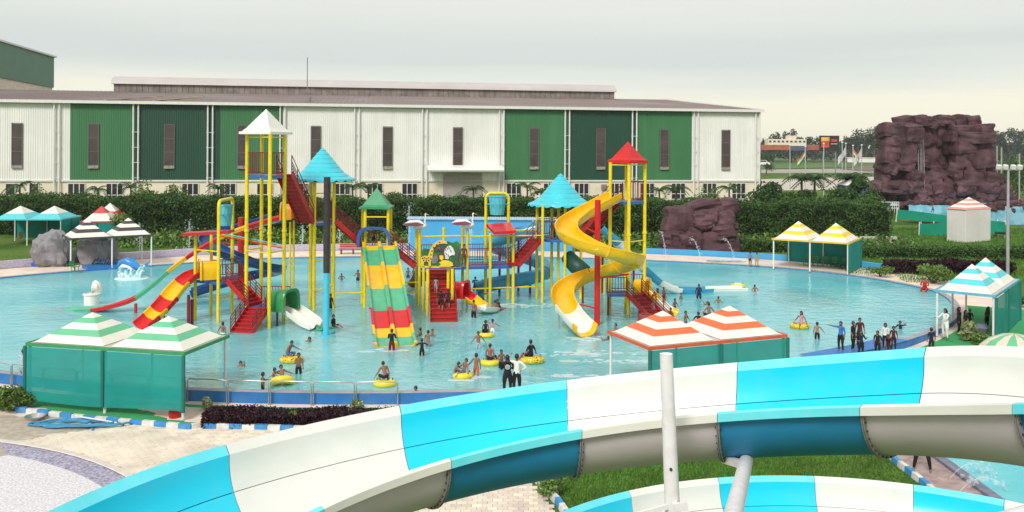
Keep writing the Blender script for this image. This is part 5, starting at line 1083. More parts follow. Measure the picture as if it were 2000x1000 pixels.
# ---- white slide with green hood
WS_ = trough('short white double slide running down beside the cyan column', [at(556, 604, d=49.9), at(572, 610, d=49.6), at(592, 624, d=49), at(612, 638, d=48.4), at(628, 645, -.12), at(650, 646, -.3), at(672, 648, -.34), at(694, 648, -.36)], .62, .26, [(WHG, .5), (GRNG, .3), (REDG, .2)], lanes=2, ridge=.18)
hood(WS_, at(570, 607, d=49.4), (-.85, .35, 0), .66, 1.1, 1.1, mat('hood_green', (.03, .25, .08), .3, .12))
# ---- central platform
T4 = thing('play_platform', 'long central play platform with maroon railing and many yellow posts', 'play platform', (-3, 56.3, 0), 'play platforms')
for px, py, zt in ((819, 598, 4.7), (813, 590, 4.7), (866, 584, 4.7), (903, 584, 4.7), (912, 594, 4.7), (957, 594, 4.5), (1002, 592, 4.5), (827, 608, 2.75), (835, 616, 2.75), (875, 611, 2.75), (883, 616, 2.75)): post(T4, W0(px, py), zt, .095)
Pd = [W0(819, 597), W0(1003, 591), W0(1001, 578), W0(813, 583)]; plate(T4, [p+V(0, 0, 2.37) for p in Pd], .17, BLUP)
rail(T4, W0(912, 594)+V(0, 0, 2.37), W0(957, 593)+V(0, 0, 2.37), 1.15); rail(T4, W0(957, 593)+V(0, 0, 2.37), W0(1001, 591)+V(0, 0, 2.37), 1.15); rail(T4, Pd[3]+V(0, 0, 2.37), Pd[2]+V(0, 0, 2.37), 1.15)
for a, c, z in (((819, 598), (912, 594), 4.35), ((912, 594), (1059, 590), 4.3), ((948, 584), (1048, 582), 4.5), ((912, 594), (1045, 588), .95), ((756, 600), (819, 598), .85), ((756, 600), (819, 598), 1.5)): MB().tube([W0(*a)+V(0, 0, z), W0(*c)+V(0, 0, z)], .045, 6).build('tie_pipe', YEL, T4)
b = MB(); q = [at(950, 437, d=57.6), at(996, 434, d=57.6), at(1008, 450, d=55.6), at(965, 453, d=55.6)]; plate(T4, q[::-1], .18, REDG, 'tilted_canopy')
bucket('cyan tipping bucket in a yellow frame above the red canopy', W0(948, 584), W0(992, 584), 6.95, 5.55, .58, 1.25, BK, -.5)
stairs('broad central red stairs with people climbing out of the water', W0(867, 629)+V(0, 0, -.15), (-4.35, 55.3, 2.37), 1.5, 14, .75, bars=False)
# relief panel of painted animals
PL = at(861, 495, d=53.2); k_ = 53.2/FPX; PN = thing('animal_panel', 'painted relief panel with giraffe, elephant, lion and zebra over the central stairs', 'panel', PL+V(0, 0, -.8))
def pz(poly, m_, nm, dp, th=.06): MB().prism([((x-861)*k_, -(y-495)*k_) for x, y in poly], PL+V(0, -dp, 0), (1, 0, 0), (0, 0, 1), (0, -1, 0), th).build(nm, m_, PN)
pz([(822, 492), (828, 485), (840, 487), (846, 478), (852, 474), (864, 476), (874, 471), (884, 474), (893, 470), (899, 478), (898, 488), (903, 498), (900, 512), (903, 521), (886, 521), (824, 518), (826, 505)], mat('jungle_green', (.03, .16, .03), .6, .5, 2), 'foliage_board', 0, .08)
GY = mat('giraffe_yellow', (.75, .5, .05), .5, .15, 3, dirt=(.5, .3, .04), dirt_amt=.4, dscale=3)
pz([(822, 518), (823, 502), (829, 499), (836, 500), (840, 488), (845, 478), (855, 470), (866, 468), (872, 471), (874, 476), (867, 475), (858, 476), (850, 483), (846, 494), (845, 504), (842, 510), (842, 519), (838, 520), (837, 511), (829, 511), (828, 520)], GY, 'giraffe', .09)
pz([(848, 484), (854, 477), (864, 477), (871, 481), (868, 488), (862, 490), (857, 488), (852, 491), (846, 489)], mat('elephant_grey', (.06, .06, .075), .6), 'elephant', .09); pz([(856, 482), (860, 481), (861, 486), (857, 486)], mat('elephant_red', (.35, .05, .04), .6), 'elephant_ear', .16, .02)
pz([(868, 494), (869, 486), (875, 480), (880, 479), (885, 484), (889, 494), (888, 498), (884, 497), (878, 500), (876, 506), (868, 504)], mat('zebra_white', (.72, .71, .69), .6, .3, 3, dirt=(.5, .5, .5), dirt_amt=.4, dscale=3), 'zebra', .09)
pz([(843, 507), (848, 499), (854, 498), (857, 506), (853, 514), (844, 514)], mat('rhino_grey', (.17, .17, .19), .6), 'rhino', .10)
pz([(856, 497), (862, 492), (868, 494), (870, 502), (866, 509), (859, 509), (855, 503)], mat('lion_mane', (.11, .05, .02), .7), 'lion_mane', .11); pz([(859, 498), (866, 498), (867, 504), (863, 508), (859, 504)], mat('lion_yellow', (.78, .55, .03), .5), 'lion_head', .18, .05)
pz([(858, 512), (866, 507), (876, 508), (884, 512), (886, 518), (878, 520), (857, 520), (862, 515)], MATS['lion_yellow'], 'lion_body', .15); pz([(888, 500), (892, 488), (896, 484), (898, 492), (895, 505), (898, 520), (890, 520)], mat('panel_trunk', (.07, .07, .07), .7), 'tree_trunk', .09)
for x, y in ((826, 504), (830, 503), (834, 505), (838, 503), (828, 508), (833, 509), (838, 508), (842, 505), (842, 497), (844, 490), (847, 483), (853, 478), (859, 473)): pz([(x-1.4, y-1.2), (x+1.2, y-1.4), (x+1.5, y+1.1), (x-1, y+1.4)], mat('giraffe_spot', (.10, .04, .015), .6), 'giraffe_spot', .152, .012)
for x, y in ((871, 488), (874, 485), (877, 483), (872, 495), (876, 498), (881, 490)): pz([(x-1.6, y-2.2), (x-.4, y-2.6), (x+1.5, y+2.2), (x+.4, y+2.6)], mat('zebra_stripe', (.02, .02, .022), .6), 'zebra_stripe', .152, .012)
MB().beam(at(822, 521, d=53.2), at(900, 521, d=53.2), .12, .1).build('panel_rail', YEL, PN)
# stork ornaments on posts
PKW = mat('bird_white', (.76, .74, .72), .5); PKP = mat('bird_pink', (.66, .26, .33), .5)
for i, (px, py) in enumerate(((819, 598), (912, 594))):
    p = W0(px, py)+V(0, 0, 4.75); t = thing('bird_figure', ('white and pink bird figure on the left post of the central platform', 'white and pink bird figure on the middle post of the central platform')[i], 'ornament', p, 'bird figures')
    MB().tube([p+V(-.5, 0, .22), p+V(-.2, 0, .2), p+V(.2, 0, .24), p+V(.42, 0, .32)], [.05, .17, .2, .07], 8).build('body', PKW, t, True); MB().tube([p+V(.4, 0, .32), p+V(.3, 0, .55), p+V(.36, 0, .8), p+V(.32, 0, 1.0)], [.07, .05, .045, .03], 7).build('neck', PKW, t, True); MB().lathe(p+V(.36, 0, 1.0), [(.01, -.05), (.07, 0), (.01, .07)], 8).build('head', PKW, t); MB().tube([p+V(.42, 0, 1.0), p+V(.6, 0, .95)], [.025, .006], 5).build('beak', YEL, t)
    for sg in (-1, 1):
        b = MB(); b.v = [p+V(.25, sg*.15, .36), p+V(-.1, sg*.8, .55), p+V(-.75, sg*.95, .5), p+V(-1.0, sg*.5, .36), p+V(-.6, sg*.2, .26), p+V(-.2, sg*.1, .24)]; b.v += [x+V(0, 0, .04) for x in b.v]; b.f = [(0, 1, 2, 3, 4, 5), (11, 10, 9, 8, 7, 6)]+[(k, (k+1) % 6, 6+(k+1) % 6, 6+k) for k in range(6)]; b.m = [0]*8; b.build('wing', PKP if sg < 0 else PKW, t)
    MB().tube([p+V(0, 0, -.1), p+V(0, 0, .15)], .05, 6).build('mount', STEEL, t)
HS = trough('short red, yellow and white slide beside the central stairs', [at(893, 574, d=54.2), at(904, 577, d=53.9), at(918, 587, d=53.5), at(934, 600, d=53.1), at(948, 608, d=52.8), at(966, 611, -.2), at(990, 609, -.34), at(1022, 607, -.36)], .42, .3, [(REDG, .16), (YELG, .15), (WHG, .27), (REDG, .28), (YELG, .14)])
hood(HS, at(912, 582, d=53.6), (-.9, .35, 0), .48, .95, .85, REDG)
BS_ = trough('small red slide with white end behind the double slide', [V(-5.6, 57.5, 1.9), V(-5.9, 58.6, 1.2), V(-6.6, 59.6, .3), V(-7.4, 60.2, 0)], .5, .35, [(mat('dark_red_gelcoat', (.25, .01, .012), .3), .6), (WHG, .4)])
# ---- right cyan bell tower
c5 = V(3.25, 59.2, 0); T5 = thing('play_tower', 'play tower with a flared cyan roof right of centre', 'play tower', c5, 'play towers')
for px, py in ((1048, 582.5), (1059, 590), (1077, 579), (1090, 580), (1103, 588), (1120, 577), (1134, 583)): post(T5, W0(px, py), 6.25, .095)
plate(T5, [c5+V(1.75*math.cos(2*math.pi*k/8+.39), 1.75*math.sin(2*math.pi*k/8+.39), 4.0) for k in range(8)], .17, BLUP); bell_roof(T5, c5, 2.18, 6.2, 2.05, CYAN, MATS['cyan_under'])
for k in (4, 5, 6, 0, 1, 2): a0, a1 = 2*math.pi*k/8+.39, 2*math.pi*(k+1)/8+.39; rail(T5, c5+V(1.7*math.cos(a0), 1.7*math.sin(a0), 4), c5+V(1.7*math.cos(a1), 1.7*math.sin(a1), 4), 1.15)
stairs('red stairs from the central platform up to the right cyan tower', (.15, 56.6, 2.4), (1.75, 58.1, 4.0), .95, 8, 1.05)
DKG = mat('tunnel_green', (.008, .055, .03), .5, .2)
TN = thing('green_tunnel', 'dark green tunnel hanging under the right cyan tower', 'tunnel', V(3.9, 57.4, 0)); b = MB(); b.tube([V(3.75, 58.6, 2.75), V(4.2, 57.9, 2.3), V(4.75, 57.3, 1.95)], [.5, .56, .5], 14); b.build('tunnel_shell', DKG, TN, True)
for q in (V(3.5, 57.9, 0), V(4.6, 57, 0)): post(TN, q, 2.0, .07, MAR)
# blue tube slide
TS = thing('tube_slide', 'closed sky blue tube slide spiralling behind the red stairs', 'slide', V(.3, 61.8, 0), 'slides')
TP = crom([(1.7, 60.3, 4.45), (.6, 60.4, 4.15), (-.7, 60.6, 3.75), (-1.45, 61.6, 3.3), (-.9, 62.9, 2.8), (.5, 63.4, 2.3), (1.9, 63, 1.85), (2.5, 61.8, 1.5), (1.8, 60.7, 1.2), (.3, 60.3, .95), (-1.2, 60.3, .7), (-2.3, 60.3, .4)], 6); k = 0
while k < len(TP)-1:
    s_ = TP[k:k+10]; MB().tube(s_, .47, 14, caps=False).build('tube_section', TUBE, TS, 60); MB().tube([s_[-1]-(s_[-1]-s_[-2]).normalized()*.03, s_[-1]+(s_[-1]-s_[-2]).normalized()*.03], .52, 14).build('joint_ring', TUBE, TS); k += 9
for i, (x, y, zt) in enumerate(((1.3, 60.9, 3.4), (2.2, 61.4, 1.2), (-.8, 60.9, 2.8), (.5, 61.7, 4.0))): post(TS, V(x, y, 0), zt, .085, MAR)
# ---- red roofed tower with the yellow spiral
f6, l6, r6 = W0(1227, 615), W0(1190.5, 610), W0(1258, 608); b6 = l6+r6-f6; c6 = (l6+r6)/2; rot = math.atan2((f6-c6).y, (f6-c6).x)
T6 = thing('play_tower', 'play tower with a red stepped pyramid roof on the right', 'play tower', c6, 'play towers')
for p in (f6, l6, r6, b6): post(T6, p, 9.1, .105, collar=[4.8])
plate(T6, [p+V(0, 0, 6.75) for p in (f6, r6, b6, l6)], .16, BLUP); pyr_roof(T6, c6, 1.22, 9.05, 1.12, 4, rot, 9, REDG, .2)
rail(T6, f6+V(0, 0, 6.75), r6+V(0, 0, 6.75), 1.2); rail(T6, r6+V(0, 0, 6.75), b6+V(0, 0, 6.75), 1.2)
for a, c, z in ((f6, l6, 8.95), (f6, r6, 8.95), (f6, r6, 4.35), (l6, f6, 4.35)): MB().tube([a+V(0, 0, z), c+V(0, 0, z)], .035, 6).build('tie_pipe', YEL, T6)
YS = trough('tall yellow spiral slide winding round a red column with a white end', [(6.35, 53.6, 6.75), (5.5, 53.0, 6.35), (4.1, 52.0, 5.7), (3.2, 50.6, 5.2), (3.15, 49.2, 4.8), (4.0, 48.1, 4.4), (5.2, 47.9, 4.05), (6.3, 48.5, 3.65), (6.85, 49.8, 3.25), (6.4, 51.2, 2.8), (5.3, 52.0, 2.4), (4.05, 51.9, 1.95), (3.15, 51.0, 1.5), (2.9, 49.8, 1.1), (3.1, 48.7, .72), (3.5, 47.7, .32), (3.95, 46.8, .04)], .6, .62, [(YELG, 1)]*9+[(WHG, .95), (YELG, .18)], lip=.05)
colmn('bright red column in the middle of the yellow spiral slide', W0(1166, 635), -.55, 7.05, .165, mat('bright_red_paint', (.58, .012, .012), .35, .08), [V(3.3, 50.2, 4.6), V(6.6, 49.8, 2.9), V(3.2, 50.6, 1.2), V(4.2, 51.6, 5.4)])
b = MB(); p = W0(1091, 640); b.tube([p+V(0, 0, -.5), p+V(0, 0, 1.0)], .045, 8); b.build('support_column', STEEL, label='thin grey support under the left bend of the yellow spiral', cat='column')
stairs('dark red stairs from the right cyan tower up to the red roofed tower', (4.7, 58.4, 4.0), (6.5, 55.0, 6.75), .9, 12, 1.05)
stairs('small red stairs at the foot of the red roofed tower', (8.75, 50.9, -.15), (7.35, 53.1, 1.25), 1.15, 8, .9)
LP2 = thing('play_platform', 'small dark platform with maroon railing under the red roofed tower', 'play platform', V(6.6, 53.6, 0), 'play platforms'); plate(LP2, [V(5.7, 52.9, 1.27), V(7.8, 52.9, 1.27), V(8.2, 54.2, 1.27), V(5.9, 54.4, 1.27)], .15, BLUP); rail(LP2, V(5.7, 52.9, 1.27), V(6.9, 52.9, 1.27), 1); rail(LP2, V(5.9, 54.4, 1.27), V(8.0, 54.2, 1.27), 1)
for x, y in ((5.8, 53), (7.7, 53), (7.9, 54)): post(LP2, V(x, y, 0), 1.2, .07, MAR)
JS = trough('little yellow and white slide at the foot of the red roofed tower', [(7.8, 54.0, 1.3), (8.2, 53.8, 1.15), (8.7, 53.5, .7), (9.25, 53.2, .22), (9.8, 52.9, 0)], .42, .3, [(YELG, .45), (WHG, .4), (YELG, .15)]); hood(JS, V(8.3, 53.75, 1.15), (-.85, .5, 0), .5, .85, .8, YELG)
IS = trough('blue and white banded slide ending far out at the right', [at(1172, 452, d=60.5), at(1186, 464, d=60.5), at(1214, 492, d=60.8), at(1250, 527, d=61), at(1285, 557, d=61.2), at(1315, 571, d=61.2), at(1345, 575, -.12), at(1400, 573, -.2), at(1455, 572, -.22)], .5, .42, [(TUBE, .12), (WHG, .2), (TUBE, .13), (WHG, .13), (TUBE, .2), (WHG, .22)])
for px, py in ((1180, 578), (1242, 576), (1290, 578)): post(IS, W0(px, py)+V(0, 1.2, 0), max(.3, 10-((1180-px)*-.82+462-287+12)*60.5/FPX), .08, MAR)
post(IS, at(1180, 560, d=60.5), 3.6, .06, YEL); post(IS, at(1172, 560, d=61.4), 3.6, .06, YEL)
RD = thing('red_drum', 'small red open frame drum standing in the pool beside the small stairs', 'drum', W0(1262, 628)); p = W0(1260, 632); MB().lathe(p, [(.42, -.4), (.42, .5), (.36, .55), (.3, .5), (.3, .2)], 14).build('drum_shell', mat('faded_red', (.28, .05, .05), .6, .2, 3), RD, 40); MB().tube([p+V(-.4, 0, .5), p+V(-.4, 0, .95), p+V(.4, 0, .95), p+V(.4, 0, .5)], .03, 6).build('drum_handle', MAR, RD)
# ================================================================== ornaments and fittings round the pool
# leaping dolphin on a wave
DP = W0(258, 543); DT = thing('dolphin_statue', 'blue and white dolphin statue leaping on a foaming wave at left', 'statue', DP); DBL = mat('dolphin_blue', (.03, .23, .55), .3, .15, 2); FOAM = mat('foam_aqua', (.30, .62, .66), .4, .25, 3)
MB().tube([DP+V(-1.15, 0, .85), DP+V(-.85, 0, 1.15), DP+V(-.4, 0, 1.25), DP+V(.1, 0, 1.0), DP+V(.55, 0, .75), DP+V(.85, 0, .9), DP+V(1.05, 0, 1.1)], [.05, .2, .33, .33, .2, .1, .05], 12).build('body', DBL, DT, True); MB().tube([DP+V(-1.0, -.03, .72), DP+V(-.6, -.05, .95), DP+V(-.1, -.06, .82), DP+V(.3, -.05, .65)], [.06, .22, .26, .08], 10).build('belly', mat('dolphin_belly', (.72, .76, .78), .35), DT, True)
for q, nm in (([(0.95, 1.0), (1.35, 1.35), (1.15, .95), (1.4, .75)], 'tail_fluke'), ([(-.2, 1.2), (.15, 1.65), (.25, 1.1)], 'dorsal_fin'), ([(-.5, .8), (-.15, .35), (-.2, .8)], 'flipper')): MB().prism([(x, z) for x, z in q], DP+V(0, -.04 if nm != 'flipper' else -.3, 0), (1, 0, 0), (0, 0, 1), (0, 1, 0), .08).build(nm, DBL, DT)
r2 = random.Random(3)
for k in range(16):
    a = -math.pi*.1+k/15*math.pi*1.2; x = -.9+k*.125; hgt = .55+.25*math.sin(k*1.7)+(.35 if k > 12 else 0); MB().tube([DP+V(x*.75, -.2, -.1), DP+V(x*.9, -.35, hgt*.55), DP+V(x*1.05+.05, -.25-.15*math.sin(k), hgt), DP+V(x*1.12+.15, -.42, hgt*.85)], [.11, .12, .09, .03], 7).build('wave_curl', FOAM if k % 2 else mat('foam_white', (.66, .76, .78), .4), DT, True)
MB().lathe(DP, [(1.35, -.5), (1.3, -.02), (1.1, .06), (.3, .1)], 20).build('base', mat('foam_white', (0, 0, 0)), DT, True)
# white shell seat
SP_ = W0(179, 594); ST = thing('shell_seat', 'white shell shaped seat standing alone in the pool', 'pool seat', SP_); MB().lathe(SP_, [(.44, -.5), (.46, .55), (.52, .6), (.52, .66), (.4, .68), (.36, .5)], 18).build('basin', WHG, ST, 40)
MB().tube([SP_+V(.2, .2, .5), SP_+V(.28, .25, .85), SP_+V(.22, .2, 1.2), SP_+V(.1, .1, 1.42)], [.26, .27, .25, .12], 10).build('backrest', WHG, ST, True)
for k in range(5): MB().tube([SP_+V(.04+.08*k, -.03+.02*k, .7), SP_+V(.05+.08*k, -.06, 1.1), SP_+V(.1+.03*k, -.0, 1.38)], [.04, .05, .03], 5).build('shell_rib', WHG, ST, True)
# blue landing by the black kiosk
b = MB(); p, q = at(160, 528, .05), at(238, 522, .05); b.beam(p+V(0, .4, .1), q+V(0, .4, .1), 1.6, .4); b.build('pool_step', WALLB, label='blue painted landing step behind the dolphin', cat='step')
b = MB(); p = at(200, 518, .3)
for k in range(9): b.tube([p+V(-.8+k*.22, .1*math.sin(k), .1), p+V(-.7+k*.22, .3, .45+.1*math.sin(k*2)), p+V(-.4+k*.2, .1, .15)], .09, 6)
b.build('hose_heap', mat('dark_blue_cloth', (.04, .08, .16), .7, .6, 3), label='heap of dark blue hoses on the landing step', cat='hose')
b = MB(); p = at(71, 520, .1); b.lathe(p, [(.4, 0), (.38, .3), (.3, .34), (.05, .36)], 14); b.build('blue_tub', mat('blue_plastic', (.02, .10, .5), .4), label='blue plastic tub at the foot of the left grey rock', cat='tub')
chair('green plastic chair beside the black striped kiosk', at(146, 531, .12), 1.2, None); PLO = mat('brown_plastic', (.35, .13, .05), .5)
CHB = thing('chair', 'brown chair in front of the far left cyan kiosk', 'chair', at(36, 474, .1)); p = at(36, 474, .1); MB().box(p+V(0, 0, .45), (.45, .45, .05)).build('seat', PLO, CHB); MB().box(p+V(.1, .2, .75), (.4, .05, .55)).build('backrest', PLO, CHB)
for x in (-.2, .2):
    for y in (-.2, .2): MB().tube([p+V(x, y, 0), p+V(x, y, .44)], .02, 5).build('leg', STEEL, CHB)
# pool ladders far left, loungers on the far deck
for i, px in enumerate((347, 361)): p = at(px, 499, .1); b = MB(); b.tube([p+V(0, 0, 0), p+V(0, 0, .7), p+V(.0, -.25, .85), p+V(0, -.5, .6), p+V(0, -.6, -.4)], .03, 6); b.build('grab_rail', STEEL, label=('left steel grab rail at the far pool edge', 'right steel grab rail at the far pool edge')[i], cat='grab rail', group='grab rails')
BN = thing('bench', 'low red bench on the far deck behind the left cyan tower', 'bench', at(690, 496, .1)); p = at(690, 496, .1)
for k in range(3): MB().box(p+V(0, -.25+k*.22, .45), (2.6, .18, .05)).build('slat', REDP, BN)
for x in (-1.1, 0, 1.1): MB().box(p+V(x, 0, .21), (.08, .5, .42)).build('leg', MAR, BN)
for k in range(2): MB().box(p+V(0, .32, .62+k*.18), (2.6, .05, .14)).build('slat', REDP, BN)
b = MB(); p = at(1415, 511, .12)
for k in range(26): a = k*.9; b.tube([p+V(-1.6+k*.1, .3*math.sin(a), .03+.02*(k % 3)), p+V(-1.1+k*.1+.5*math.cos(a), .4*math.sin(a+1), .05), p+V(-.7+k*.1, .3*math.cos(a), .04)], .03, 5)
b.build('hose_pile', mat('grey_blue_hose', (.25, .38, .45), .6, .3), label='loose pile of pale blue hose on the far deck by the boulders', cat='hose')
# blue hose coil near left, with pale pipe, basin and red can
HO = mat('hose_blue', (.04, .24, .42), .45, .15, 3); HC = at(165, 832, -.5); b = MB(); r3 = random.Random(8); pts = []
for k in range(150):
    a = k*.30; rx = 1.25+.35*math.sin(k*.11)+r3.gauss(0, .02); pts.append(HC+V(-.2+rx*math.cos(a)+.5*math.sin(k*.043), .42*math.sin(a)+.12*math.sin(k*.37), .05+.035*(k % 21)/7+.02*math.sin(k*.5)))
HT = thing('hose', 'tangled coil of blue hose lying on the paving by the striped kerb', 'hose', HC); b.tube(crom(pts, 2), .038, 6); b.build('coil', HO, HT, True)
MB().tube([HC+V(-.6, .5, .22), HC+V(1.25, -.1, .16)], .03, 6).build('wand', WHP, HT); MB().tube([HC+V(.3, -.2, .1), HC+V(.62, -.62, .04)], .035, 6).build('hose_end', HO, HT)
HB = at(69, 822, -.5); b = MB(); b.lathe(HB, [(.2, .04), (.36, .2), (.38, .2), (.22, .02)], 20); b.build('metal_basin', STEEL, label='round metal basin at the striped kerb', cat='basin')
RC = at(337, 822, -.5)+V(0, .3, 0); b = MB(); b.lathe(RC, [(.24, 0), (.26, .3), (.2, .36), (.1, .38)], 14); b.build('red_can', REDP, label='red can under the hem of the green kiosk net', cat='can')
for i, (px, py) in enumerate(((24, 811),)): b = MB(); p = at(px, py, -.5); b.box(p+V(0, 0, .05), (.45, .2, .08), .2); b.build('white_slab', WHP, label='white slab lying on the grass at the left edge', cat='slab')
# steel barrier along the near pool wall
BAR = thing('barrier', 'curved steel tube barrier along the near blue pool wall', 'railing', off(oidx(-8, 35.6), .75).to_3d()); i0, i1 = oidx(-4.6, 35.8), oidx(-26, 40); i0, i1 = min(i0, i1), max(i0, i1); idx = list(range(i0, i1+1)); cum = [0]
for k in range(1, len(idx)): cum.append(cum[-1]+(off(idx[k], .6)-off(idx[k-1], .6)).length)
def bp(s):
    for k in range(len(idx)-1):
        if cum[k+1] >= s: f_ = (s-cum[k])/(cum[k+1]-cum[k]); return off(idx[k], .55).lerp(off(idx[k+1], .55), f_)
    return off(idx[-1], .55)
nb = int(cum[-1]/1.72)
for k in range(nb):
    s0, s1 = k*1.72+.04, (k+1)*1.72-.04; g0 = -.5; b = MB(); A, B = bp(s0), bp(s1); u = (B-A).normalized(); b.tube([A+V(0, 0, g0), A+V(0, 0, .52), A+u*.05+V(0, 0, .58), bp((s0+s1)/2)+V(0, 0, .6), B-u*.05+V(0, 0, .58), B+V(0, 0, .52), B+V(0, 0, g0)], .024, 7); b.build('barrier_frame', STEEL, BAR, True)
# splash fountains at the right bottom pool
for i, (px, py, wx) in enumerate(((1885, 925, 1.6), (1900, 955, 1.7))): p = at(px-30, py+10, -.46); jet(('upper arching jet in the splash pool under the big slide', 'lower arching jet in the splash pool under the big slide')[i], p, p+V(wx, .3, 0), .45, True, .02)
FO = mat('white_foam', (.80, .86, .86), .6, .1, 3, alpha=.32)
def foam(lab, px, py, rx, ry, n):
    p = at(px, py, .02); b = MB(); rr = random.Random(int(px))
    for k in range(n):
        c = p+V(rr.gauss(0, rx), rr.gauss(0, ry), 0); s_ = rr.uniform(.04, .2)*rr.random()+.03; a = rr.uniform(0, 6); k0 = len(b.v); b.lathe(c, [(s_, -.01), (s_*.8, .012), (s_*.2, .02)], 6, rot=a)
        for q in range(k0, len(b.v)): b.v[q] = V(c.x+(b.v[q].x-c.x)*2.6, b.v[q].y, b.v[q].z)
    b.build('splash_foam', FO, label=lab, cat='foam', kind='stuff')
for i, a in enumerate(((1130, 690, 1.1, .35, 34), (1235, 704, 1.3, .3, 36), (1165, 735, 1.2, .2, 34), (1030, 690, .6, .3, 0), (765, 684, .8, .15, 12), (930, 736, .25, .12, 14), (900, 742, .3, .12, 16), (1140, 662, .5, .25, 22), (1340, 640, .3, .2, 0), (1005, 597, 1.1, .3, 30), (1070, 595, .9, .3, 24))):
    if a[4]: foam('patch of white splash foam on the pool, %s' % ('behind the orange kiosk left', 'behind the orange kiosk', 'at the slide edge by the orange kiosk', '', 'at the foot of the double slide', 'round the orange trunks', 'beside the leaning bather', 'below the yellow spiral end', '', 'below the red canopy', 'below the right cyan tower')[i], *a)
# ================================================================== people
SKINS = [mat('skin_%d' % i, c, .55, .08, 12, spec=.35) for i, c in enumerate(((.26, .125, .075), (.19, .088, .052), (.33, .17, .105)))]
HAIR = mat('black_hair', (.012, .010, .010), .45, .2, 30)
FACEW = mat('eye_white', (.6, .57, .53), .4); FACED = mat('eye_dark', (.02, .015, .012), .4); LIPS = mat('lips', (.22, .07, .055), .5)
def cloth(nm, c): return mat('cloth_'+nm, c, .8, .15, 8, bump=.3, bscale=25, spec=.25)
CL = {k: cloth(k, c) for k, c in dict(black=(.016, .016, .019), navy=(.018, .022, .05), maroon=(.10, .014, .022), white=(.74, .73, .71), blue=(.04, .17, .48), orange=(.55, .11, .03), pale=(.45, .50, .58), red=(.42, .03, .02), brown=(.16, .06, .03),
      stripe=(.35, .42, .52), pink=(.55, .28, .32), teal=(.03, .2, .25), grey=(.3, .3, .31), sky=(.12, .38, .6), crimson=(.16, .01, .02), check=(.2, .2, .26), olive=(.3, .28, .2)).items()}
ARMS = dict(down=((.22, .05, -1), (.08, -.28, -1)), out=((1, 0, -.55), (1, -.15, -.45)), fwd=((.2, -.65, -.7), (-.15, -1, .05)), up=((.55, -.2, .65), (.1, -.3, 1)), head=((.85, -.1, .3), (-.75, -.35, .8)), fold=((.25, -.2, -1), (-.8, -.6, .25)),
            point=((1, -.2, .02), (1, -.2, .12)), hip=((.9, .2, -.8), (-.65, -.3, -.5)), reach=((.4, -1, -.35), (.2, -1, -.2)), phone=((.15, -.5, -.85), (-.25, -.8, .55)), lowout=((.7, -.05, -.9), (.6, -.25, -.75)))
def rotx(v, a): c, s = math.cos(a), math.sin(a); return V(v.x, v.y*c-v.z*s, v.y*s+v.z*c)
# shared head pieces in units of head height 1, facing -Y
def ell(c, r, n=8, m=6):
    b = []; f = []
    for i in range(m+1):
        th = math.pi*i/m
        for k in range(n): ph = 2*math.pi*k/n; b.append(Vector(c)+V(r[0]*math.sin(th)*math.cos(ph), r[1]*math.sin(th)*math.sin(ph), r[2]*math.cos(th)))
    for i in range(m):
        for k in range(n): f.append((i*n+k, (i+1)*n+k, (i+1)*n+(k+1) % n, i*n+(k+1) % n))
    return b, f
fb = MB()
for sx_ in (-1, 1):
    fb.add(*ell((sx_*.155, -.385, .03), (.065, .04, .04)), 0); fb.add(*ell((sx_*.155, -.418, .03), (.03, .02, .034)), 1); fb.obox((sx_*.16, -.40, .11), (.075, 0, 0), (0, .02, 0), (0, 0, .015), 1); fb.add(*ell((sx_*.37, .0, .0), (.035, .07, .11)), 3)
fb.add(*ell((0, -.43, -.06), (.055, .075, .09)), 3); fb.add(*ell((0, -.395, -.22), (.12, .035, .03)), 2)
FACES = [mesh_of(fb, 'face', [FACEW, FACED, LIPS, s_], True) for s_ in SKINS]
def hair_mesh(kind):
    b = MB(); n, m = 16, 10; r = (.415, .455, .54)
    for i in range(m+1):
        for k in range(n):
            th, ph = math.pi*i/m, 2*math.pi*k/n; b.v.append(V(r[0]*math.sin(th)*math.cos(ph), .03+r[1]*math.sin(th)*math.sin(ph), .03+r[2]*math.cos(th)))
    for i in range(m):
        for k in range(n):
            q = [(i*n+k), ((i+1)*n+k), ((i+1)*n+(k+1) % n), (i*n+(k+1) % n)]; c = sum((b.v[x] for x in q), V(0, 0, 0))/4
            lim = .19 if c.y < -.2 else (.0 if c.y < .05 else -.32)
            if kind == 'hood': lim = .17 if c.y < -.22 else -.6
            if kind == 'long' and c.y > -.05: lim = -.6
            if c.z > lim: b.f.append(tuple(q)); b.m.append(0)
    if kind == 'long': b.tube([(0, .3, .2), (0, .42, -.2), (0, .42, -.7), (0, .36, -1.35)], [.25, .32, .27, .08], 8)
    if kind == 'tail': b.tube([(0, .42, .15), (0, .62, .05), (0, .58, -.5), (0, .5, -1.0)], [.08, .13, .11, .04], 7)
    if kind == 'hood': b.tube([(0, .05, -.35), (0, .08, -.62), (0, .1, -.95)], [.42, .45, .62], 12)
    return mesh_of(b, 'hair', HAIR, True)
HAIRS = {k: hair_mesh(k) for k in ('short', 'long', 'tail', 'hood')}
hb = MB(); hb.add(*ell((0, 0, -.45), (.42, .2, .52)))     # palm, hand hangs along -Z, length about 1.9
for k, (x, l) in enumerate(((-.3, .8), (-.1, .95), (.1, .9), (.3, .7))): hb.tube([(x, -.02, -.75), (x*1.1, -.12, -.75-l*.55), (x*1.12, -.34, -.75-l)], [.12, .105, .08], 6)
hb.tube([(.34, -.05, -.3), (.58, -.2, -.6), (.56, -.34, -.9)], [.13, .12, .08], 6)
HANDS = [mesh_of(hb, 'hand', s_, True) for s_ in SKINS]
PEND = []
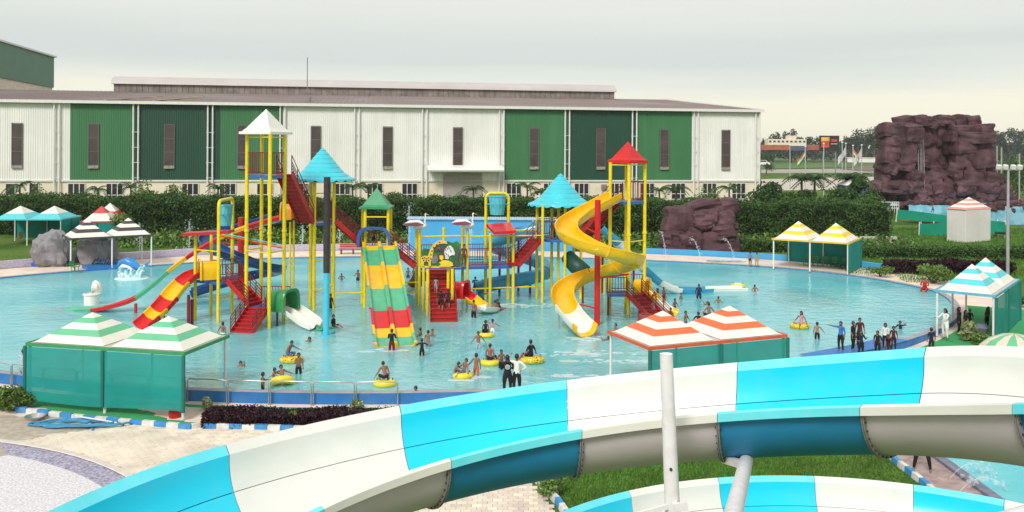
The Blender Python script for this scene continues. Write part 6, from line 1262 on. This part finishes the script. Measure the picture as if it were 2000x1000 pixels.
def person(lab, p, H, face=0, arms=('down', 'down'), legs='stand', lean=0, top=None, bottom='black', sleeves='short', longleg=False, hair='short', skin=0, tunic=False, pitch=0, group=None, turn=0, build=1.0):
    """p = point on the ground or seat below the pelvis; face = heading, 0 looks at the camera, positive turns to the picture's right"""
    t = thing('person', lab, 'person', p, group); J = []; E = []; Rr = []; reg = []
    def j(v, r, par=None, tag_=None):
        J.append(Vector(v)); Rr.append(r)
        if par is not None: E.append((par, len(J)-1)); reg.append(tag_)
        return len(J)-1
    def up(v): return V(0, 0, .52)+rotx(Vector(v)-V(0, 0, .52), lean)
    w_ = build; child = H < 1.35; hs = 1.18 if child else 1.0
    pel = j((0, 0, .52), (.088*w_, .068*w_)); wa = j(up((0, 0, .62)), (.078*w_, .058*w_), pel, 'belly'); ch = j(up((0, 0, .735)), (.098*w_, .064*w_), wa, 'chest'); nb = j(up((0, 0, .81)), (.06, .045), ch, 'chest'); nk = j(up((0, -.005, .845)), (.03, .032), nb, 'neck')
    hz_ = .925; hd = up((0, -.012, hz_)); h0 = j(up((0, -.01, .885)), (.040*hs, .046*hs), nk, 'head'); h1 = j(up((0, -.008, .93)), (.050*hs, .058*hs), h0, 'head'); h2 = j(up((0, 0, .968)), (.036*hs, .042*hs), h1, 'head')
    hands = []
    for sg, nm in ((1, arms[0]), (-1, arms[1])):
        a, c = ARMS[nm]; A = V(a[0]*sg, a[1], a[2]).normalized(); C = V(c[0]*sg, c[1], c[2]).normalized(); A, C = rotx(A, lean*.8), rotx(C, lean*.5); sh = up((sg*.105*w_, 0, .795)); el = sh+A*.165; wr = el+C*.14
        s_ = j(sh, (.040, .040), nb, 'chest'); s1 = j(sh+A*.07, (.034, .034), s_, 'uparm'); s2 = j(el, (.027, .027), s1, 'uparm'); s3 = j(el+C*.06, (.025, .025), s2, 'forearm'); j(wr, (.018, .018), s3, 'forearm'); hands.append((wr, C, sg))
    sp = .062*w_
    for sg in (1, -1):
        hip = V(sg*sp, 0, .49)
        if legs == 'stand': kn, an = hip+V(sg*.006, -.012, -.225), hip+V(sg*.012, .015, -.45)
        elif legs == 'walk': kn, an = hip+V(0, -.09*sg-.02, -.21), hip+V(0, -.10*sg+.08, -.43)
        elif legs == 'wide': kn, an = hip+V(sg*.05, -.03, -.22), hip+V(sg*.085, .01, -.44)
        elif legs == 'sit': kn, an = hip+V(sg*.03, -.24, .02), hip+V(sg*.03, -.25, -.23)
        elif legs == 'ring': kn, an = hip+V(sg*.06, -.21, .07), hip+V(sg*.10, -.33, -.12)
        elif legs == 'flat': kn, an = hip+V(sg*.05, -.2, .09), hip+V(sg*.06, -.38, -.03)
        elif legs == 'squat': kn, an = hip+V(sg*.07, -.21, .05), hip+V(sg*.06, -.07, -.17)
        else: kn, an = hip+V(sg*.01, .05, -.23), hip+V(sg*.03, .14, -.43)
        k0 = j(hip, (.064*w_, .064*w_), pel, 'pelvis'); k1 = j(hip.lerp(kn, .5), (.056*w_, .056*w_), k0, 'thigh'); k2 = j(kn, (.040, .040), k1, 'thigh'); k3 = j(kn.lerp(an, .4), (.038, .038), k2, 'shin'); k4 = j(an, (.023, .023), k3, 'shin'); j(an+V(0, -.075, -.028), (.020, .015), k4, 'foot')
    base = {'stand': 0, 'walk': 0, 'wide': 0, 'trail': 0}.get(legs, -.44)
    M = Matrix.Rotation(face, 4, 'Z') @ Matrix.Rotation(-pitch, 4, 'X') @ Matrix.Scale(H, 4) @ Matrix.Translation((0, 0, base if not pitch else -.52))
    me = bpy.data.meshes.new('skeleton'); me.from_pydata([M @ v for v in J], E, []); ob = bpy.data.objects.new('skeleton', me); COL.objects.link(ob); md = ob.modifiers.new('skin', 'SKIN'); md.use_smooth_shade = True; md.branch_smoothing = .4
    for i, sv_ in enumerate(me.skin_vertices[0].data): sv_.radius = (Rr[i][0]*H, Rr[i][1]*H); sv_.use_root = i == 0
    ob.modifiers.new('sub', 'SUBSURF').levels = 1
    PEND.append((t, ob, [M @ v for v in J], E, reg, top, bottom, sleeves, longleg, tunic, skin, H))
    # head pieces and hands
    Rm = Matrix.Rotation(face, 4, 'Z') @ Matrix.Rotation(-pitch, 4, 'X')
    hc = M @ up((0, -.008, .928)); hr = Rm @ Matrix.Rotation(lean*.6, 4, 'X') @ Matrix.Rotation(turn, 4, 'Z'); sc_ = .132*H*hs
    if pitch: hr = Matrix.Rotation(face, 4, 'Z') @ Matrix.Rotation(turn, 4, 'Z')
    for nm, me_ in (('face', FACES[skin]), ('hair', HAIRS[hair])):
        o = bpy.data.objects.new(nm, me_); COL.objects.link(o); o.parent = t; o.matrix_local = Matrix.Translation(hc) @ hr @ Matrix.Scale(sc_, 4)
    for wr, C, sg in hands:
        o = bpy.data.objects.new('hand', HANDS[skin]); COL.objects.link(o); o.parent = t; d = (M.to_3x3() @ C).normalized(); o.matrix_local = Matrix.Translation(M @ wr) @ (-d).to_track_quat('Z', 'Y').to_matrix().to_4x4() @ Matrix.Diagonal((sg*.05*H, .05*H, .05*H, 1))
    return t
def finish_people():
    dg = bpy.context.evaluated_depsgraph_get(); dg.update()
    for (t, ob, J, E, reg, top, bottom, sleeves, longleg, tunic, skin, H) in PEND:
        me = bpy.data.meshes.new_from_object(ob.evaluated_get(dg)); me.name = 'body'; nf = len(me.polygons); co = np.empty(nf*3); me.polygons.foreach_get('center', co); co = co.reshape(-1, 3)
        A = np.array([J[a] for a, _ in E]); B = np.array([J[b] for _, b in E]); d = B-A; l2 = (d*d).sum(1)+1e-9
        u = np.clip(((co[:, None]-A[None])*d[None]).sum(2)/l2[None], 0, 1); ds = ((co[:, None]-(A[None]+u[..., None]*d[None]))**2).sum(2); nr = ds.argmin(1)
        me.materials.clear(); me.materials.append(SKINS[skin]); me.materials.append(CL[top] if top else SKINS[skin]); me.materials.append(CL[bottom])
        R = {'belly': 1, 'chest': 1, 'neck': 0, 'head': 0, 'uparm': 1 if sleeves in ('short', 'long') else 0, 'forearm': 1 if sleeves == 'long' else 0, 'pelvis': 1 if tunic else 2, 'thigh': 1 if tunic else 2, 'shin': 2 if longleg else 0, 'foot': 0}
        if not top: R.update(uparm=0, forearm=0, belly=0, chest=0)
        mi = np.array([R[r] for r in reg])[nr]; 
        pz_ = J[0].z
        lower = np.array([r == 'belly' for r in reg])[nr] & (u[np.arange(nf), nr] < .35)
        if not tunic: mi = np.where(lower, 2, mi)
        me.polygons.foreach_set('material_index', mi.astype(np.int32)); me.polygons.foreach_set('use_smooth', [True]*nf); me.update()
        o = bpy.data.objects.new('body', me); COL.objects.link(o); o.parent = t; old = ob.data; bpy.data.objects.remove(ob); bpy.data.meshes.remove(old)
# ---- placing: waterline pixel (x, yw), top-of-head row, depth of water covered
def wade(lab, x, yt, yw, sub=.42, **k):
    p = at(x, yw, 0); h = (yw-yt)*p.y/FPX; person(lab, V(p.x, p.y, -sub), max(.95, min(1.78, h+sub)), **k)
def swim(lab, x, yt, yw, face=0, **k):
    p = at(x, yw, 0); H = 1.3; person(lab, V(p.x-math.sin(face)*.25*0, p.y+.0, -.17), H, face=face, legs='trail', pitch=math.radians(62), arms=k.pop('arms', ('fwd', 'down')), **k)
RY = mat('ring_yellow', (.80, .62, .02), .3, .08, 3, coat=.3)
def ringmat():
    m, t, nn, ll = node_mat('ring_pattern'); o = nn('ShaderNodeOutputMaterial'); b = nn('ShaderNodeBsdfPrincipled'); ll(b.outputs[0], o.inputs[0]); b.inputs['Roughness'].default_value = .3
    g = nn('ShaderNodeTexCoord'); n0 = nn('ShaderNodeTexNoise'); n0.inputs['Scale'].default_value = 4.2; n0.inputs['Detail'].default_value = 0; ll(g.outputs['Object'], n0.inputs['Vector']); wv = nn('ShaderNodeMath'); wv.operation = 'PINGPONG'; wv.inputs[1].default_value = .055; ll(n0.outputs[0], wv.inputs[0])
    r = nn('ShaderNodeValToRGB'); r.color_ramp.elements[0].position = .012; r.color_ramp.elements[0].color = (.16, .06, .01, 1); r.color_ramp.elements[1].position = .02; r.color_ramp.elements[1].color = (.80, .60, .03, 1); ll(wv.outputs[0], r.inputs[0]); ll(r.outputs[0], b.inputs['Base Color']); return m
RPAT = ringmat(); RWH = mat('ring_white', (.74, .77, .76), .3, .15, 6)
def ring(lab, px, py, R=.5, tilt=0, m_=None, az=0, z=.1):
    p = at(px, py, z); b = MB(); r = R*.36; K, n = 28, 12; T = Matrix.Rotation(az, 3, 'Z') @ Matrix.Rotation(tilt, 3, 'X')
    for i in range(K):
        a = 2*math.pi*i/K
        for k in range(n): c = 2*math.pi*k/n; q = V((R-r+r*math.cos(c))*math.cos(a), (R-r+r*math.cos(c))*math.sin(a), r*.85*math.sin(c)); b.v.append(p+T @ q)
    for i in range(K):
        for k in range(n): b.f.append((i*n+k, ((i+1) % K)*n+k, ((i+1) % K)*n+(k+1) % n, i*n+(k+1) % n)); b.m.append(1 if (m_ is RY and k in (3, 4, 5)) else 0)
    t = thing('swim_ring', lab, 'swim ring', p, 'swim rings'); b.build('tube', [m_ or RY, RWH], t, True)
    for s_ in (-1, 1):
        q = p+T @ V(s_*(R-r)*1.0, -.05, r*.85); u = T @ V(0, 1, 0); MB().tube([q-u*.1, q-u*.07+T @ V(0, 0, .05), q+u*.07+T @ V(0, 0, .05), q+u*.1], .014, 5).build('handle', CL['navy'], t)
    b = MB(); q = p+T @ V(0, R-r*.2, r*.6); b.tube([q, q+T @ V(0, .03, .04)], .02, 6); b.build('valve', RWH, t); return p
PI = math.pi
wade('person in white trunks standing beside the lower red stairs', 435, 629, 655, .5, face=PI*.9, arms=('lowout', 'down'), bottom='white')
swim('swimmer with only the head out near the green kiosk post', 470, 709, 718, .3)
wade('thin person in dark shorts at the pool wall raising a hand', 513, 727, 764, .35, face=2.0, arms=('fwd', 'down'), bottom='black', skin=1)
wade('person in maroon trunks pushing a tilted yellow ring', 533, 718, 752, .3, face=1.6, arms=('reach', 'reach'), bottom='crimson', lean=.15)
p = ring('plain yellow ring tilted up with a person lying in it', 551, 745, .53, -.5, RY, .3, .14); person('person lying back in the tilted yellow ring', p+V(.02, .0, .02), 1.25, face=.5, legs='flat', lean=-.6, arms=('out', 'out'), bottom='stripe')
wade('person in black and orange shorts with a hand at the face', 583, 689, 730, .35, face=.3, arms=('down', 'phone'), bottom='black')
p = ring('yellow patterned ring with a person kneeling on it', 570, 702, .56, -.12, RPAT, .1, .1); person('person in blue trunks sitting on the left of the patterned ring', p+V(-.18, 0, .18), 1.35, face=1.3, legs='squat', lean=.35, arms=('reach', 'lowout'), bottom='blue')
swim('swimmer near the foot of the cyan column', 597, 660, 669, -.2)
p = at(651, 640, -.02); person('person in a black shirt sitting on the submerged green slide end', p, 1.3, face=1.2, legs='flat', arms=('down', 'down'), top='black', bottom='black', sleeves='short')
wade('person in black standing behind the cyan column', 646, 573, 602, .5, face=2.5, top='black', bottom='black', longleg=True)
wade('small person in striped shorts wading left of the green tower', 667, 534, 552, .4, face=.4, arms=('hip', 'hip'), bottom='stripe', skin=1)
wade('small person in dark shorts near the green tower posts', 699, 527, 548, .4, face=-.5, bottom='navy', arms=('down', 'fwd'), skin=1)
wade('person in black shirt and maroon shorts facing the double slide', 765, 642, 686, .3, face=PI, arms=('phone', 'phone'), top='black', bottom='crimson')
wade('person in a black shirt with both arms spread wide', 824, 661, 696, .25, face=PI+.2, arms=('out', 'out'), top='black', bottom='black', sleeves='short', tunic=True)
wade('bare chested person with one arm raised behind the spread arms', 836, 645, 677, .4, face=PI-.3, arms=('down', 'up'), bottom='check')
wade('person chest deep with left arm out beside the double slide', 821, 640, 655, .75, face=-1.8, arms=('out', 'lowout'), bottom='navy')
wade('person chest deep looking left near the double slide end', 845, 643, 657, .75, face=-1.0, arms=('lowout', 'lowout'), bottom='navy')
wade('person in white and blue trunks wading alone', 934, 647, 681, .35, face=.2, arms=('lowout', 'lowout'), bottom='stripe')
p = ring('plain yellow ring with a ponytailed person', 949, 654, .42, -.1, RY, 0, .1); person('person with a ponytail sitting in a plain yellow ring', p+V(-.02, 0, .1), 1.2, face=PI, legs='ring', hair='tail', top='black', bottom='black', sleeves='none')
wade('person with a ponytail and outstretched right arm', 962, 623, 648, .45, face=PI, arms=('head', 'out'), hair='tail', top='pink', bottom='white', sleeves='none')
wade('person in orange trunks walking away through splashes', 930, 690, 734, .25, face=PI, legs='walk', arms=('lowout', 'down'), bottom='orange')
p = ring('yellow and white ring carrying a bare backed person', 957, 708, .46, -.08, RY, 0, .08); person('bare backed person sitting upright in the yellow and white ring', p+V(0, -.05, .12), 1.38, face=PI-.3, legs='ring', bottom='navy')
wade('person in black shorts with folded arms', 979, 683, 718, .35, face=.2, arms=('fold', 'fold'), bottom='black', skin=1)
wade('person chest deep stretching an arm to the big patterned ring', 991, 697, 716, .65, face=-.3, arms=('point', 'lowout'), bottom='navy')
p = ring('big yellow ring with brown swirls and a black shirted person', 1040, 703, .58, -.15, RPAT, .2, .1); person('person in a black shirt sitting in the big swirl patterned ring', p+V(-.08, .05, .1), 1.5, face=-2.3, legs='ring', top='black', bottom='black', arms=('lowout', 'lowout'))
wade('person in light blue trunks leaning over a yellow ring', 886, 704, 738, .3, face=1.5, lean=.5, arms=('reach', 'reach'), bottom='sky', legs='walk')
p = ring('white rimmed yellow ring being pushed along', 903, 733, .48, -.1, RY, .2, .08); person('person reclining in the white rimmed yellow ring', p+V(.05, 0, .06), 1.2, face=-.9, legs='flat', lean=-.3, arms=('lowout', 'fwd'), bottom='blue')
p = ring('yellow ring with a person leaning forward near the wall', 752, 748, .5, -.1, RY, 0, .08); person('person in navy trunks leaning forward in a ring near the wall', p+V(.02, -.08, .2), 1.35, face=PI+.5, legs='squat', lean=.5, arms=('lowout', 'down'), bottom='navy')
wade('person up to the shoulders beside the near blue wall', 812, 754, 768, .85, face=-1.2, bottom='navy')
pw = off(oidx(-.4, 36), .2); 
p = at(991, 772, .1); person('person in a black hooded suit with a round emblem standing on the near wall', V(p.x, p.y, .1), 1.62, face=PI+.2, arms=('fold', 'fold'), top='black', bottom='black', sleeves='long', longleg=True, hair='hood', build=1.15)
EM = p
p2 = at(1009, 772, .1); person('person in a white shirt with a hand to the head on the near wall', V(p2.x, p2.y, .1), 1.66, face=PI-.1, arms=('head', 'hip'), top='white', bottom='black', sleeves='long', longleg=True)
wade('small person beside the red slide behind the double slide', 797, 523, 543, .4, face=.2, bottom='navy', skin=1); wade('small person at the yellow posts behind the double slide', 808, 523, 542, .4, face=-.5, bottom='brown', skin=1)
def on(lab, px, yt, yb, d, **k):
    a, b_ = at(px, yb, d=d), at(px, yt, d=d); person(lab, a, max(.9, b_.z-a.z), **k)
on('small person in grey climbing high on the central stairs', 851, 541, 574, 53.0, face=PI, top='grey', bottom='grey', legs='walk', sleeves='none')
on('broad person in black climbing the central stairs', 861, 566, 608, 51.6, face=PI, top='black', bottom='black', tunic=True, lean=.15, hair='hood', build=1.3, legs='walk')
on('person in navy climbing the central stairs on the right', 875, 565, 602, 51.9, face=PI, top='navy', bottom='navy', tunic=True, lean=.1, legs='walk', arms=('lowout', 'down'), hair='tail')
on('person in brown on the central platform behind a yellow post', 905.5, 477, 521, 56.2, face=.4, top='brown', bottom='brown', longleg=True)
on('dark clad person on the right cyan tower platform', 1086, 430, 470, 59.2, face=.4, top='check', bottom='navy', longleg=True); on('second person on the right cyan tower platform by the railing', 1078, 433, 470, 60, face=-.4, bottom='crimson', top='crimson')
on('person in red inside the blue arch of the green tower', 730, 447, 480, 55.3, face=0, top='red', bottom='black', sleeves='long')
wade('person in dark clothes seen from behind left of the tube slide', 928, 540, 567, .4, face=PI, arms=('phone', 'down'), top='navy', bottom='navy', build=1.1)
wade('person in a dark shirt reaching to a yellow post', 943, 567, 593, .35, face=.9, arms=('point', 'down'), top='teal', bottom='black')
wade('person in black shorts with an arm stretched over the short slide', 925, 585, 621, .35, face=PI-.5, arms=('point', 'down'), bottom='black')
p = at(967, 610, 0); person('person in black trunks sitting at the end of the short slide', p, 1.35, face=PI+.4, legs='squat', bottom='black', arms=('lowout', 'down'))
wade('person in a dark shirt crouching beside the short slide end', 976, 582, 602, .6, face=-.8, lean=.4, top='navy', bottom='navy', arms=('reach', 'down'))
wade('person in pale pink at the end of the little yellow slide', 1298, 571, 600, .3, face=-.8, bottom='pink', arms=('fwd', 'fwd')); wade('small person beside the blue and white slide support', 1330, 572, 585, .55, face=.7, bottom='navy'); wade('person waist deep right of the little yellow slide', 1318, 583, 601, .5, face=.8, arms=('lowout', 'lowout'), bottom='navy', skin=1)
wade('person at the foot of the small red stairs', 1310, 601, 622, .5, face=-1.2, bottom='black', skin=1); on('small person in striped shorts climbing the small red stairs', 1277, 588, 616, 52, face=-2.4, bottom='stripe', legs='walk', lean=.4); on('person bent over at the little yellow slide entry', 1272, 574, 598, 53.2, face=1.2, bottom='brown', top='brown', lean=.5, arms=('reach', 'reach')); on('small person in red by the little yellow slide', 1296, 566, 590, 53.4, face=.8, bottom='crimson', skin=1)
wade('person in a dark tunic holding a phone near the blue and white slide', 1365, 555, 583, .35, face=-.4, arms=('phone', 'down'), top='navy', bottom='navy', sleeves='long', tunic=True, hair='long', build=1.15, longleg=True)
wade('person waist deep in front of the blue and white slide end', 1403, 579, 592, .6, face=PI-.4, arms=('lowout', 'lowout'), bottom='navy'); swim('swimmer with the head low right of the small stairs', 1370, 588, 595, -1.2)
wade('person in striped trunks standing far out at the right', 1474, 556, 578, .35, face=PI+.2, arms=('hip', 'hip'), bottom='stripe'); 
ring('empty yellow ring floating at the far right', 1441, 558, .52, 0, RY, 0, .1)
wade('bare chested person behind the orange kiosk roof', 1339, 607, 636, .4, face=.9, arms=('lowout', 'down'), bottom='teal'); wade('person in a black shirt behind the orange kiosk roof', 1364, 609, 640, .4, face=PI-.4, top='black', bottom='black', arms=('lowout', 'down'))
p = ring('yellow ring partly hidden by the orange kiosk roof', 1382, 623, .42, 0, RY, 0, .1); person('person sitting in the ring behind the orange kiosk roof', p+V(.1, .1, .15), 1.4, face=PI+.3, legs='squat', bottom='navy', arms=('lowout', 'lowout'))
wade('person up to the shoulders near the red column base', 1203, 632, 644, .85, face=-1.3, bottom='navy'); swim('swimmer by the mouth of the yellow spiral', 1171, 655, 664, -1.5)
p = ring('yellow ring with red lines carrying a long haired person', 1562, 636, .55, -.05, RPAT, .2, .12); person('long haired person in pink sitting on a ring at the right', p+V(.02, -.2, .12), 1.3, face=-.9, legs='sit', hair='long', top='pink', bottom='pink', sleeves='none', arms=('lowout', 'lowout'))
wade('pale bare backed person in long black shorts at the right', 1596, 629, 662, .3, face=PI-.3, arms=('down', 'lowout'), bottom='black', skin=2, longleg=True)
def rim(lab, px, yt, yb, z=.11, **k):
    a = at(px, yb, z); h = (yb-yt)*a.y/FPX; person(lab, a, max(1.1, min(1.8, h)), **k)
rim('person in a blue top pointing left on the right pool rim', 1642, 627, 686, face=-.9, arms=('down', 'point'), top='blue', bottom='black', longleg=True, hair='tail')
rim('person in black looking down, left of the maroon shirt', 1666, 627, 684, face=.9, top='black', bottom='black', longleg=True, build=1.15); rim('taller person in a maroon shirt at the back of the rim group', 1679, 620, 676, face=0, top='maroon', bottom='black', longleg=True, build=1.1)
rim('person in dark blue with a hand at the chin in front of the group', 1681, 644, 697, face=.3, arms=('phone', 'hip'), top='navy', bottom='black', longleg=True, build=1.15)
rim('person in black with cropped hair at the right of the rim group', 1714, 646, 694, face=-.9, top='black', bottom='black', longleg=True, build=1.2); rim('person in white and black with long hair', 1729, 631, 682, face=-.6, top='white', bottom='black', hair='long', sleeves='long', longleg=True)
rim('person in maroon bending forward beside the rim group', 1738, 651, 694, face=-.8, lean=.5, top='maroon', bottom='maroon', longleg=True, arms=('reach', 'down')); rim('person in a maroon shirt standing at the right end of the group', 1745, 637, 684, face=-.3, top='maroon', bottom='black', longleg=True)
wade('dark clad person half under water with a hand to the head', 1759, 625, 642, .75, face=-.6, arms=('head', 'lowout'), top='navy', bottom='navy', lean=.3)
p = at(1806, 566, .12); person('person in red clothes sitting on the far right pool rim', p, 1.55, face=-.6, legs='sit', top='red', bottom='red', sleeves='long', longleg=True, build=1.25, arms=('fold', 'fold'))
rim('person in a long white dress using a phone by the right kiosk', 1846, 602, 661, -.1, face=-1.3, arms=('phone', 'fwd'), top='white', bottom='white', sleeves='long', tunic=True, longleg=True, hair='long', build=1.25)
rim('person in black standing left under the cyan kiosk', 1873, 599, 652, -.05, face=.9, top='black', bottom='black', longleg=True, hair='long', sleeves='long', build=1.15); rim('shorter person in black in the middle under the cyan kiosk', 1886, 606, 650, 0, face=.5, top='black', bottom='black', longleg=True, hair='long'); rim('person in black on the right of the trio under the cyan kiosk', 1894, 604, 644, 0, face=-.6, top='black', bottom='navy', longleg=True)
rim('person in orange and black leaning in the cyan kiosk', 1927, 598, 640, 0, face=.5, lean=.2, top='brown', bottom='black', longleg=True, hair='long', build=1.2)
p = at(1906, 648, 0); b = MB(); b.lathe(p+V(.3, 0, 0), [(.3, 0), (.42, .25), (.25, .45), (.05, .5)], 9); b.build('bag_heap', CL['check'], label='heap of grey bags on the ground in the cyan kiosk', cat='bags')
p = at(1819, 690, -.5); person('person low behind the rim of the big slide, only the hair showing', V(p.x, p.y, -.5), 1.32, face=PI, top='navy', bottom='navy')
on('person in an orange shirt walking by the upper pool', 1822, 397, 416, 112, face=1.2, top='orange', bottom='black', longleg=True, legs='walk')
rim('person in a checked shirt on the far deck by the boulders', 1465, 493, 519, .12, face=0, top='check', bottom='black', longleg=True); rim('person in an olive dress on the far deck by the boulders', 1478, 493, 520, .12, face=-.3, top='olive', bottom='olive', longleg=True, tunic=True, hair='long', sleeves='long')
p = at(43, 757, -.48); person('person in pale blue leaning on the barrier left of the green kiosk', p, 1.68, face=PI-.2, lean=.12, arms=('reach', 'reach'), top='pale', bottom='pale', sleeves='long', longleg=True)
p = at(1801, 921, -.49); person('person whose black trousers show under the big slide', p, 1.7, face=-.4, top='black', bottom='black', longleg=True, legs='wide')
on('small person sliding down the wide red and yellow slide', 321, 612, 634, 49.1, face=-.4, legs='flat', bottom='navy', skin=1); swim('swimmer whose head shows over the green striped roof', 246, 642, 652, 2.5)
finish_people()
# round emblem on the back of the black hooded suit
b = MB(); q = EM+V(-.0, -.135, 1.16); b.tube([q, q+V(0, -.012, 0)], .1, 16, 0); b.tube([q+V(0, -.012, 0), q+V(0, -.02, 0)], .07, 12, 1); b.build('back_emblem', [mat('emblem_grey', (.5, .5, .48), .6), mat('emblem_blue', (.25, .35, .45), .6)], [o for o in bpy.data.objects if o.get('label', '').startswith('person in a black hooded')][0])
# ================================================================== air
b = MB(); b.box((0, 2000, 24), (12000, 14000, 51.8)); hz_o = b.build('haze', [], kind='stuff', label='thin pale haze over the whole place', cat='haze')
hm, ht, nn, ll = node_mat('haze_air'); o_ = nn('ShaderNodeOutputMaterial'); pv = nn('ShaderNodeVolumePrincipled'); pv.inputs['Density'].default_value = .00014; pv.inputs['Color'].default_value = (.93, .96, 1, 1); pv.inputs['Anisotropy'].default_value = .0
ll(pv.outputs[0], o_.inputs['Volume']); hz_o.data.materials.clear(); hz_o.data.materials.append(hm)
